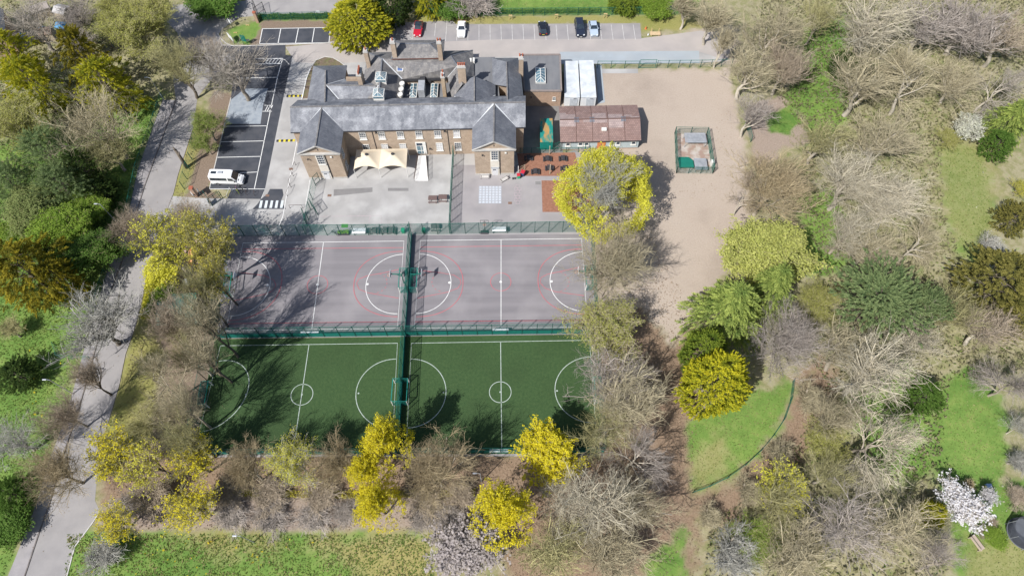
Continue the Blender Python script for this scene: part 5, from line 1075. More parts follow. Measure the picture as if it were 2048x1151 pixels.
def bin_(label, cpx, m, ml, ang=0, s=1.0, grp=None):
    c = P(*cpx); t = empty('wheelie_bin', (c[0], c[1], 0), label, 'bin', grp, ang); b = MB(); w0, w1 = .24 * s, .30 * s; h = 1.0 * s
    b.v = [(-w0, -w0, .08), (w0, -w0, .08), (w0, w0, .08), (-w0, w0, .08), (-w1, -w1 * 1.1, h), (w1, -w1 * 1.1, h), (w1, w1 * 1.1, h), (-w1, w1 * 1.1, h)]; b.f = [(3, 2, 1, 0), (4, 5, 6, 7)] + [(k, (k + 1) % 4, 4 + (k + 1) % 4, 4 + k) for k in range(4)]; b.m = [0] * 6
    b.build('body', m, t, bevel=.03); b = MB(); b.box((0, 0, h + .04), (w1 * 2.1, w1 * 2.35, .08)); b.build('lid', ml, t, bevel=.03)
    for q in (-1, 1): b = MB(); b.tube([(q * w0 - .03, w0 + .05, .1), (q * w0 + .03, w0 + .05, .1)], .1, 10); b.build('wheel', M_tyre, t)
M_bing = mat('bin_green', (.03, .36, .19), (.025, .30, .16), 3, .5); M_binr = mat('bin_red', (.50, .03, .05), None, 3, .5); M_binb = mat('bin_blue', (.06, .075, .16), None, 3, .5)
bin_('green bin with a red lid at the right wing corner', (1037, 356), M_bing, M_binr, .1); bin_('dark blue bin with a red lid beside the green one', (1045.5, 351), M_binb, M_binr, -.4, 1.15)
bin_('light green bin left of the court dividing fence top', (807, 465), M_bing, M_bing); bin_('green bin right of the court dividing fence top', (848, 464.5), mat('bin_dark_green', (.015, .22, .12), None, 3, .5), MATS['bin_dark_green'])
def post(label, cpx, h, m, w_=.12, name='wooden_post', cat='post', grp=None):
    c = P(*cpx); b = MB(); b.bar((c[0], c[1], 0), (c[0], c[1], h), w_); b.box((c[0], c[1], h + .03), (w_ * 1.15, w_ * 1.15, .06)); o = b.build(name, m, bevel=.01); tag(o, label, cat, grp); return o
M_ptim = mat('weathered_timber', (.42, .36, .27), (.36, .30, .22), 3, .85)
WP = 'wooden posts on and around the bark bed'
post('tall wooden post in the middle of the upper bark bed', (1099.5, 348), 2.7, M_ptim, .14, grp=WP); post('wooden post at the far edge of the bark bed by the container', (1098.5, 309), 2.4, M_ptim, .14, grp=WP); post('short wooden post at the far right edge of the bark bed', (1160, 309), 1.6, M_ptim, .14, grp=WP); post('green fence post by the yellow crown at the bark bed edge', (1169, 308), 2.6, M_fence, .12); post('white leaning-looking post behind the green bin', (1036.5, 345.5), 1.9, M_trim, .11, 'white_post')
# ladder frame lying over the lower bark bed
b = MB(); p = P(1104, 392)
for dy in (-.35, .35): b.bar((p[0], p[1] + dy, .1), (p[0] + 1.9, p[1] + dy + .25, 1.5), .08)
for k in range(4): f = (k + .5) / 4; b.bar((p[0] + 1.9 * f, p[1] - .35 + .25 * f, .1 + 1.4 * f), (p[0] + 1.9 * f, p[1] + .35 + .25 * f, .1 + 1.4 * f), .06)
tag(b.build('climbing_ladder', M_ptim), 'sloping wooden climbing ladder at the edge of the lower bark bed', 'ladder')
# trellis frame by the bins
b = MB(); p = P(1046, 343)
for k in range(4): b.bar((p[0] - .5, p[1] - .1 + k * .16, .2 + k * .25), (p[0] + .45, p[1] + .45 + k * .16, .2 + k * .25), .04)
for k in range(2): b.bar((p[0] - .4 + .7 * k, p[1] + .4 * k, 0), (p[0] - .4 + .7 * k, p[1] + .4 * k + .3, 1.2), .05)
tag(b.build('trellis_rack', M_ptim), 'small slatted timber rack in the shade behind the bins', 'rack')
b = MB(); c = P(1028, 358); b.lathe((c[0] - .18, c[1], 0), [(.16, 0), (.18, .3), (.12, .34)], 10); b.lathe((c[0] + .2, c[1] + .05, 0), [(.15, 0), (.17, .26), (.1, .3)], 10); tag(b.build('plant_pots', M_dark), 'pair of small dark pots at the corner of the right wing', 'pots')
# portable basketball hoop in the playground
c = P(970, 465); t = empty('portable_hoop', (c[0], c[1], 0), 'portable black basketball hoop behind the top fence of the right tarmac court', 'basketball hoop'); b = MB(); b.prism([(c[0] + x, c[1] + y) for x, y in ((-.8, -.35), (.6, -.35), (.6, .3), (-.8, .3))], 0, .25); part(b, 'base', M_dark, t, bevel=.05)
b = MB(); b.bar((c[0], c[1], .2), (c[0], c[1] + .1, 3.2), .09); b.bar((c[0] - .4, c[1], .25), (c[0], c[1], 1.2), .06); b.bar((c[0] + .4, c[1], .25), (c[0], c[1], 1.2), .06); part(b, 'post', M_dark, t)
b = MB()
for z in (2.85, 3.75): b.bar((c[0] - .7, c[1] + .12, z), (c[0] + .7, c[1] + .12, z), .06)
for x in (-.7, 0, .7): b.bar((c[0] + x, c[1] + .12, 2.85), (c[0] + x, c[1] + .12, 3.75), .05)
b.bar((c[0] - .25, c[1] + .12, 3.2), (c[0] + .25, c[1] + .12, 3.2), .05); part(b, 'backboard', M_dark, t); b = MB(); b.tube([(c[0] + .23 * math.cos(k * .52), c[1] - .2 + .23 * math.sin(k * .52), 3.0) for k in range(13)], .025, 5); part(b, 'ring', M_orange, t)
b = MB(); a, d = P(682.5, 455), P(696.5, 448); b.prism([(a[0], a[1]), (d[0], a[1]), (d[0], d[1]), (a[0], d[1])], .02, .06); tag(b.build('play_mat', mat('green_mat', (.10, .30, .05), (.08, .25, .045), 2, .9), bevel=.01), 'bright green rectangular mat lying behind the top court fence', 'mat')
c = P(688, 467); t = empty('planter', (c[0], c[1], 0), 'long planter with green leaves beside the white board at the top court fence', 'planter'); b = MB(); b.box((c[0], c[1], .25), (2.0, .7, .5)); part(b, 'box', M_dark, t, bevel=.02); rg = random.Random(4); b = MB()
for k in range(160): x, y, z = c[0] + rg.uniform(-.95, .95), c[1] + rg.uniform(-.33, .33), rg.uniform(.5, .85); s = .09; a_ = rg.uniform(0, 6.3); b.face([(x + s * math.cos(a_ + q), y + s * math.sin(a_ + q), z + rg.uniform(-.06, .06)) for q in (0, 1.57, 3.14, 4.71)])
part(b, 'leaves', mat('planter_leaf', (.10, .28, .03), (.25, .36, .06), 6, .8), t)
# wooden frames on the top grass verge, slatted bench, cone
WF = 'wooden post-and-rail frames on the grass behind the parked cars'
for k, (x, y) in enumerate(((920.5, 41), (1021, 39.5), (1112.5, 38), (1210, 36.5))):
    c = P(x, y); t = empty('low_hurdle', (c[0], c[1], 0), ('small timber hurdle on the verge above the white saloon', 'small timber hurdle on the verge second from the school side', 'small timber hurdle on the verge between black hatchback and dark estate', 'small timber hurdle on the verge nearest the slatted bench')[k], 'hurdle', WF)
    for s in (-1, 1): b = MB(); b.bar((c[0] + s * .3, c[1], 0), (c[0] + s * .3, c[1], 1.1), .09); part(b, 'post', M_wood, t)
    b = MB(); b.box((c[0], c[1], 1.13), (.78, .25, .07)); part(b, 'top_rail', M_wood, t)
c = P(1310, 70); t = empty('slatted_bench', (c[0], c[1], 0), 'pale slatted timber bench with two posts at the car park end', 'bench'); b = MB()
for k in range(5): b.box((c[0], c[1] - .42 + k * .21, .42), (2.2, .15, .05))
part(b, 'seat', mat('bench_timber', (.56, .43, .27), (.48, .36, .22), 3, .8), t)
for s in (-1, 1): b = MB(); b.box((c[0] + s * .8, c[1], .2), (.12, .9, .4)); part(b, 'leg', M_wood, t); b = MB(); b.bar((c[0] + s * .75, c[1] + .55, 0), (c[0] + s * .8, c[1] + .7, 1.2), .1); part(b, 'back_post', M_wood, t)
c = P(1291.5, 58); b = MB(); b.box((c[0], c[1], .02), (.42, .42, .04)); b.lathe((c[0], c[1], .04), [(.18, 0), (.05, .65)], 10); tag(b.build('traffic_cone', M_orange), 'small orange traffic cone on the verge beside the slatted bench', 'cone')
c = P(1296, 71); b = MB(); b.lathe((c[0], c[1], 0), [(.14, 0), (.16, .25), (.1, .4), (.02, .42)], 8); tag(b.build('marker_stone', M_sign), 'small white marker stone beside the slatted bench', 'stone')
# signs near the top entrance
def signboard(label, base, h, wv, hv, ang, m=M_sign, pm=M_post):
    c = P(*base); t = empty('sign_board', (c[0], c[1], 0), label, 'sign', None, ang)
    for s in (-1, 1): b = MB(); b.bar((s * wv * .4, 0, 0), (s * wv * .4, 0, h), .07); b.build('post', pm, t)
    b = MB(); b.box((0, -.05, h - hv / 2), (wv, .05, hv)); b.build('board', m, t, bevel=.01)
signboard('large white sign board on posts in the grass corner by the entrance', (465, 84), 1.9, 2.0, 1.1, math.radians(-48)); signboard('small white sign board deeper in the entrance grass corner', (464, 54), 1.9, 1.0, .8, math.radians(-50)); signboard('small white notice at the left foot of the dark bays', (498, 86), 1.0, .7, .5, 0); signboard('green sign board at the kerb of the entrance corner', (492, 90), 2.6, 1.1, 1.6, math.radians(-15), M_fence); signboard('pale notice fixed on the fence above the dark bays', (640, 37), 2.0, .8, .5, 0)
signboard('white notice beside the lower brick pier facing the road', (389, 394), 1.3, .9, .5, math.radians(-45)); signboard('pale grey sign board on the planting strip behind the lower pier', (404, 392), 2.0, .9, .9, math.radians(-55), mat('pale_blue_board', (.40, .47, .52), None, 2, .6)); signboard('pale grey board between the two lower gate leaves', (421, 409), 1.5, .8, 1.2, math.radians(-60), MATS['pale_blue_board'])
for x, y, l in ((471, 66, 'short yellow timber rail lying on the entrance grass nearer the large sign'), (495.5, 51, 'short yellow timber rail lying on the entrance grass nearer the pier')):
    c = P(x, y); b = MB(); b.box((c[0], c[1], .12), (.75, .12, .1)); b.box((c[0] - .28, c[1], .04), (.1, .3, .08)); b.box((c[0] + .28, c[1], .04), (.1, .3, .08)); tag(b.build('timber_rail', M_wood), l, 'timber rail', 'short timber rails on the entrance grass')
# garden things lower right
c = P(2034, 1068); t = empty('trampoline', (c[0] + .2, c[1], 0), 'round black trampoline with tall safety net on the garden lawn', 'trampoline'); x, y = c[0] + .3, c[1]; R = 2.15
b = MB(); b.tube([(x + R * math.cos(k * math.pi / 12), y + R * math.sin(k * math.pi / 12), .85) for k in range(25)], .05, 6, close=False)
for k in range(6): a_ = k * math.pi / 3 + .3; b.tube([(x + R * math.cos(a_), y + R * math.sin(a_), 0), (x + R * math.cos(a_), y + R * math.sin(a_), 2.7)], .03, 6)
part(b, 'frame', M_metal, t); b = MB(); b.lathe((x, y, .83), [(R * .84, 0), (R * .84, .02)], 32); part(b, 'jumping_mat', M_blackp, t); b = MB()
b.lathe((x, y, .86), [(R * .82, 0.02), (R * .85, .05), (R * 1.02, .05), (R * 1.04, 0)], 32); part(b, 'pad', mat('grey_pad', (.10, .11, .125), (.085, .09, .105), 2, .7), t); b = MB()
for k in range(90): a_ = k * 2 * math.pi / 90; b.bar((x + R * .98 * math.cos(a_), y + R * .98 * math.sin(a_), .9), (x + R * .98 * math.cos(a_), y + R * .98 * math.sin(a_), 2.65), .035)
for z in np.arange(.95, 2.7, .16): b.tube([(x + R * .98 * math.cos(k * math.pi / 15), y + R * .98 * math.sin(k * math.pi / 15), z) for k in range(31)], .014, 4, close=False)
part(b, 'safety_net', mat('net_charcoal', (.05, .055, .065), None, 2, .8), t)
c = P(1951, 1085); t = empty('garden_bench', (c[0], c[1], 0), 'weathered timber garden seat beside the white magnolia', 'bench', None, math.radians(115)); b = MB()
for k in range(5): b.box((0, -.35 + k * .17, .45), (2.1, .15, .05))
b.build('seat', mat('driftwood', (.40, .33, .27), (.34, .28, .23), 3, .85, stretch=(1, 6, 1)), t); b = MB()
for k in range(3): b.box((0, .52, .6 + k * .16), (2.1, .05, .13))
b.build('backrest', MATS['driftwood'], t)
for s in (-1, 1): b = MB(); b.box((s * .95, 0, .22), (.1, .85, .44)); b.bar((s * .95, .5, 0), (s * .95, .54, 1.0), .09); b.build('leg', MATS['driftwood'], t)
c = P(1974, 972); b = MB(); b.box((c[0], c[1], .35), (.8, .6, .5)); b.lathe((c[0] - .45, c[1] - .15, 0), [(.2, .1), (.25, .35), (.1, .55)], 8, 1); b.bar((c[0] + .3, c[1] + .3, .4), (c[0] + .7, c[1] + .6, 1.1), .05, m=2); tag(b.build('garden_toy', [mat('pale_blue_plastic', (.28, .40, .58), None, 2, .5), mat('yellow_plastic', (.62, .55, .04), None, 2, .5), M_dark], bevel=.04), 'small blue and yellow garden toy on the lawn above the magnolia', 'toy')
# back gardens top left
M_bluet = mat('blue_tarpaulin', (.05, .26, .52), (.12, .36, .62), 3, .6); M_shedr = mat('shed_felt', (.33, .29, .27), (.27, .24, .22), 1, .9)
def gshed(label, cpx, wx, wy, h, m, ang):
    c = P(*cpx); t = empty('garden_shed', (c[0], c[1], 0), label, 'shed', 'sheds in the back gardens', ang); b = MB(); b.prism([(-wx / 2, -wy / 2), (wx / 2, -wy / 2), (wx / 2, wy / 2), (-wx / 2, wy / 2)], 0, h); b.build('wall', M_ptim, t); b = MB(); e = .15
    A, B_, C_, D_ = (-wx / 2 - e, -wy / 2 - e, h), (wx / 2 + e, -wy / 2 - e, h), (wx / 2 + e, wy / 2 + e, h), (-wx / 2 - e, wy / 2 + e, h); R1, R2 = (-wx / 2 - e, 0, h + .6), (wx / 2 + e, 0, h + .6)
    slab(b, [A, B_, R2, R1], .06); slab(b, [(R1[0], 0, h + .61), (R2[0], 0, h + .61), C_, D_], .06); b.build('roof', m, t)
gshed('grey roofed garden shed among bare trees left of the blue tarpaulin', (90, 30), 3.4, 2.2, 2.1, M_shedr, .5); gshed('pale roofed garden shed right of the blue tarpaulin', (133, 34), 2.6, 2.4, 2.0, mat('pale_shed_felt', (.42, .41, .41), None, 2, .9), -.3); gshed('brown roofed garden shed below the blue tarpaulin', (102, 76), 2.4, 2.2, 1.9, mat('brown_shed_felt', (.26, .18, .14), None, 2, .9), .2)
for x, y, s, l in ((121, 52, 1.1, 'bright blue tarpaulin heap in the back gardens'), (84, 57, .6, 'small blue plastic heap near the dark bare tree'), (44, 74, .9, 'dull blue tarpaulin heap above the golden conifers')):
    c = P(x, y); rg = random.Random(x); b = MB(); n = 7; i = 0
    for a_ in range(n):
        for d in range(n): u, v = a_ / (n - 1) * 2 - 1, d / (n - 1) * 2 - 1; b.v.append((c[0] + u * s, c[1] + v * s * .9, .05 + .8 * s * max(0, 1 - u * u) * max(0, 1 - v * v) + rg.uniform(0, .22)))
    for a_ in range(n - 1):
        for d in range(n - 1): k = a_ * n + d; b.f.append((k, k + n, k + n + 1, k + 1)); b.m.append(0)
    tag(b.build('tarpaulin', M_bluet), l, 'tarpaulin', 'blue sheets in the back gardens')
# white oil-tank like drum and slide in the yard under the big yellow trees
c = P(374, 566); b = MB(); b.lathe((c[0], c[1], 0), [(.5, 0), (.52, .5), (.45, .8), (.1, .9)], 14); tag(b.build('water_butt', M_sign), 'round white butt on the bare ground by the green-roofed hut', 'water butt')
sheet('play_slabs', [(352, 560), (383, 560), (395, 480), (365, 482)], .012, mat('pink_slabs', (.42, .30, .24), (.36, .27, .22), .8, .9, coords='World'))
b = MB(); c = P(385, 520); i = 0
b.bar((c[0], c[1] - 1.2, .2), (c[0] + .1, c[1] + 1.0, 1.4), .6, .06); b.bar((c[0] - .3, c[1] - 1.2, .3), (c[0] - .2, c[1] + 1.0, 1.5), .06, .2); b.bar((c[0] + .3, c[1] - 1.2, .3), (c[0] + .4, c[1] + 1.0, 1.5), .06, .2); b.box((c[0] + .1, c[1] + 1.4, 1.35), (.8, .8, .08)); b.bar((c[0] - .2, c[1] + 1.7, 0), (c[0] - .2, c[1] + 1.7, 1.4), .08); b.bar((c[0] + .4, c[1] + 1.7, 0), (c[0] + .4, c[1] + 1.7, 1.4), .08)
tag(b.build('play_slide', mat('orange_plastic', (.58, .27, .07), None, 2, .5)), 'orange play slide half hidden under the yellow-green maple', 'slide')
# ---------------------------------------------------------------- trees: skeletons grown in numpy, one mesh per kind, copied and re-coloured
def unit(v): return v / (np.linalg.norm(v, axis=-1, keepdims=True) + 1e-9)
def tubes_np(P_, R_, sides=3):
    """P_ (N,K,3), R_ (N,K) -> verts, quads"""
    N_, K, _ = P_.shape; T = np.empty_like(P_); T[:, 1:-1] = P_[:, 2:] - P_[:, :-2]; T[:, 0] = P_[:, 1] - P_[:, 0]; T[:, -1] = P_[:, -1] - P_[:, -2]; T = unit(T)
    up = np.where(np.abs(T[..., 2:3]) < .9, np.array((0, 0, 1.0)), np.array((1.0, 0, 0))); X = unit(np.cross(T, up)); Y = np.cross(X, T)
    th = np.arange(sides) * 2 * np.pi / sides
    V = P_[:, :, None] + (X[:, :, None] * np.cos(th)[:, None] + Y[:, :, None] * np.sin(th)[:, None]) * R_[:, :, None, None]
    idx = np.arange(N_ * K * sides).reshape(N_, K, sides); a = idx[:, :-1]; b = idx[:, 1:]
    F = np.stack([a, np.roll(a, -1, 2), np.roll(b, -1, 2), b], -1).reshape(-1, 4)
    return V.reshape(-1, 3), F
def grow(rng, Pp, Rp, n, t0, t1, ang, length, K=4, curl=.15, upb=.2, rfac=.55, rend=.35, env=None, lenvar=.35, taper=.5):
    """n children on each parent polyline"""
    N_, Kp, _ = Pp.shape; M = N_ * n
    t = (t0 + (t1 - t0) * (np.tile(np.arange(n), N_) + rng.random(M)) / n) * (Kp - 1); par = np.repeat(np.arange(N_), n)
    k = np.clip(t.astype(int), 0, Kp - 2); f = (t - k)[:, None]; S0 = Pp[par, k] * (1 - f) + Pp[par, k + 1] * f; tan = unit(Pp[par, k + 1] - Pp[par, k]); r0 = (Rp[par, k] * (1 - f[:, 0]) + Rp[par, k + 1] * f[:, 0]) * rfac
    rv = rng.normal(size=(M, 3)); rv -= (rv * tan).sum(1, keepdims=True) * tan; rv = unit(rv); a = np.radians(ang[0] + (ang[1] - ang[0]) * rng.random(M))[:, None]
    d = unit(tan * np.cos(a) + rv * np.sin(a) + np.array((0, 0, upb))); L = length * (1 - lenvar + 2 * lenvar * rng.random(M)) * (1 - taper * (t / (Kp - 1) - t0) / max(t1 - t0, 1e-3) * .6)
    pts = [S0]
    for j in range(1, K): d = unit(d + rng.normal(size=(M, 3)) * curl + np.array((0, 0, upb * .35))); pts.append(pts[-1] + d * (L / (K - 1))[:, None])
    Pc = np.stack(pts, 1)
    if env is not None:                                        # keep the crown inside its rounded outline
        c, rr = env; e = (Pc[:, -1] - c) / rr; q = np.linalg.norm(e, axis=1); s = np.clip(1.0 / np.maximum(q, 1e-6), .25, 1.0); s = np.where(q > 1, s * (.9 + .16 * rng.random(M)), 1.0); Pc = S0[:, None] + (Pc - S0[:, None]) * s[:, None, None]; qq = np.linalg.norm((Pc - c) / rr, axis=2, keepdims=True); Pc = np.where(qq > 1.05, c + (Pc - c) * (1.05 / np.maximum(qq, 1e-6)) ** .85, Pc)
    Rc = r0[:, None] * (1 - (1 - rend) * np.linspace(0, 1, K))[None]
    return Pc, Rc
def leaf_quads(rng, C, size, asp=.6, upw=.6, jit=.35, along=None):
    n = len(C); nrm = unit(rng.normal(size=(n, 3)) + np.array((0, 0, upw))); a = rng.normal(size=(n, 3)) if along is None else along + rng.normal(size=(n, 3)) * .35
    a -= (a * nrm).sum(1, keepdims=True) * nrm; a = unit(a); b = np.cross(nrm, a); s = (size * (1 - jit + 2 * jit * rng.random(n)))[:, None]
    V = np.stack([C - a * s, C + b * s * asp, C + a * s, C - b * s * asp], 1).reshape(-1, 3); F = np.arange(4 * n).reshape(n, 4); return V, F
def skeleton(seed, H=14.0, rad=6.5, zc=.60, nl=(8, 8, 8, 7), trunk=.30, ang1=(22, 52), forked=False, twig=.95, up=.22, rt=.24, upright=1.0, k2=.30, wob_=.1):
    rng = np.random.default_rng(seed); c = np.array((0, 0, H * zc)); rr = np.array((rad, rad, H * (1 - zc)))
    th = H * (.62 if not forked else .30); K = 7; tp = np.zeros((1, K, 3)); tp[0, :, 2] = np.linspace(0, th, K); tp[0, 1:, :2] = np.cumsum(rng.normal(size=(K - 1, 2)) * wob_ * th / K, 0); tr = np.linspace(rt, rt * .45, K)[None]
    L1 = grow(rng, tp, tr, nl[0], trunk if not forked else .75, 1.0, ang1, H * .46 * upright, 6, .09, up * 1.6, .62, .30, (c, rr), .2, .7)
    L2 = grow(rng, *L1, nl[1], .18, 1.0, (25, 55), H * k2, 5, .10, up, .62, .25, (c, rr * 1.02), .3)
    L3 = grow(rng, *L2, nl[2], .15, 1.0, (25, 60), H * .135, 4, .13, up, .60, .4, (c, rr * 1.04), .35)
    L4 = grow(rng, *L3, nl[3], .1, 1.0, (25, 60), twig, 3, .16, up * .8, .75, .3, None, .35)
    return rng, (tp, tr), L1, L2, L3, L4
def cat_mesh(parts):
    Vs, Fs, o = [], [], 0
    for V, F in parts: Vs.append(V); Fs.append(F + o); o += len(V)
    return np.concatenate(Vs), np.concatenate(Fs)
PROTO = {}
def bare_proto(name, seed, leaf=None, shell=0, fill=0, tw=(.034, .022, .017), **kw):
    """trunk mesh (trunk, limbs) + crown mesh (branches, twigs, and leaf clusters as a second material)"""
    rng, T, L1, L2, L3, L4 = skeleton(seed, **kw)
    Vt, Ft = cat_mesh([tubes_np(*T, 8), tubes_np(L1[0], np.maximum(L1[1], .045), 6)])
    tm = mesh_np(name + '_trunk', Vt, [Ft], [None], smooth=True)
    Vc, Fc = cat_mesh([tubes_np(L2[0], np.clip(L2[1], tw[0], .075), 4), tubes_np(L3[0], np.clip(L3[1], tw[1], .03), 3), tubes_np(L4[0], np.clip(L4[1], tw[2] * .8, tw[2]), 3)])
    mi = np.zeros(len(Fc), np.int32); fs = [Fc]
    if leaf:
        nper, size, spread, frac, asp, upw = leaf; E = L4[0]; keep = rng.random(len(E)) < frac
        if shell: q_ = (E[:, 2] - (0, 0, kw['H'] * kw['zc'])) / (kw['rad'], kw['rad'], kw['H'] * (1 - kw['zc'])); keep &= (np.linalg.norm(q_, axis=1) > shell) & (q_ @ np.array((0, -.50, .866)) < .58)
        E = E[keep]; base = np.concatenate([E[:, 1], E[:, 2]], 0); C = np.repeat(base, max(1, nper // 2), 0); C = C + rng.normal(size=C.shape) * spread
        if fill:                                               # more flower clusters through the outer shell of the crown, in lumps
            d = unit(rng.normal(size=(fill * 2, 3))); d = d[d[:, 2] > -.55]; lump = 1 + .07 * np.sin(7 * d[:, 0] + 3) + .07 * np.sin(8 * d[:, 1] - 4 * d[:, 2]) + .05 * np.sin(15 * d[:, 0] * d[:, 1] + 9 * d[:, 2])
            if shell: d, lump = d[(d @ np.array((0, -.50, .866)) < .50)], lump[(d @ np.array((0, -.50, .866)) < .50)]
            d, lump = d[:fill], lump[:fill]; rr_ = (.80 + .2 * rng.random(len(d)) ** .5) * lump; S_ = d * rr_[:, None] * np.array((kw['rad'], kw['rad'], kw['H'] * (1 - kw['zc']))) * .97 + np.array((0, 0, kw['H'] * kw['zc']))
            C2 = np.repeat(S_, nper, 0); C = np.concatenate([C, C2 + rng.normal(size=C2.shape) * spread * 1.5])
        Vl, Fl = leaf_quads(rng, C, size, asp, upw); fs = [Fc, Fl + len(Vc)]; Vc = np.concatenate([Vc, Vl]); mi = np.concatenate([mi, np.ones(len(Fl), np.int32)])
        cm = mesh_np(name + '_crown', Vc, fs, [None, None], mi); at = cm.attributes.new('tint', 'FLOAT', 'FACE'); at.data.foreach_set('value', np.concatenate([np.zeros(len(Fc)), np.repeat(rng.random(len(Fl) // max(1, nper // 2) + 1), max(1, nper // 2))[:len(Fl)]]).astype(np.float32))
    else: cm = mesh_np(name + '_crown', Vc, fs, [None], mi)
    E_ = L4[0].reshape(-1, 3); PROTO[name] = dict(trunk=tm, crown=cm, rad=kw['rad'] * 1.03 if fill else float(np.percentile(np.hypot(E_[:, 0], E_[:, 1]), 93)), zc=kw['H'] * kw['zc'] if fill else float(np.percentile(E_[:, 2], 55)), cx=np.zeros(2) if fill else E_[:, :2].mean(0)); return PROTO[name]
def spray_proto(name, seed, H=11.0, rad=4.0, n=620, per=26, prof='ovoid', size=.30, asp=.22, spr=.75, droop=-.1, low=.08, layers=0, upw=.3, inner=.5, lay_th=.25, lump=.18, tight=1.0):
    """evergreen: sprays of many small leaf blades set through the outer part of the crown"""
    rng = np.random.default_rng(seed); u = rng.random(n) ** .8; z = low * H + (1 - low) * H * u
    if prof == 'cone': R = rad * (1 - u) ** .8 + .25
    elif prof == 'flat': R = rad * np.sqrt(np.clip(1 - (2 * u - 1) ** 2, 0, 1)) * .9 + .4
    else: R = rad * np.sin(np.pi * np.clip(.18 + u * .80, 0, 1)) ** .75 + .15
    th = rng.random(n) * 2 * np.pi
    if layers: zl = np.round(u * layers) / layers; z = low * H + (1 - low) * H * (zl + rng.normal(size=n) * lay_th / layers)
    R = R * (1 + lump * np.sin(3 * th + 5 * u) + lump * .8 * np.sin(5 * th - 9 * u + 2) + lump * .5 * np.sin(9 * th + 14 * u)); q = inner + (1 - inner) * rng.random(n) ** .6
    S0 = np.stack([np.cos(th) * R * q, np.sin(th) * R * q, z], 1); out = np.stack([np.cos(th), np.sin(th), np.full(n, .25) + droop + .9 * (u - .5)], 1); out = unit(out + rng.normal(size=(n, 3)) * .28)
    Ls = spr * (.6 + .8 * rng.random(n)); t = rng.random((n, per)); C = S0[:, None] + out[:, None] * (t * Ls[:, None])[..., None]
    side = rng.normal(size=(n, per, 3)) * (.20 * tight * (1.15 - t) * spr)[..., None]; C = C + side; C[..., 2] += droop * t * t * spr * .6
    al = np.repeat(out, per, 0) + side.reshape(-1, 3) * 1.2; V, F = leaf_quads(rng, C.reshape(-1, 3), size, asp, upw, .4, al)
    K = 6; tp = np.zeros((1, K, 3)); tp[0, :, 2] = np.linspace(0, H * .9, K); tr = np.linspace(.26, .05, K)[None]
    nb = 46; zb = np.linspace(.12, .85, nb) * H; tb = rng.random(nb) * 6.28; ub = zb / H; Rb = rad * .75 * (np.sin(np.pi * np.clip(.18 + ub * .8, 0, 1)) if prof != 'cone' else (1 - ub)); B0 = np.stack([0 * zb, 0 * zb, zb], 1); B1 = np.stack([np.cos(tb) * Rb, np.sin(tb) * Rb, zb + .1 * Rb], 1); Bp = np.stack([B0, (B0 + B1) / 2 + (0, 0, .15), B1], 1); Br = np.tile(np.array((.07, .045, .02)), (nb, 1))
    Vt, Ft = cat_mesh([tubes_np(tp, tr, 8), tubes_np(Bp, Br, 4)]); tm = mesh_np(name + '_trunk', Vt, [Ft], [None], smooth=True); cm = mesh_np(name + '_crown', V, [F], [None])
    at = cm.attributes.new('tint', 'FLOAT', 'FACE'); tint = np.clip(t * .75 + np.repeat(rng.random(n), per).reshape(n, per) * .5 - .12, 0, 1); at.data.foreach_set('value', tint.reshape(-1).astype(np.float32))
    E_ = C.reshape(-1, 3); PROTO[name] = dict(trunk=tm, crown=cm, rad=float(np.percentile(np.hypot(E_[:, 0], E_[:, 1]), 95)), zc=float(np.percentile(E_[:, 2], 52)), cx=np.zeros(2)); return PROTO[name]
W1 = (.032, .0165, .0085)
bare_proto('oak', 11, H=14, rad=6.5, nl=(9, 8, 6, 6), tw=W1); bare_proto('ash', 12, H=16, rad=6.0, zc=.62, nl=(8, 8, 6, 6), ang1=(15, 40), up=.38, trunk=.25, tw=W1); bare_proto('spread', 13, H=11, rad=7.0, zc=.58, nl=(9, 8, 6, 6), ang1=(35, 70), up=.12, forked=True, tw=W1)
bare_proto('broom', 14, H=13, rad=6.0, zc=.55, nl=(11, 8, 6, 5), ang1=(15, 50), up=.45, forked=True, rt=.2, tw=W1); bare_proto('lime', 15, H=15, rad=5.5, zc=.58, nl=(12, 8, 7, 7), ang1=(30, 65), up=.3, trunk=.22, tw=W1); bare_proto('gnarl', 16, H=10, rad=6.5, zc=.55, nl=(9, 8, 6, 6), ang1=(35, 75), up=.05, wob_=.2, k2=.34, tw=(.038, .019, .009)); bare_proto('shrub', 17, H=5, rad=3.2, zc=.5, nl=(10, 7, 6, 5), ang1=(15, 60), up=.25, forked=True, twig=.5, rt=.11, tw=(.02, .013, .0085))
bare_proto('dense', 29, H=12, rad=6.0, zc=.55, nl=(13, 8, 7, 7), ang1=(12, 70), up=.25, forked=True, rt=.2, k2=.28, tw=(.026, .014, .0085)); bare_proto('sapling', 18, H=9, rad=3.6, zc=.58, nl=(9, 7, 6, 5), ang1=(20, 45), up=.4, twig=.7, rt=.13, tw=W1); bare_proto('plane', 19, H=17, rad=6.5, zc=.62, nl=(8, 8, 6, 6), ang1=(18, 45), up=.32, trunk=.3, k2=.28, tw=W1); bare_proto('fan', 20, H=12, rad=6.8, zc=.56, nl=(13, 7, 6, 6), ang1=(10, 68), up=.25, forked=True, rt=.22, tw=W1)
bare_proto('maple_full', 21, leaf=(12, .095, .11, .72, .8, 1.5), H=13, rad=6.0, zc=.57, nl=(9, 8, 6, 5), up=.25); bare_proto('maple_thin', 22, leaf=(6, .10, .10, .31, .8, 1.5), H=12, rad=6.0, zc=.57, nl=(9, 8, 6, 5), ang1=(25, 60), up=.22); bare_proto('maple_dense', 23, leaf=(12, .095, .12, .65, .8, 1.5), fill=330, H=12, rad=5.0, zc=.55, nl=(9, 8, 6, 5), up=.3)
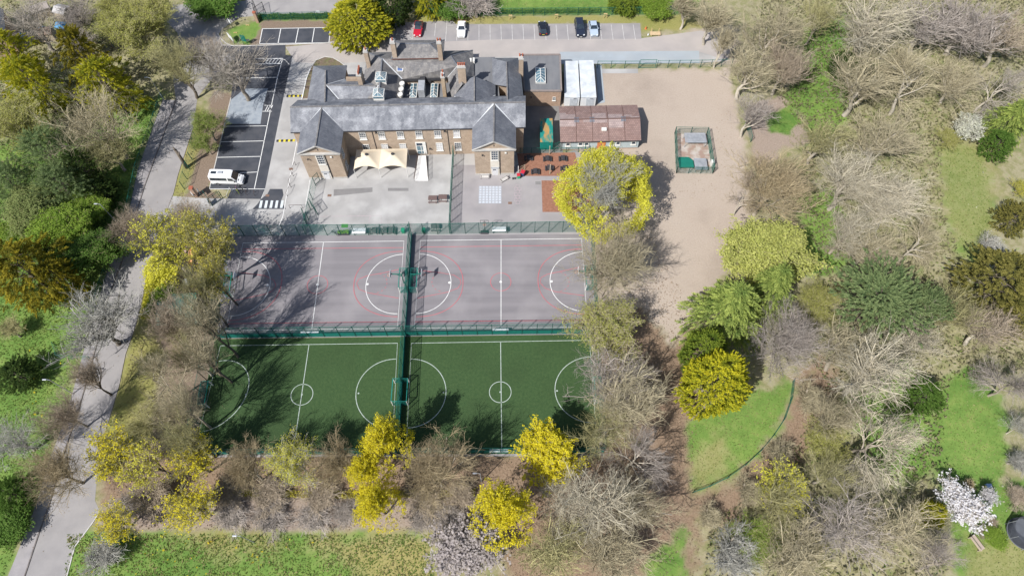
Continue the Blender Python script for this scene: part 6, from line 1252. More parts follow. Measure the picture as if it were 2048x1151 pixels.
bare_proto('maple_heart', 28, leaf=(16, .095, .16, .9, .8, 1.5), shell=.60, fill=1500, H=13, rad=7.0, zc=.52, nl=(16, 8, 8, 6), ang1=(12, 80), up=.18, trunk=.2)
bare_proto('leafing', 24, leaf=(6, .07, .15, .8, .6, 1.2), H=13, rad=6.0, zc=.58, nl=(9, 8, 6, 6), up=.25); bare_proto('leafy', 25, leaf=(18, .095, .17, .9, .6, 1.2), H=10, rad=5.0, zc=.52, nl=(9, 8, 7, 5), up=.25); bare_proto('leafy_bush', 26, leaf=(14, .09, .20, 1.0, .6, 1.2), H=4.2, rad=2.8, zc=.45, nl=(11, 7, 6, 5), forked=True, twig=.5, rt=.09, up=.2)
bare_proto('blossom', 27, leaf=(6, .08, .10, .55, .85, 1.2), H=6.5, rad=3.8, zc=.52, nl=(9, 7, 6, 5), forked=True, twig=.55, rt=.13, up=.2)
spray_proto('plume', 31, H=10.5, rad=4.2, n=760, per=54, size=.17, asp=.26, spr=.8, droop=.05, inner=.5, lump=.2, tight=.75); spray_proto('plume_open', 32, H=11.5, rad=4.6, n=460, per=76, size=.18, asp=.24, spr=1.3, droop=-.25, inner=.35, lump=.32, tight=.55)
spray_proto('cedar', 33, H=12, rad=5.5, n=760, per=52, prof='cone', size=.18, asp=.24, tight=.8, spr=1.1, droop=-.5, layers=9, inner=.35, upw=.9, lump=.16, low=.12); spray_proto('yew', 34, H=8, rad=4.2, n=1500, per=36, size=.14, asp=.3, tight=.9, spr=.6, droop=0, inner=.6, lump=.10, low=.03); spray_proto('flatcedar', 35, H=9, rad=7.0, n=1100, per=40, prof='flat', size=.16, asp=.3, tight=.7, spr=.7, droop=-.05, inner=.1, upw=1.6, low=.74, lump=.16)
spray_proto('pine', 36, H=12, rad=4.6, n=520, per=56, tight=.75, size=.18, asp=.16, spr=1.1, droop=.1, inner=.35, lump=.25, low=.2)
# bark, twig and leaf colours
def tmat(name, c, c2=None, rnd=.12): return mat(name, c, c2, 3.0, .9, rnd=rnd, spec=.1)
BARK = dict(grey=tmat('bark_grey', (.33, .29, .24), (.24, .21, .17)), dark=tmat('bark_dark', (.10, .085, .07), (.15, .125, .10)), pale=tmat('bark_pale', (.42, .385, .32), (.32, .285, .235)))
TWIG = dict(tan=tmat('twig_tan', (0.422, 0.374, 0.255), (0.334, 0.290, 0.189)), beige=tmat('twig_beige', (0.475, 0.431, 0.334), (0.378, 0.339, 0.251)), brown=tmat('twig_brown', (.39, .325, .25), (.30, .245, .18)), rust=tmat('twig_rust', (0.414, 0.343, 0.216), (0.334, 0.264, 0.163)), silver=tmat('twig_silver', (0.405, 0.396, 0.356), (0.317, 0.308, 0.273)), olive=tmat('twig_olive', (0.378, 0.356, 0.180), (0.299, 0.277, 0.136)), grey=tmat('twig_grey', (.37, .335, .285), (.28, .25, .215)), mauve=tmat('twig_mauve', (0.378, 0.334, 0.299), (0.290, 0.255, 0.224)))
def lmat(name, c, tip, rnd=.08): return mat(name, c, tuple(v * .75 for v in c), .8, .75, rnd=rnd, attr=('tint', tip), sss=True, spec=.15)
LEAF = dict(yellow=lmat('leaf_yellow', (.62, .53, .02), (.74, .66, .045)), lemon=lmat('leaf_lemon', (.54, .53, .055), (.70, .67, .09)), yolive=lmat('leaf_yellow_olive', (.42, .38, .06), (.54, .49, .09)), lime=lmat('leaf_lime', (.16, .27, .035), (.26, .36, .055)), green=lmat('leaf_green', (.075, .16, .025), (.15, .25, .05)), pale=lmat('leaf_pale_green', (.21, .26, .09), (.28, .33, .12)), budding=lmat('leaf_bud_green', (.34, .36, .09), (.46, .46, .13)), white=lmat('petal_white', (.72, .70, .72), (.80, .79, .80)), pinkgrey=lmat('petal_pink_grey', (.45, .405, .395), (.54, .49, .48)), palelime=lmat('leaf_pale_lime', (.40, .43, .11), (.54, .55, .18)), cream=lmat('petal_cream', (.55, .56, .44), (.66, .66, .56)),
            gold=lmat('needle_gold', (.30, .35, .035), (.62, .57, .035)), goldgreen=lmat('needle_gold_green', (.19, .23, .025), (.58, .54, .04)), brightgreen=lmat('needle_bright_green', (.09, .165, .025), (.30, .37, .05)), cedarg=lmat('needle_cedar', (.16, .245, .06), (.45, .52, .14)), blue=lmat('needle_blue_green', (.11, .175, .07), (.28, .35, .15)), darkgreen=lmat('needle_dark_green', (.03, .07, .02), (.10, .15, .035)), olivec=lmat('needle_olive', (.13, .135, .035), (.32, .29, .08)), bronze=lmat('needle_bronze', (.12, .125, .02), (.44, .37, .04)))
def tree(name, proto, cpx, rpx, zc, label, bark='grey', twig='tan', leaf=None, rz=None, cat='tree', group=None, hs=1.0, r2=None, gz=0.0):
    """cpx: where the middle of the crown is seen; zc: its height above ground in metres; rpx: crown radius in photo pixels"""
    pr = PROTO[proto]; c = P(*cpx, zc); s = scale_at(*cpx, zc); R = rpx / s * (.93 if leaf is None else 1.0); rg = random.Random(int(cpx[0] * 7 + cpx[1] * 13)); sx = R / pr['rad']; sz = zc / pr['zc'] * hs; rz = rg.uniform(0, 6.28) if rz is None else rz; q = pr['cx'] * sx; co, si = math.cos(rz), math.sin(rz)
    t = empty(name, (c[0] - q[0] * co + q[1] * si, c[1] - q[0] * si - q[1] * co, 0), label, cat, group, rz); t.scale = (sx, sx * (r2 or 1.0), sz)
    for nm in ('trunk', 'crown'):
        o = link(nm, pr[nm], t)
        ms = [BARK[bark]] if nm == 'trunk' else ([TWIG[twig], LEAF[leaf]] if len(pr[nm].materials) == 2 else [LEAF[leaf] if proto in EVER else TWIG[twig]])
        for k, m in enumerate(ms): o.material_slots[k].link = 'OBJECT'; o.material_slots[k].material = m
    return t
EVER = ('plume', 'plume_open', 'cedar', 'yew', 'flatcedar', 'pine')
# ---------------------------------------------------------------- every tree and bush, by place
T = tree
# --- upper left: back gardens and the belt left of the road
T('bare_tree', 'oak', (62, 38), 72, 8, 'large grey leafless tree over the back gardens above the golden conifers', 'grey', 'grey')
T('bare_tree', 'ash', (150, 22), 52, 8, 'leafless grey tree leaning over the pale garden shed', 'grey', 'mauve')
T('bare_tree', 'sapling', (160, 75), 34, 5, 'small dark leafless tree right of the blue tarpaulin', 'dark', 'grey')
T('leafy_tree', 'leafing', (205, 52), 36, 5, 'small pale green tree between garden sheds and big budding trees', 'grey', 'olive', 'pale')
T('budding_tree', 'leafing', (262, 55), 68, 9, 'large yellow-green budding tree at the top left of the road bend', 'dark', 'olive', 'budding')
T('budding_tree', 'leafing', (228, 14), 48, 8, 'olive budding tree cut by the top edge of the photo', 'grey', 'olive', 'budding')
T('budding_tree', 'leafing', (305, 22), 50, 9, 'olive budding tree near the top junction of the road', 'grey', 'olive', 'budding')
T('bare_tree', 'lime', (348, 120), 52, 10, 'tall olive-brown leafless tree leaning over the road bend from the verge', 'dark', 'olive')
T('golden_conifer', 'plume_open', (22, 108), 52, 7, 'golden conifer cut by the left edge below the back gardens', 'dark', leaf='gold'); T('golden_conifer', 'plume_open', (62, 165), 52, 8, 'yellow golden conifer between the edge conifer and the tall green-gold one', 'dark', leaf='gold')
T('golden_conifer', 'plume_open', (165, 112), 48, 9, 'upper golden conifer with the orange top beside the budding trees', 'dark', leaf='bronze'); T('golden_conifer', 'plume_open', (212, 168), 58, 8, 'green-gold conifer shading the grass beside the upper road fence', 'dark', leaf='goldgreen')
T('leafy_tree', 'leafing', (128, 160), 38, 6, 'pale grey-green tree squeezed between two golden conifers', 'pale', 'grey', 'pale')
T('bare_tree', 'spread', (185, 240), 86, 11, 'wide beige-olive leafless tree spreading beside the upper road fence', 'grey', 'tan'); T('bare_tree', 'broom', (212, 300), 48, 6, 'lower beige leafless tree hanging over the verge grass below its wide twin', 'grey', 'olive')
T('evergreen_tree', 'pine', (90, 300), 62, 8, 'dark blue-green pine left of the wide beige tree', 'dark', leaf='blue'); T('evergreen_tree', 'pine', (120, 365), 55, 7, 'blue-green pine above the fresh green trees', 'dark', leaf='blue'); T('evergreen_tree', 'pine', (22, 365), 52, 7, 'blue-green pine cut by the left edge above the fresh green trees', 'dark', leaf='blue'); T('evergreen_tree', 'pine', (160, 330), 38, 6, 'dark green pine in shade under the wide beige tree', 'dark', leaf='darkgreen')
T('budding_tree', 'leafing', (22, 240), 60, 8, 'olive budding tree at the left edge below the golden conifers', 'dark', 'olive', 'budding')
T('leafy_tree', 'leafy', (60, 420), 52, 6, 'pale fresh green tree at the left edge below the blue pines', 'grey', 'olive', 'pale'); T('leafy_tree', 'leafy', (118, 452), 50, 6, 'fresh lime green tree left of the shaded verge', 'grey', 'olive', 'lime'); T('leafy_tree', 'leafy', (165, 415), 42, 4, 'bright green tree right of the blue pines beside the verge grass', 'grey', 'olive', 'lime'); T('leafy_tree', 'leafy', (175, 500), 46, 5, 'green tree beside the road fence level with the brown twiggy tree', 'dark', 'olive', 'green'); T('leafy_tree', 'leafy', (30, 480), 42, 4, 'low green tree at the left edge above the dark golden conifer', 'dark', 'olive', 'lime')
T('evergreen_tree', 'plume', (195, 380), 38, 3.5, 'dark green rounded bush shading the verge right of the blue pines', 'dark', leaf='darkgreen')
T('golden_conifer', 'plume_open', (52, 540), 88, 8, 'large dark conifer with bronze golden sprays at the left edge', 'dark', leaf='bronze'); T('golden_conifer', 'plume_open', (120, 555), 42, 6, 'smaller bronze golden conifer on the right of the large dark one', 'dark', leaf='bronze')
T('bare_tree', 'broom', (192, 640), 82, 8, 'grey leafless tree arching across the road from its right side', 'dark', 'silver'); T('bare_tree', 'dense', (262, 448), 44, 6, 'brown dense-twigged tree beside the road above the long shadow', 'grey', 'brown')
T('bare_shrub', 'shrub', (20, 655), 28, 2.5, 'dull green-brown shrub on the meadow at the left edge', 'grey', 'olive'); T('evergreen_bush', 'plume', (30, 745), 40, 3, 'dark green rounded bush on the left meadow', 'dark', leaf='darkgreen')
T('bare_tree', 'oak', (22, 880), 62, 6, 'silver grey leafless tree at the left edge below the meadow', 'pale', 'silver'); T('bare_tree', 'dense', (122, 830), 50, 7, 'brown leafless tree leaning left across the road pavement', 'grey', 'brown'); T('bare_tree', 'dense', (110, 940), 64, 8, 'beige leafless tree arching over the road near its foot', 'dark', 'rust')
T('evergreen_bush', 'plume', (18, 985), 40, 3, 'dark green bush at the left edge below the silver tree', 'dark', leaf='green'); T('leafy_bush', 'leafy_bush', (22, 1050), 30, 2, 'low green bush beside the foot of the road pavement', 'grey', 'olive', 'green')
# --- between road and courts
T('bare_tree', 'oak', (455, 128), 80, 10, 'big grey-brown leafless tree standing on the gravel bed of the car park', 'grey', 'grey'); T('bare_tree', 'ash', (405, 100), 50, 8, 'brown leafless tree at the road bend left of the car park tree', 'grey', 'brown'); T('leafy_bush', 'leafing', (413, 245), 34, 4.5, 'bright lime green tree on the strip left of the dark bays', 'grey', 'olive', 'lime'); T('leafy_bush', 'leafing', (404, 285), 24, 3.5, 'smaller lime green tree hanging low below the bright one', 'grey', 'olive', 'lime')
T('maple_tree', 'maple_thin', (335, 478), 60, 11, 'yellow-olive maple over the road and bare play yard', 'grey', 'olive', 'lemon'); T('maple_tree', 'maple_thin', (412, 478), 54, 13, 'yellow-olive maple in front of the top corner of the left tarmac court', 'dark', 'olive', 'yolive'); T('maple_tree', 'maple_thin', (420, 552), 40, 11, 'lower yellow-olive maple between play yard and left tarmac court', 'dark', 'olive', 'yolive'); T('leafy_bush', 'leafy_bush', (322, 545), 28, 2.5, 'yellow-green bush along the verge beside the play yard', 'grey', 'olive', 'lemon'); T('leafy_bush', 'leafy_bush', (325, 600), 24, 2.2, 'yellow-green bush next to the green-roofed hut', 'grey', 'olive', 'lime')
T('bare_tree', 'dense', (375, 430), 48, 6, 'brown leafless tree above the yellow-olive maples beside the lower gate', 'grey', 'brown')
T('bare_tree', 'dense', (345, 640), 60, 10, 'brown dense-twigged tree hiding the front of the green-roofed hut', 'grey', 'brown'); T('bare_tree', 'spread', (368, 705), 50, 10, 'olive-beige leafless tree below the green-roofed hut', 'pale', 'olive'); T('bare_tree', 'gnarl', (315, 765), 66, 10, 'pale gnarled leafless tree between road and left green pitch', 'pale', 'tan'); T('bare_tree', 'spread', (355, 800), 60, 12, 'tall beige leafless tree casting branch shadows on the left green pitch', 'grey', 'tan'); T('bare_tree', 'gnarl', (300, 840), 62, 7, 'olive-beige gnarled tree above the yellow maples at the road', 'pale', 'olive')
T('bare_tree', 'ash', (385, 575), 40, 14, 'slim leafless tree shading the left end of the tarmac court', 'dark', 'olive'); T('bare_tree', 'ash', (395, 700), 44, 13, 'slim leafless tree rising by the corner of the left green pitch', 'dark', 'tan')
T('maple_tree', 'maple_thin', (220, 905), 54, 7, 'yellow maple spreading over the road bend at the bottom left', 'dark', 'olive', 'yellow'); T('maple_tree', 'maple_thin', (285, 930), 46, 8, 'yellow maple between the road maple and the pitch corner', 'dark', 'brown', 'lemon'); T('maple_tree', 'maple_thin', (386, 912), 46, 7, 'yellow maple at the bottom left corner of the left green pitch', 'dark', 'olive', 'yellow'); T('maple_tree', 'maple_thin', (378, 1012), 52, 6, 'yellow maple over the pink path at the bottom left', 'dark', 'olive', 'yellow'); T('maple_tree', 'maple_thin', (228, 1045), 40, 5, 'thin yellow maple at the corner where path meets road', 'dark', 'olive', 'yellow')
T('bare_shrub', 'shrub', (300, 990), 48, 3, 'brown bramble-like shrub between two yellow maples at the path', 'grey', 'brown'); T('bare_shrub', 'shrub', (205, 1110), 42, 2.5, 'grey leafless shrub at the left end of the flowery meadow', 'grey', 'silver')
T('bare_tree', 'plane', (398, 632), 48, 15, 'tall leafless tree at the court fence between hut and left tarmac court', 'dark', 'tan'); T('bare_tree', 'plane', (360, 872), 48, 12, 'leafless tree shading the lower left corner of the left green pitch', 'dark', 'olive'); T('bare_tree', 'fan', (170, 745), 40, 8, 'thin leafless tree arching over the road below its grey twin', 'dark', 'brown')
# --- row at the foot of the pitches
T('bare_tree', 'dense', (487, 928), 52, 8, 'rusty beige leafless tree first in the row below the left green pitch', 'pale', 'rust'); T('budding_tree', 'leafing', (582, 918), 50, 8, 'silvery tree with pale yellow leaves second in the row below the pitch', 'pale', 'silver', 'lemon'); T('bare_tree', 'dense', (665, 925), 52, 9, 'rusty brown dense tree third in the row below the pitch', 'grey', 'rust')
T('maple_tree', 'maple_dense', (775, 893), 56, 7, 'vivid yellow maple overlapping the bottom pitch fence', 'dark', 'olive', 'yellow'); T('maple_tree', 'maple_dense', (738, 950), 48, 6, 'vivid yellow maple in the middle of the yellow cluster', 'dark', 'olive', 'yellow'); T('maple_tree', 'maple_dense', (758, 1012), 54, 5.5, 'vivid yellow maple nearest the pink path', 'dark', 'olive', 'yellow')
T('bare_tree', 'dense', (872, 935), 78, 9, 'large olive-brown leafless tree right of the vivid yellow cluster', 'pale', 'rust'); T('maple_tree', 'maple_dense', (1003, 1030), 70, 7.5, 'broad bright yellow maple standing alone at the bottom centre', 'grey', 'olive', 'yellow'); T('maple_tree', 'maple_full', (1098, 900), 54, 7, 'yellow maple overlapping the bottom right fence of the right pitch', 'grey', 'olive', 'yellow')
T('blossom_tree', 'blossom', (922, 1100), 60, 4, 'pinkish grey blossom tree at the bottom edge beside the yellow maple', 'grey', 'mauve', 'pinkgrey')
for x, y, r, l in ((450, 985, 36, 'brown hedge shrub first along the pink path'), (540, 985, 44, 'brown hedge shrub below the silvery tree'), (640, 990, 42, 'brown hedge shrub below the rusty third tree'), (850, 1000, 40, 'brown hedge shrub below the large olive-brown tree'), (920, 985, 34, 'brown hedge shrub left of the lone yellow maple'), (255, 1010, 40, 'brown hedge shrub by the road end of the pink path'), (460, 1028, 40, 'thin brown hedge shrub on the pink path above the street lamp'), (540, 1030, 44, 'thin brown hedge shrub on the pink path below the silvery tree'), (625, 1032, 40, 'thin brown hedge shrub on the pink path below the rusty third tree'), (690, 1025, 34, 'thin brown hedge shrub on the pink path left of the vivid yellow maples'), (845, 1035, 38, 'thin brown hedge shrub on the pink path right of the vivid yellow maples'), (900, 1035, 34, 'thin brown hedge shrub on the pink path above the blossom tree')): T('bare_shrub', 'shrub', (x, y), r, 1.6 if y < 1010 else 1.2, l, 'grey', 'brown' if y < 1010 else 'mauve', group='hedge shrubs along the pink path')
# --- woodland right of the courts
T('maple_tree', 'maple_heart', (1212, 374), 99, 9.5, 'huge yellow-flowered maple with grey heart beside the bark beds', 'grey', 'silver', 'lemon', rz=0, hs=.78); T('bare_tree', 'dense', (1232, 520), 82, 10, 'beige leafless tree directly below the huge yellow maple', 'grey', 'tan'); T('maple_tree', 'leafing', (1212, 655), 70, 8, 'yellow-green budding tree at the corner between right court and right pitch', 'pale', 'tan', 'budding')
T('bare_tree', 'ash', (1230, 750), 82, 8, 'beige leafless tree overhanging the goal of the right pitch', 'grey', 'mauve'); T('bare_tree', 'fan', (1255, 800), 88, 9, 'broad beige leafless tree in the middle of the pitch-side wood', 'pale', 'tan'); T('bare_tree', 'spread', (1210, 860), 76, 8, 'olive-beige leafless tree at the lower corner of the right pitch', 'pale', 'olive'); T('bare_tree', 'gnarl', (1290, 915), 78, 7, 'grey leafless tree with dark shadow above the brown path', 'pale', 'mauve'); T('bare_tree', 'oak', (1130, 1000), 70, 7, 'beige leafless tree right of the lone yellow maple', 'pale', 'beige'); T('bare_tree', 'ash', (1205, 1000), 88, 9, 'pale leafless tree in the middle of the bottom wood', 'pale', 'beige'); T('bare_tree', 'spread', (1280, 1010), 74, 7, 'beige leafless tree left of the curved brown path', 'pale', 'tan'); T('bare_tree', 'broom', (1110, 1100), 74, 6, 'olive-beige leafless tree at the bottom edge right of the blossom tree', 'pale', 'olive'); T('bare_tree', 'fan', (1225, 1105), 86, 7, 'beige leafless tree at the bottom edge left of the small grass wedge', 'pale', 'tan')
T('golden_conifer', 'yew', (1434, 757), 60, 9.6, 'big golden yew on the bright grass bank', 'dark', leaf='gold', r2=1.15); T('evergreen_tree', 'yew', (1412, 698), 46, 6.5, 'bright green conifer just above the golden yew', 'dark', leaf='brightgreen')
T('cedar_tree', 'cedar', (1462, 615), 80, 8, 'bright green layered cedar at the foot of the gravel field', 'dark', leaf='cedarg'); T('budding_tree', 'leafy', (1530, 500), 74, 8, 'pale yellow-green leafy tree at the edge of the gravel field', 'grey', 'olive', 'palelime'); T('cedar_tree', 'cedar', (1545, 575), 56, 8, 'green cedar behind the layered one towards the wood', 'dark', leaf='cedarg')
T('bare_tree', 'dense', (1555, 365), 86, 10, 'rusty topped leafless tree leaning over the gravel field', 'pale', 'rust'); T('bare_tree', 'gnarl', (1500, 380), 40, 7, 'low leafless tree hanging over the gravel field edge', 'pale', 'brown')
T('bare_tree', 'ash', (1505, 130), 62, 9, 'leafless tree at the top corner of the gravel field', 'pale', 'tan'); T('bare_tree', 'ash', (1545, 55), 78, 10, 'tall leafless tree above the top corner of the gravel field', 'pale', 'tan'); T('bare_tree', 'broom', (1578, 125), 52, 9, 'brown leafless tree left of the bright grass glade', 'pale', 'brown'); T('bare_tree', 'ash', (1510, 215), 44, 8, 'leaning leafless tree above the small pink path loop', 'pale', 'mauve'); T('bare_tree', 'sapling', (1430, 30), 42, 8, 'slim leafless tree at the end of the car park', 'pale', 'tan'); T('bare_tree', 'sapling', (1372, 4), 36, 7, 'slim leafless tree behind the top right grass', 'pale', 'tan'); T('bare_tree', 'sapling', (1452, 75), 26, 8, 'thin leafless tree standing on the pale ground at the drive end', 'pale', 'tan')
wood = [('plane', 1755, 45, 100, 11, 'beige', 'tall pale leafless tree at the top of the wood right of the glade'), ('plane', 1730, 150, 84, 10, 'tan', 'pale thick-limbed leafless tree with ivy at its foot'), ('gnarl', 1820, 140, 96, 9, 'tan', 'gnarled pale tree right of the ivy-footed one'), ('ash', 1870, 40, 84, 9, 'mauve', 'mauve-grey leafless tree along the top edge of the wood'), ('broom', 1945, 45, 80, 9, 'mauve', 'mauve-brown leafless tree near the top right corner'), ('ash', 2020, 60, 70, 9, 'brown', 'brown leafless tree in the top right corner'), ('spread', 1920, 160, 72, 7, 'tan', 'leafless tree above the white blossom tree'), ('gnarl', 2010, 185, 66, 7, 'grey', 'grey leafless tree at the right edge above the green conifers'), ('plane', 1650, 275, 58, 8, 'olive', 'olive leafless tree right of the pink path loop'), ('oak', 1775, 270, 80, 9, 'tan', 'tan leafless tree in the upper middle of the wood'), ('plane', 1705, 345, 76, 10, 'beige', 'beige leafless tree leaning over the lower glade'), ('fan', 1775, 395, 90, 8, 'beige', 'wide pale leafless tree left of the pale lawn'), ('ash', 1700, 460, 56, 8, 'beige', 'pale leafless tree below the lower glade'), ('oak', 1745, 495, 70, 7, 'tan', 'tan leafless tree above the dark flat cedar'), ('gnarl', 1850, 480, 52, 7, 'tan', 'leafless tree between pale lawn and dark flat cedar'), ('dense', 1580, 680, 80, 8, 'mauve', 'grey-mauve leafless tree right of the golden yew'), ('ash', 1700, 700, 74, 8, 'tan', 'tan leafless tree below the left end of the dark flat cedar'), ('plane', 1755, 745, 100, 10, 'beige', 'great pale leafless tree in the heart of the lower wood'), ('spread', 1835, 672, 68, 7, 'beige', 'wide pale leafless tree below the right end of the flat cedar'), ('broom', 1900, 620, 60, 7, 'olive', 'olive leafless tree left of the olive conifer'), ('ash', 1985, 650, 66, 7, 'brown', 'brown leafless tree below the olive conifer'), ('gnarl', 2015, 760, 66, 7, 'mauve', 'mauve leafless tree at the right edge beside the green lawn'), ('gnarl', 1765, 905, 98, 9, 'beige', 'gnarled pale leafless tree left of the lower green lawn'), ('spread', 1675, 830, 62, 7, 'tan', 'tan leafless tree right of the curving green fence'), ('oak', 1665, 950, 56, 7, 'olive', 'olive leafless tree above the yellow-twigged bushes'), ('broom', 1560, 1010, 58, 6, 'olive', 'olive-yellow leafless tree right of the curved brown path'), ('oak', 1700, 1055, 92, 8, 'mauve', 'mauve leafless tree in the bottom right wood'), ('ash', 1800, 1060, 86, 8, 'tan', 'tan leafless tree left of the white magnolia'), ('gnarl', 1880, 1105, 74, 7, 'mauve', 'mauve-grey leafless tree at the bottom edge below the magnolia'), ('broom', 1600, 1110, 80, 7, 'tan', 'tan leafless tree at the bottom edge among yellow bushes'), ('shrub', 1470, 1110, 58, 4, 'silver', 'silver grey shrub at the bottom edge right of the brown path'), ('spread', 1640, 25, 46, 8, 'olive', 'olive leafless tree above the bright grass glade'), ('spread', 2044, 850, 30, 4, 'silver', 'silvery leafless tree at the right edge beside the lower lawn'), ('shrub', 2042, 925, 28, 2.5, 'silver', 'pale grey shrub at the right edge above the brown mound')]
for p_, x, y, r, z, tw, l in wood: T('bare_tree' if p_ != 'shrub' else 'bare_shrub', p_, (x, y), r, z, l, 'pale' if (x + y) % 3 else 'grey', tw)
T('maple_tree', 'maple_thin', (1565, 975), 50, 5, 'thin yellow-flowered tree above the bottom right bushes', 'grey', 'olive', 'lemon'); T('leafy_bush', 'leafing', (1655, 885), 46, 4, 'yellow-green bush right of the curving fence path', 'grey', 'olive', 'budding'); T('leafy_bush', 'leafing', (1520, 1080), 50, 4, 'yellow-green bush in the bottom right bushes', 'grey', 'olive', 'lime'); T('leafy_bush', 'leafing', (1620, 1100), 40, 4, 'dark yellow bush at the bottom edge of the right wood', 'grey', 'olive', 'budding')
T('evergreen_bush', 'yew', (1690, 125), 30, 3, 'dark ivy-green bush at the right side of the bright glade', 'dark', leaf='darkgreen'); T('evergreen_bush', 'yew', (1735, 150), 26, 3, 'dark ivy-green bush under the pale thick-limbed tree', 'dark', leaf='darkgreen'); T('blossom_tree', 'blossom', (1937, 250), 27, 4, 'white blossom tree at the head of the pale lawn', 'grey', 'silver', 'cream'); T('leafy_bush', 'leafing', (1900, 275), 24, 2.5, 'yellow-green bush left of the white blossom tree', 'grey', 'olive', 'budding')
T('evergreen_tree', 'cedar', (2020, 240), 44, 6, 'bright green conifer at the right edge beside the white blossom', 'dark', leaf='cedarg'); T('evergreen_tree', 'plume', (2000, 285), 30, 4, 'dark green bush below the right edge conifer', 'dark', leaf='green')
T('cedar_tree', 'flatcedar', (1765, 590), 94, 9, 'wide flat-topped blue-green cedar in the middle of the wood', 'dark', leaf='blue'); T('cedar_tree', 'flatcedar', (1862, 606), 46, 8, 'smaller blue-green cedar on the right of the flat-topped one', 'dark', leaf='blue'); T('evergreen_tree', 'plume', (2008, 555), 78, 7, 'big olive conifer at the right edge of the wood', 'dark', leaf='olivec'); T('evergreen_tree', 'plume', (2030, 635), 40, 5, 'small olive conifer below the big one at the right edge', 'dark', leaf='olivec')
T('leafy_bush', 'leafing', (1640, 600), 44, 4, 'pale green bush left of the dark flat cedar', 'grey', 'olive', 'budding'); T('evergreen_bush', 'plume', (2035, 430), 36, 4, 'olive bush at the right edge beside the pale lawn', 'dark', leaf='olivec'); T('bare_shrub', 'shrub', (1985, 492), 30, 2.5, 'pale grey shrub just above the big olive conifer', 'grey', 'silver'); T('leafy_bush', 'leafing', (2045, 375), 20, 2, 'yellow bush at the right edge beside the olive bush', 'grey', 'olive', 'lemon')
T('evergreen_bush', 'plume', (1852, 790), 38, 3.5, 'dark green bush at the top of the lower lawn', 'dark', leaf='green'); T('magnolia_tree', 'blossom', (1932, 1010), 43, 3.4, 'white flowering magnolia on the garden lawn', 'grey', 'grey', 'white'); T('blossom_tree', 'blossom', (1978, 990), 15, 2.6, 'small white flowered sapling right of the magnolia', 'grey', 'silver', 'white'); T('evergreen_bush', 'yew', (1866, 1025), 28, 3, 'green-gold conical bush left of the magnolia', 'dark', leaf='goldgreen')
T('bare_shrub', 'shrub', (1938, 968), 14, 1.2, 'small rusty brown shrub above the magnolia', 'grey', 'rust'); T('bare_shrub', 'shrub', (1985, 1042), 13, .9, 'round brown shrub between magnolia and trampoline', 'grey', 'brown'); T('bare_shrub', 'shrub', (1968, 1065), 16, .9, 'brown heathery shrub above the garden seat', 'grey', 'brown'); T('leafy_bush', 'leafy_bush', (1988, 1072), 17, .9, 'lime green clump left of the trampoline', 'grey', 'olive', 'lime'); T('bare_shrub', 'shrub', (2038, 992), 30, 1.2, 'wide brown domed shrub at the right edge above the trampoline', 'grey', 'brown')
for x, y, r, l in ((1420, 1035, 30, 'low twiggy shrub at the narrow bend of the curved brown path'), (1500, 985, 34, 'low twiggy shrub in the middle of the curved brown path'), (1560, 905, 32, 'low twiggy shrub beside the curving green fence'), (1625, 800, 40, 'low twiggy shrub at the top of the curved brown path')): T('bare_shrub', 'shrub', (x, y), r, 1.8, l, 'grey', 'tan', group='twiggy shrubs along the curved brown path')
# --- top edge
T('evergreen_tree', 'yew', (715, 36), 64, 5, 'large yellow-green conifer beside the upper dark bays', 'dark', leaf='goldgreen'); T('evergreen_tree', 'yew', (785, 2), 36, 5, 'dark conifer behind the yellow-green one at the top edge', 'dark', leaf='darkgreen'); T('evergreen_tree', 'plume_open', (857, -4), 38, 4, 'golden green conifer at the top edge above the red hatchback', 'dark', leaf='goldgreen'); T('bare_shrub', 'shrub', (950, 2), 50, 3, 'mauve leafless shrub at the top edge above the white saloon', 'grey', 'mauve'); T('leafy_bush', 'leafy_bush', (900, 14), 26, 2, 'green shrub at the top fence between conifer and mauve shrub', 'grey', 'olive', 'green'); T('evergreen_bush', 'yew', (1250, 3), 32, 2, 'yellow-green conifer bush at the top fence above the bays', 'dark', leaf='brightgreen'); T('leafy_bush', 'leafy_bush', (425, 2), 38, 2, 'green hedge bush above the top road junction', 'grey', 'olive', 'green'); T('leafy_bush', 'leafy_bush', (1310, 8), 26, 2, 'green shrub at the top fence right of the conifer bush', 'grey', 'olive', 'lime')
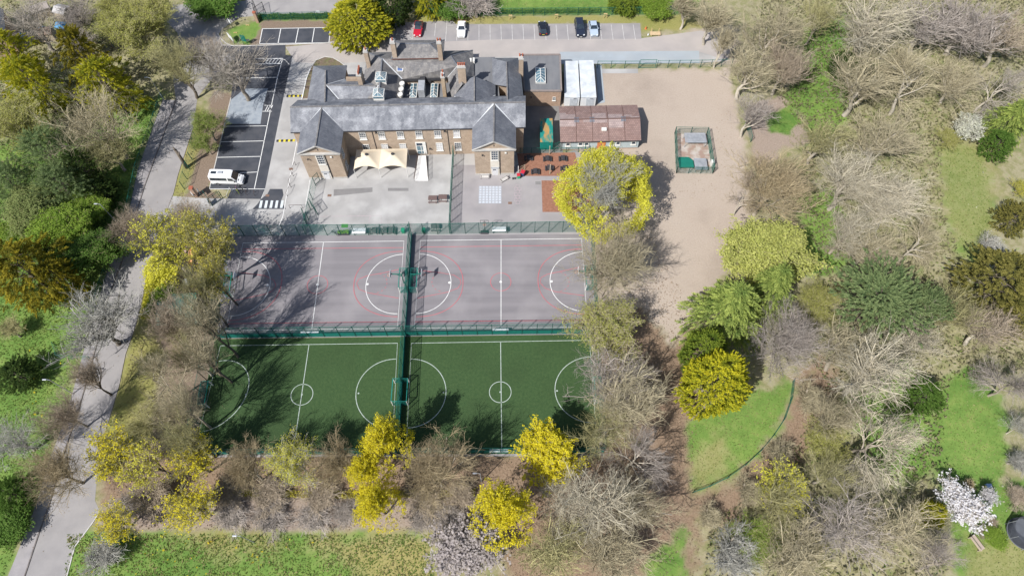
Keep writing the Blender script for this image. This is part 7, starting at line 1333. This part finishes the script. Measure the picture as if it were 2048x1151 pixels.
# dead trunk on the verge, clipped hedge by the top fence
c = P(374, 335); tp_ = np.array((P(352, 305, 5.4))); b = MB(); m1 = (c + tp_) / 2; b.tube([(c[0], c[1], 0), (c[0], c[1] + .05, 2.5), (c[0] - .05, c[1] + .1, 5.0)], [.38, .30, .26], 9); b.tube([(c[0] - .02, c[1] + .05, 3.2), (c[0] + .5, c[1] - .1, 4.6)], [.18, .12], 7); b.tube([(c[0] - .05, c[1] + .1, 4.9), (c[0] - .25, c[1] + .2, 5.6)], [.22, .12], 7); tag(b.build('dead_tree', BARK['dark'], smooth=True), 'topped dead tree trunk on the verge beside the road', 'tree trunk')
def hedge(label, pts, wd, h, m, n=5000, size=.12, seed=3):
    rng = np.random.default_rng(seed); q = np.array([P(*p)[:2] for p in pts]); seg = np.linalg.norm(q[1:] - q[:-1], axis=1); pr = rng.choice(len(seg), n, p=seg / seg.sum()); t = rng.random(n)[:, None]; c = q[pr] * (1 - t) + q[pr + 1] * t; d = unit(q[pr + 1] - q[pr]); nn = np.stack([-d[:, 1], d[:, 0]], 1); a = (rng.random(n) - .5) * wd; z = rng.random(n) ** .5 * h * (.85 + .15 * np.sin(c[:, 0] * 1.7)); C = np.concatenate([c + nn * a[:, None], z[:, None]], 1)
    V, F = leaf_quads(rng, C, size, .7, .8); me = mesh_np('hedge', V, [F], m); at = me.attributes.new('tint', 'FLOAT', 'FACE'); at.data.foreach_set('value', rng.random(len(F)).astype(np.float32)); tag(link('hedge', me), label, 'hedge')
hedge('low green hedge along the fence above the upper dark bays', [(518, 37), (660, 35)], 1.3, .9, LEAF['green']); hedge('straggly green hedge along the far side of the top car park fence', [(840, 27), (1000, 26), (1200, 24)], 1.2, .9, LEAF['lime'], 6000); hedge('yellow-green hedge between road verge and green-roofed hut', [(318, 520), (305, 570), (296, 640)], 1.5, 1.3, LEAF['lemon'], 4500); hedge('green hedge line along the path at the foot of the pitches', [(430, 985), (700, 990), (950, 985)], 1.0, .8, LEAF['yolive'], 4000)
# ---------------------------------------------------------------- ground cover (stuff): grass tufts, flowers, brambles
def scatter(name, polys, dens, size, asp, m, upw, seed, zr=(.05, .2), mask=None, clump=0.0, kind='stuff'):
    rng = np.random.default_rng(seed); C = []
    for poly in polys:
        q = np.array(PX(poly)); lo, hi = q.min(0), q.max(0); n = int((hi - lo).prod() * dens); xy = lo + (hi - lo) * rng.random((n, 2)); xy = xy[inside(xy[:, 0], xy[:, 1], [tuple(p) for p in q])]
        if clump: xy = xy[(wob(xy[:, 0] * .8, xy[:, 1] * .8, seed) * .5 + .5 + rng.normal(size=len(xy)) * .15) > clump]
        C.append(xy)
    xy = np.concatenate(C); n = len(xy); z = zr[0] + (zr[1] - zr[0]) * rng.random(n); V, F = leaf_quads(rng, np.column_stack([xy, z]), size, asp, upw, .45); me = mesh_np(name, V, [F], m); at = me.attributes.new('tint', 'FLOAT', 'FACE'); at.data.foreach_set('value', rng.random(n).astype(np.float32)); return tag(link(name, me), kind=kind)
LEFT = [(322, 200), (296, 270), (270, 345), (252, 425), (230, 485), (200, 575), (178, 645), (158, 712), (138, 790), (118, 855), (88, 935), (66, 1005), (36, 1085), (0, 1165), (-60, 1165), (-60, 150), (250, 150)]
MEAD = [(135, 1066), (500, 1068), (862, 1068), (870, 1165), (130, 1165)]
GL = lmat('grass_blade', (.10, .18, .036), (.24, .30, .08)); GD = lmat('grass_dry_blade', (.26, .235, .10), (.38, .34, .17)); FY = lmat('flower_yellow', (.60, .48, .03), (.68, .56, .05)); BR = lmat('bramble_leaf', (.15, .155, .07), (.31, .28, .17)); LT = lmat('dead_leaf', (.26, .19, .125), (.38, .30, .22)); FW = lmat('flower_cream', (.55, .55, .40), (.65, .65, .5))
WOODS = [(1520, -60), (2120, -60), (2120, 270), (1985, 280), (1880, 265), (1885, 420), (1925, 530), (2000, 520), (2120, 500), (2120, 740), (1900, 760), (1870, 980), (1900, 1180), (1400, 1180), (1420, 1040), (1560, 960), (1650, 760), (1600, 700), (1640, 520), (1580, 380), (1620, 280), (1520, 150)]
BANK = [(1375, 850), (1480, 792), (1580, 765), (1570, 830), (1518, 900), (1455, 950), (1388, 980)]; LAWNS = [(1875, 765), (1958, 735), (2015, 840), (2010, 960), (2080, 970), (2080, 1180), (1935, 1180), (1880, 960)]
TOPG = [(836, -30), (1385, -30), (1385, 26), (838, 30)]
scatter('meadow_grass', [LEFT, MEAD], 22, .16, .35, GL, 2.0, 1, (.02, .12), clump=.25); scatter('dry_grass', [MEAD, [(396, 215), (415, 245), (372, 385), (330, 470), (305, 620), (330, 700), (300, 860), (240, 950), (212, 880), (245, 770), (276, 651), (300, 532), (335, 430), (360, 348)]], 9, .20, .35, GD, 2.0, 2, (.02, .1), clump=.5)
scatter('dry_grass', [BANK, LAWNS, [(1890, 280), (1968, 292), (1988, 420), (1955, 515), (1925, 515), (1892, 400)], TOPG], 6, .12, .4, GD, 2.0, 21, (.01, .05), clump=.42); scatter('yellow_flowers', [[(640, 1075), (160, 1090), (180, 1165), (560, 1165)], [(60, 700), (150, 720), (125, 840), (60, 840)]], 1.2, .16, .8, FY, 1.2, 3, (.25, .42), clump=.62); scatter('mown_grass', [BANK, LAWNS, TOPG], 10, .11, .35, GL, 2.0, 4, (.01, .04)); scatter('wood_grass', [[(1612, 62), (1688, 34), (1698, 228), (1640, 298), (1545, 258), (1600, 150)], [(1595, 385), (1675, 385), (1695, 515), (1640, 555), (1595, 535)], [(1885, 285), (1968, 295), (1985, 420), (1955, 515), (1925, 515), (1892, 400)]], 9, .14, .35, GL, 2.0, 5, (.01, .08))
scatter('bramble_cover', [WOODS], 7, .24, .6, BR, 1.0, 6, (.05, .6), clump=.30); scatter('bramble_cover', [[(-60, 0), (330, 0), (330, 150), (250, 200), (200, 420), (-60, 620)]], 6, .22, .6, BR, .7, 7, (.05, .6), clump=.4); scatter('leaf_litter', [[(1195, 470), (1300, 470), (1395, 640), (1385, 990), (1340, 1170), (1010, 1170), (1030, 1010), (1205, 905)], [(215, 915), (1190, 918), (1180, 985), (990, 1060), (225, 1060)], [(1395, 985), (1560, 870), (1660, 740), (1650, 860), (1560, 950), (1410, 1040), (1390, 1170), (1345, 1170)]], 8, .11, .6, LT, 1.5, 8, (.02, .1), clump=.3); scatter('wood_green', [WOODS], 3, .2, .5, GL, .7, 9, (.05, .4), clump=.6); scatter('cream_flowers', [[(1935, 380), (1965, 300), (1975, 420), (1950, 520), (1930, 520)], [(1880, 960), (2040, 960), (2040, 1140), (1900, 1140)]], .35, .15, .8, FW, 1.2, 10, (.1, .25), clump=.4)

scatter('leaf_litter', [[(1195, 460), (1480, 380), (1490, 290), (1465, 200), (1455, 140), (1420, 300), (1330, 420), (1290, 620), (1380, 640), (1300, 600), (1200, 600)], [(300, 640), (420, 640), (400, 890), (250, 900)]], 2.2, .09, .6, LT, 1.5, 11, (.02, .06), clump=.35)
ROADS_ = [(330, 200), (205, 575), (120, 870), (40, 1110), (130, 1110), (200, 880), (280, 600), (395, 200)]
scatter('fallen_twigs', [ROADS_, [(460, 475), (560, 475), (540, 660), (440, 665)], [(430, 690), (520, 690), (480, 890), (400, 890)]], .5, .10, .35, LT, 2.5, 12, (.05, .07), clump=.45)
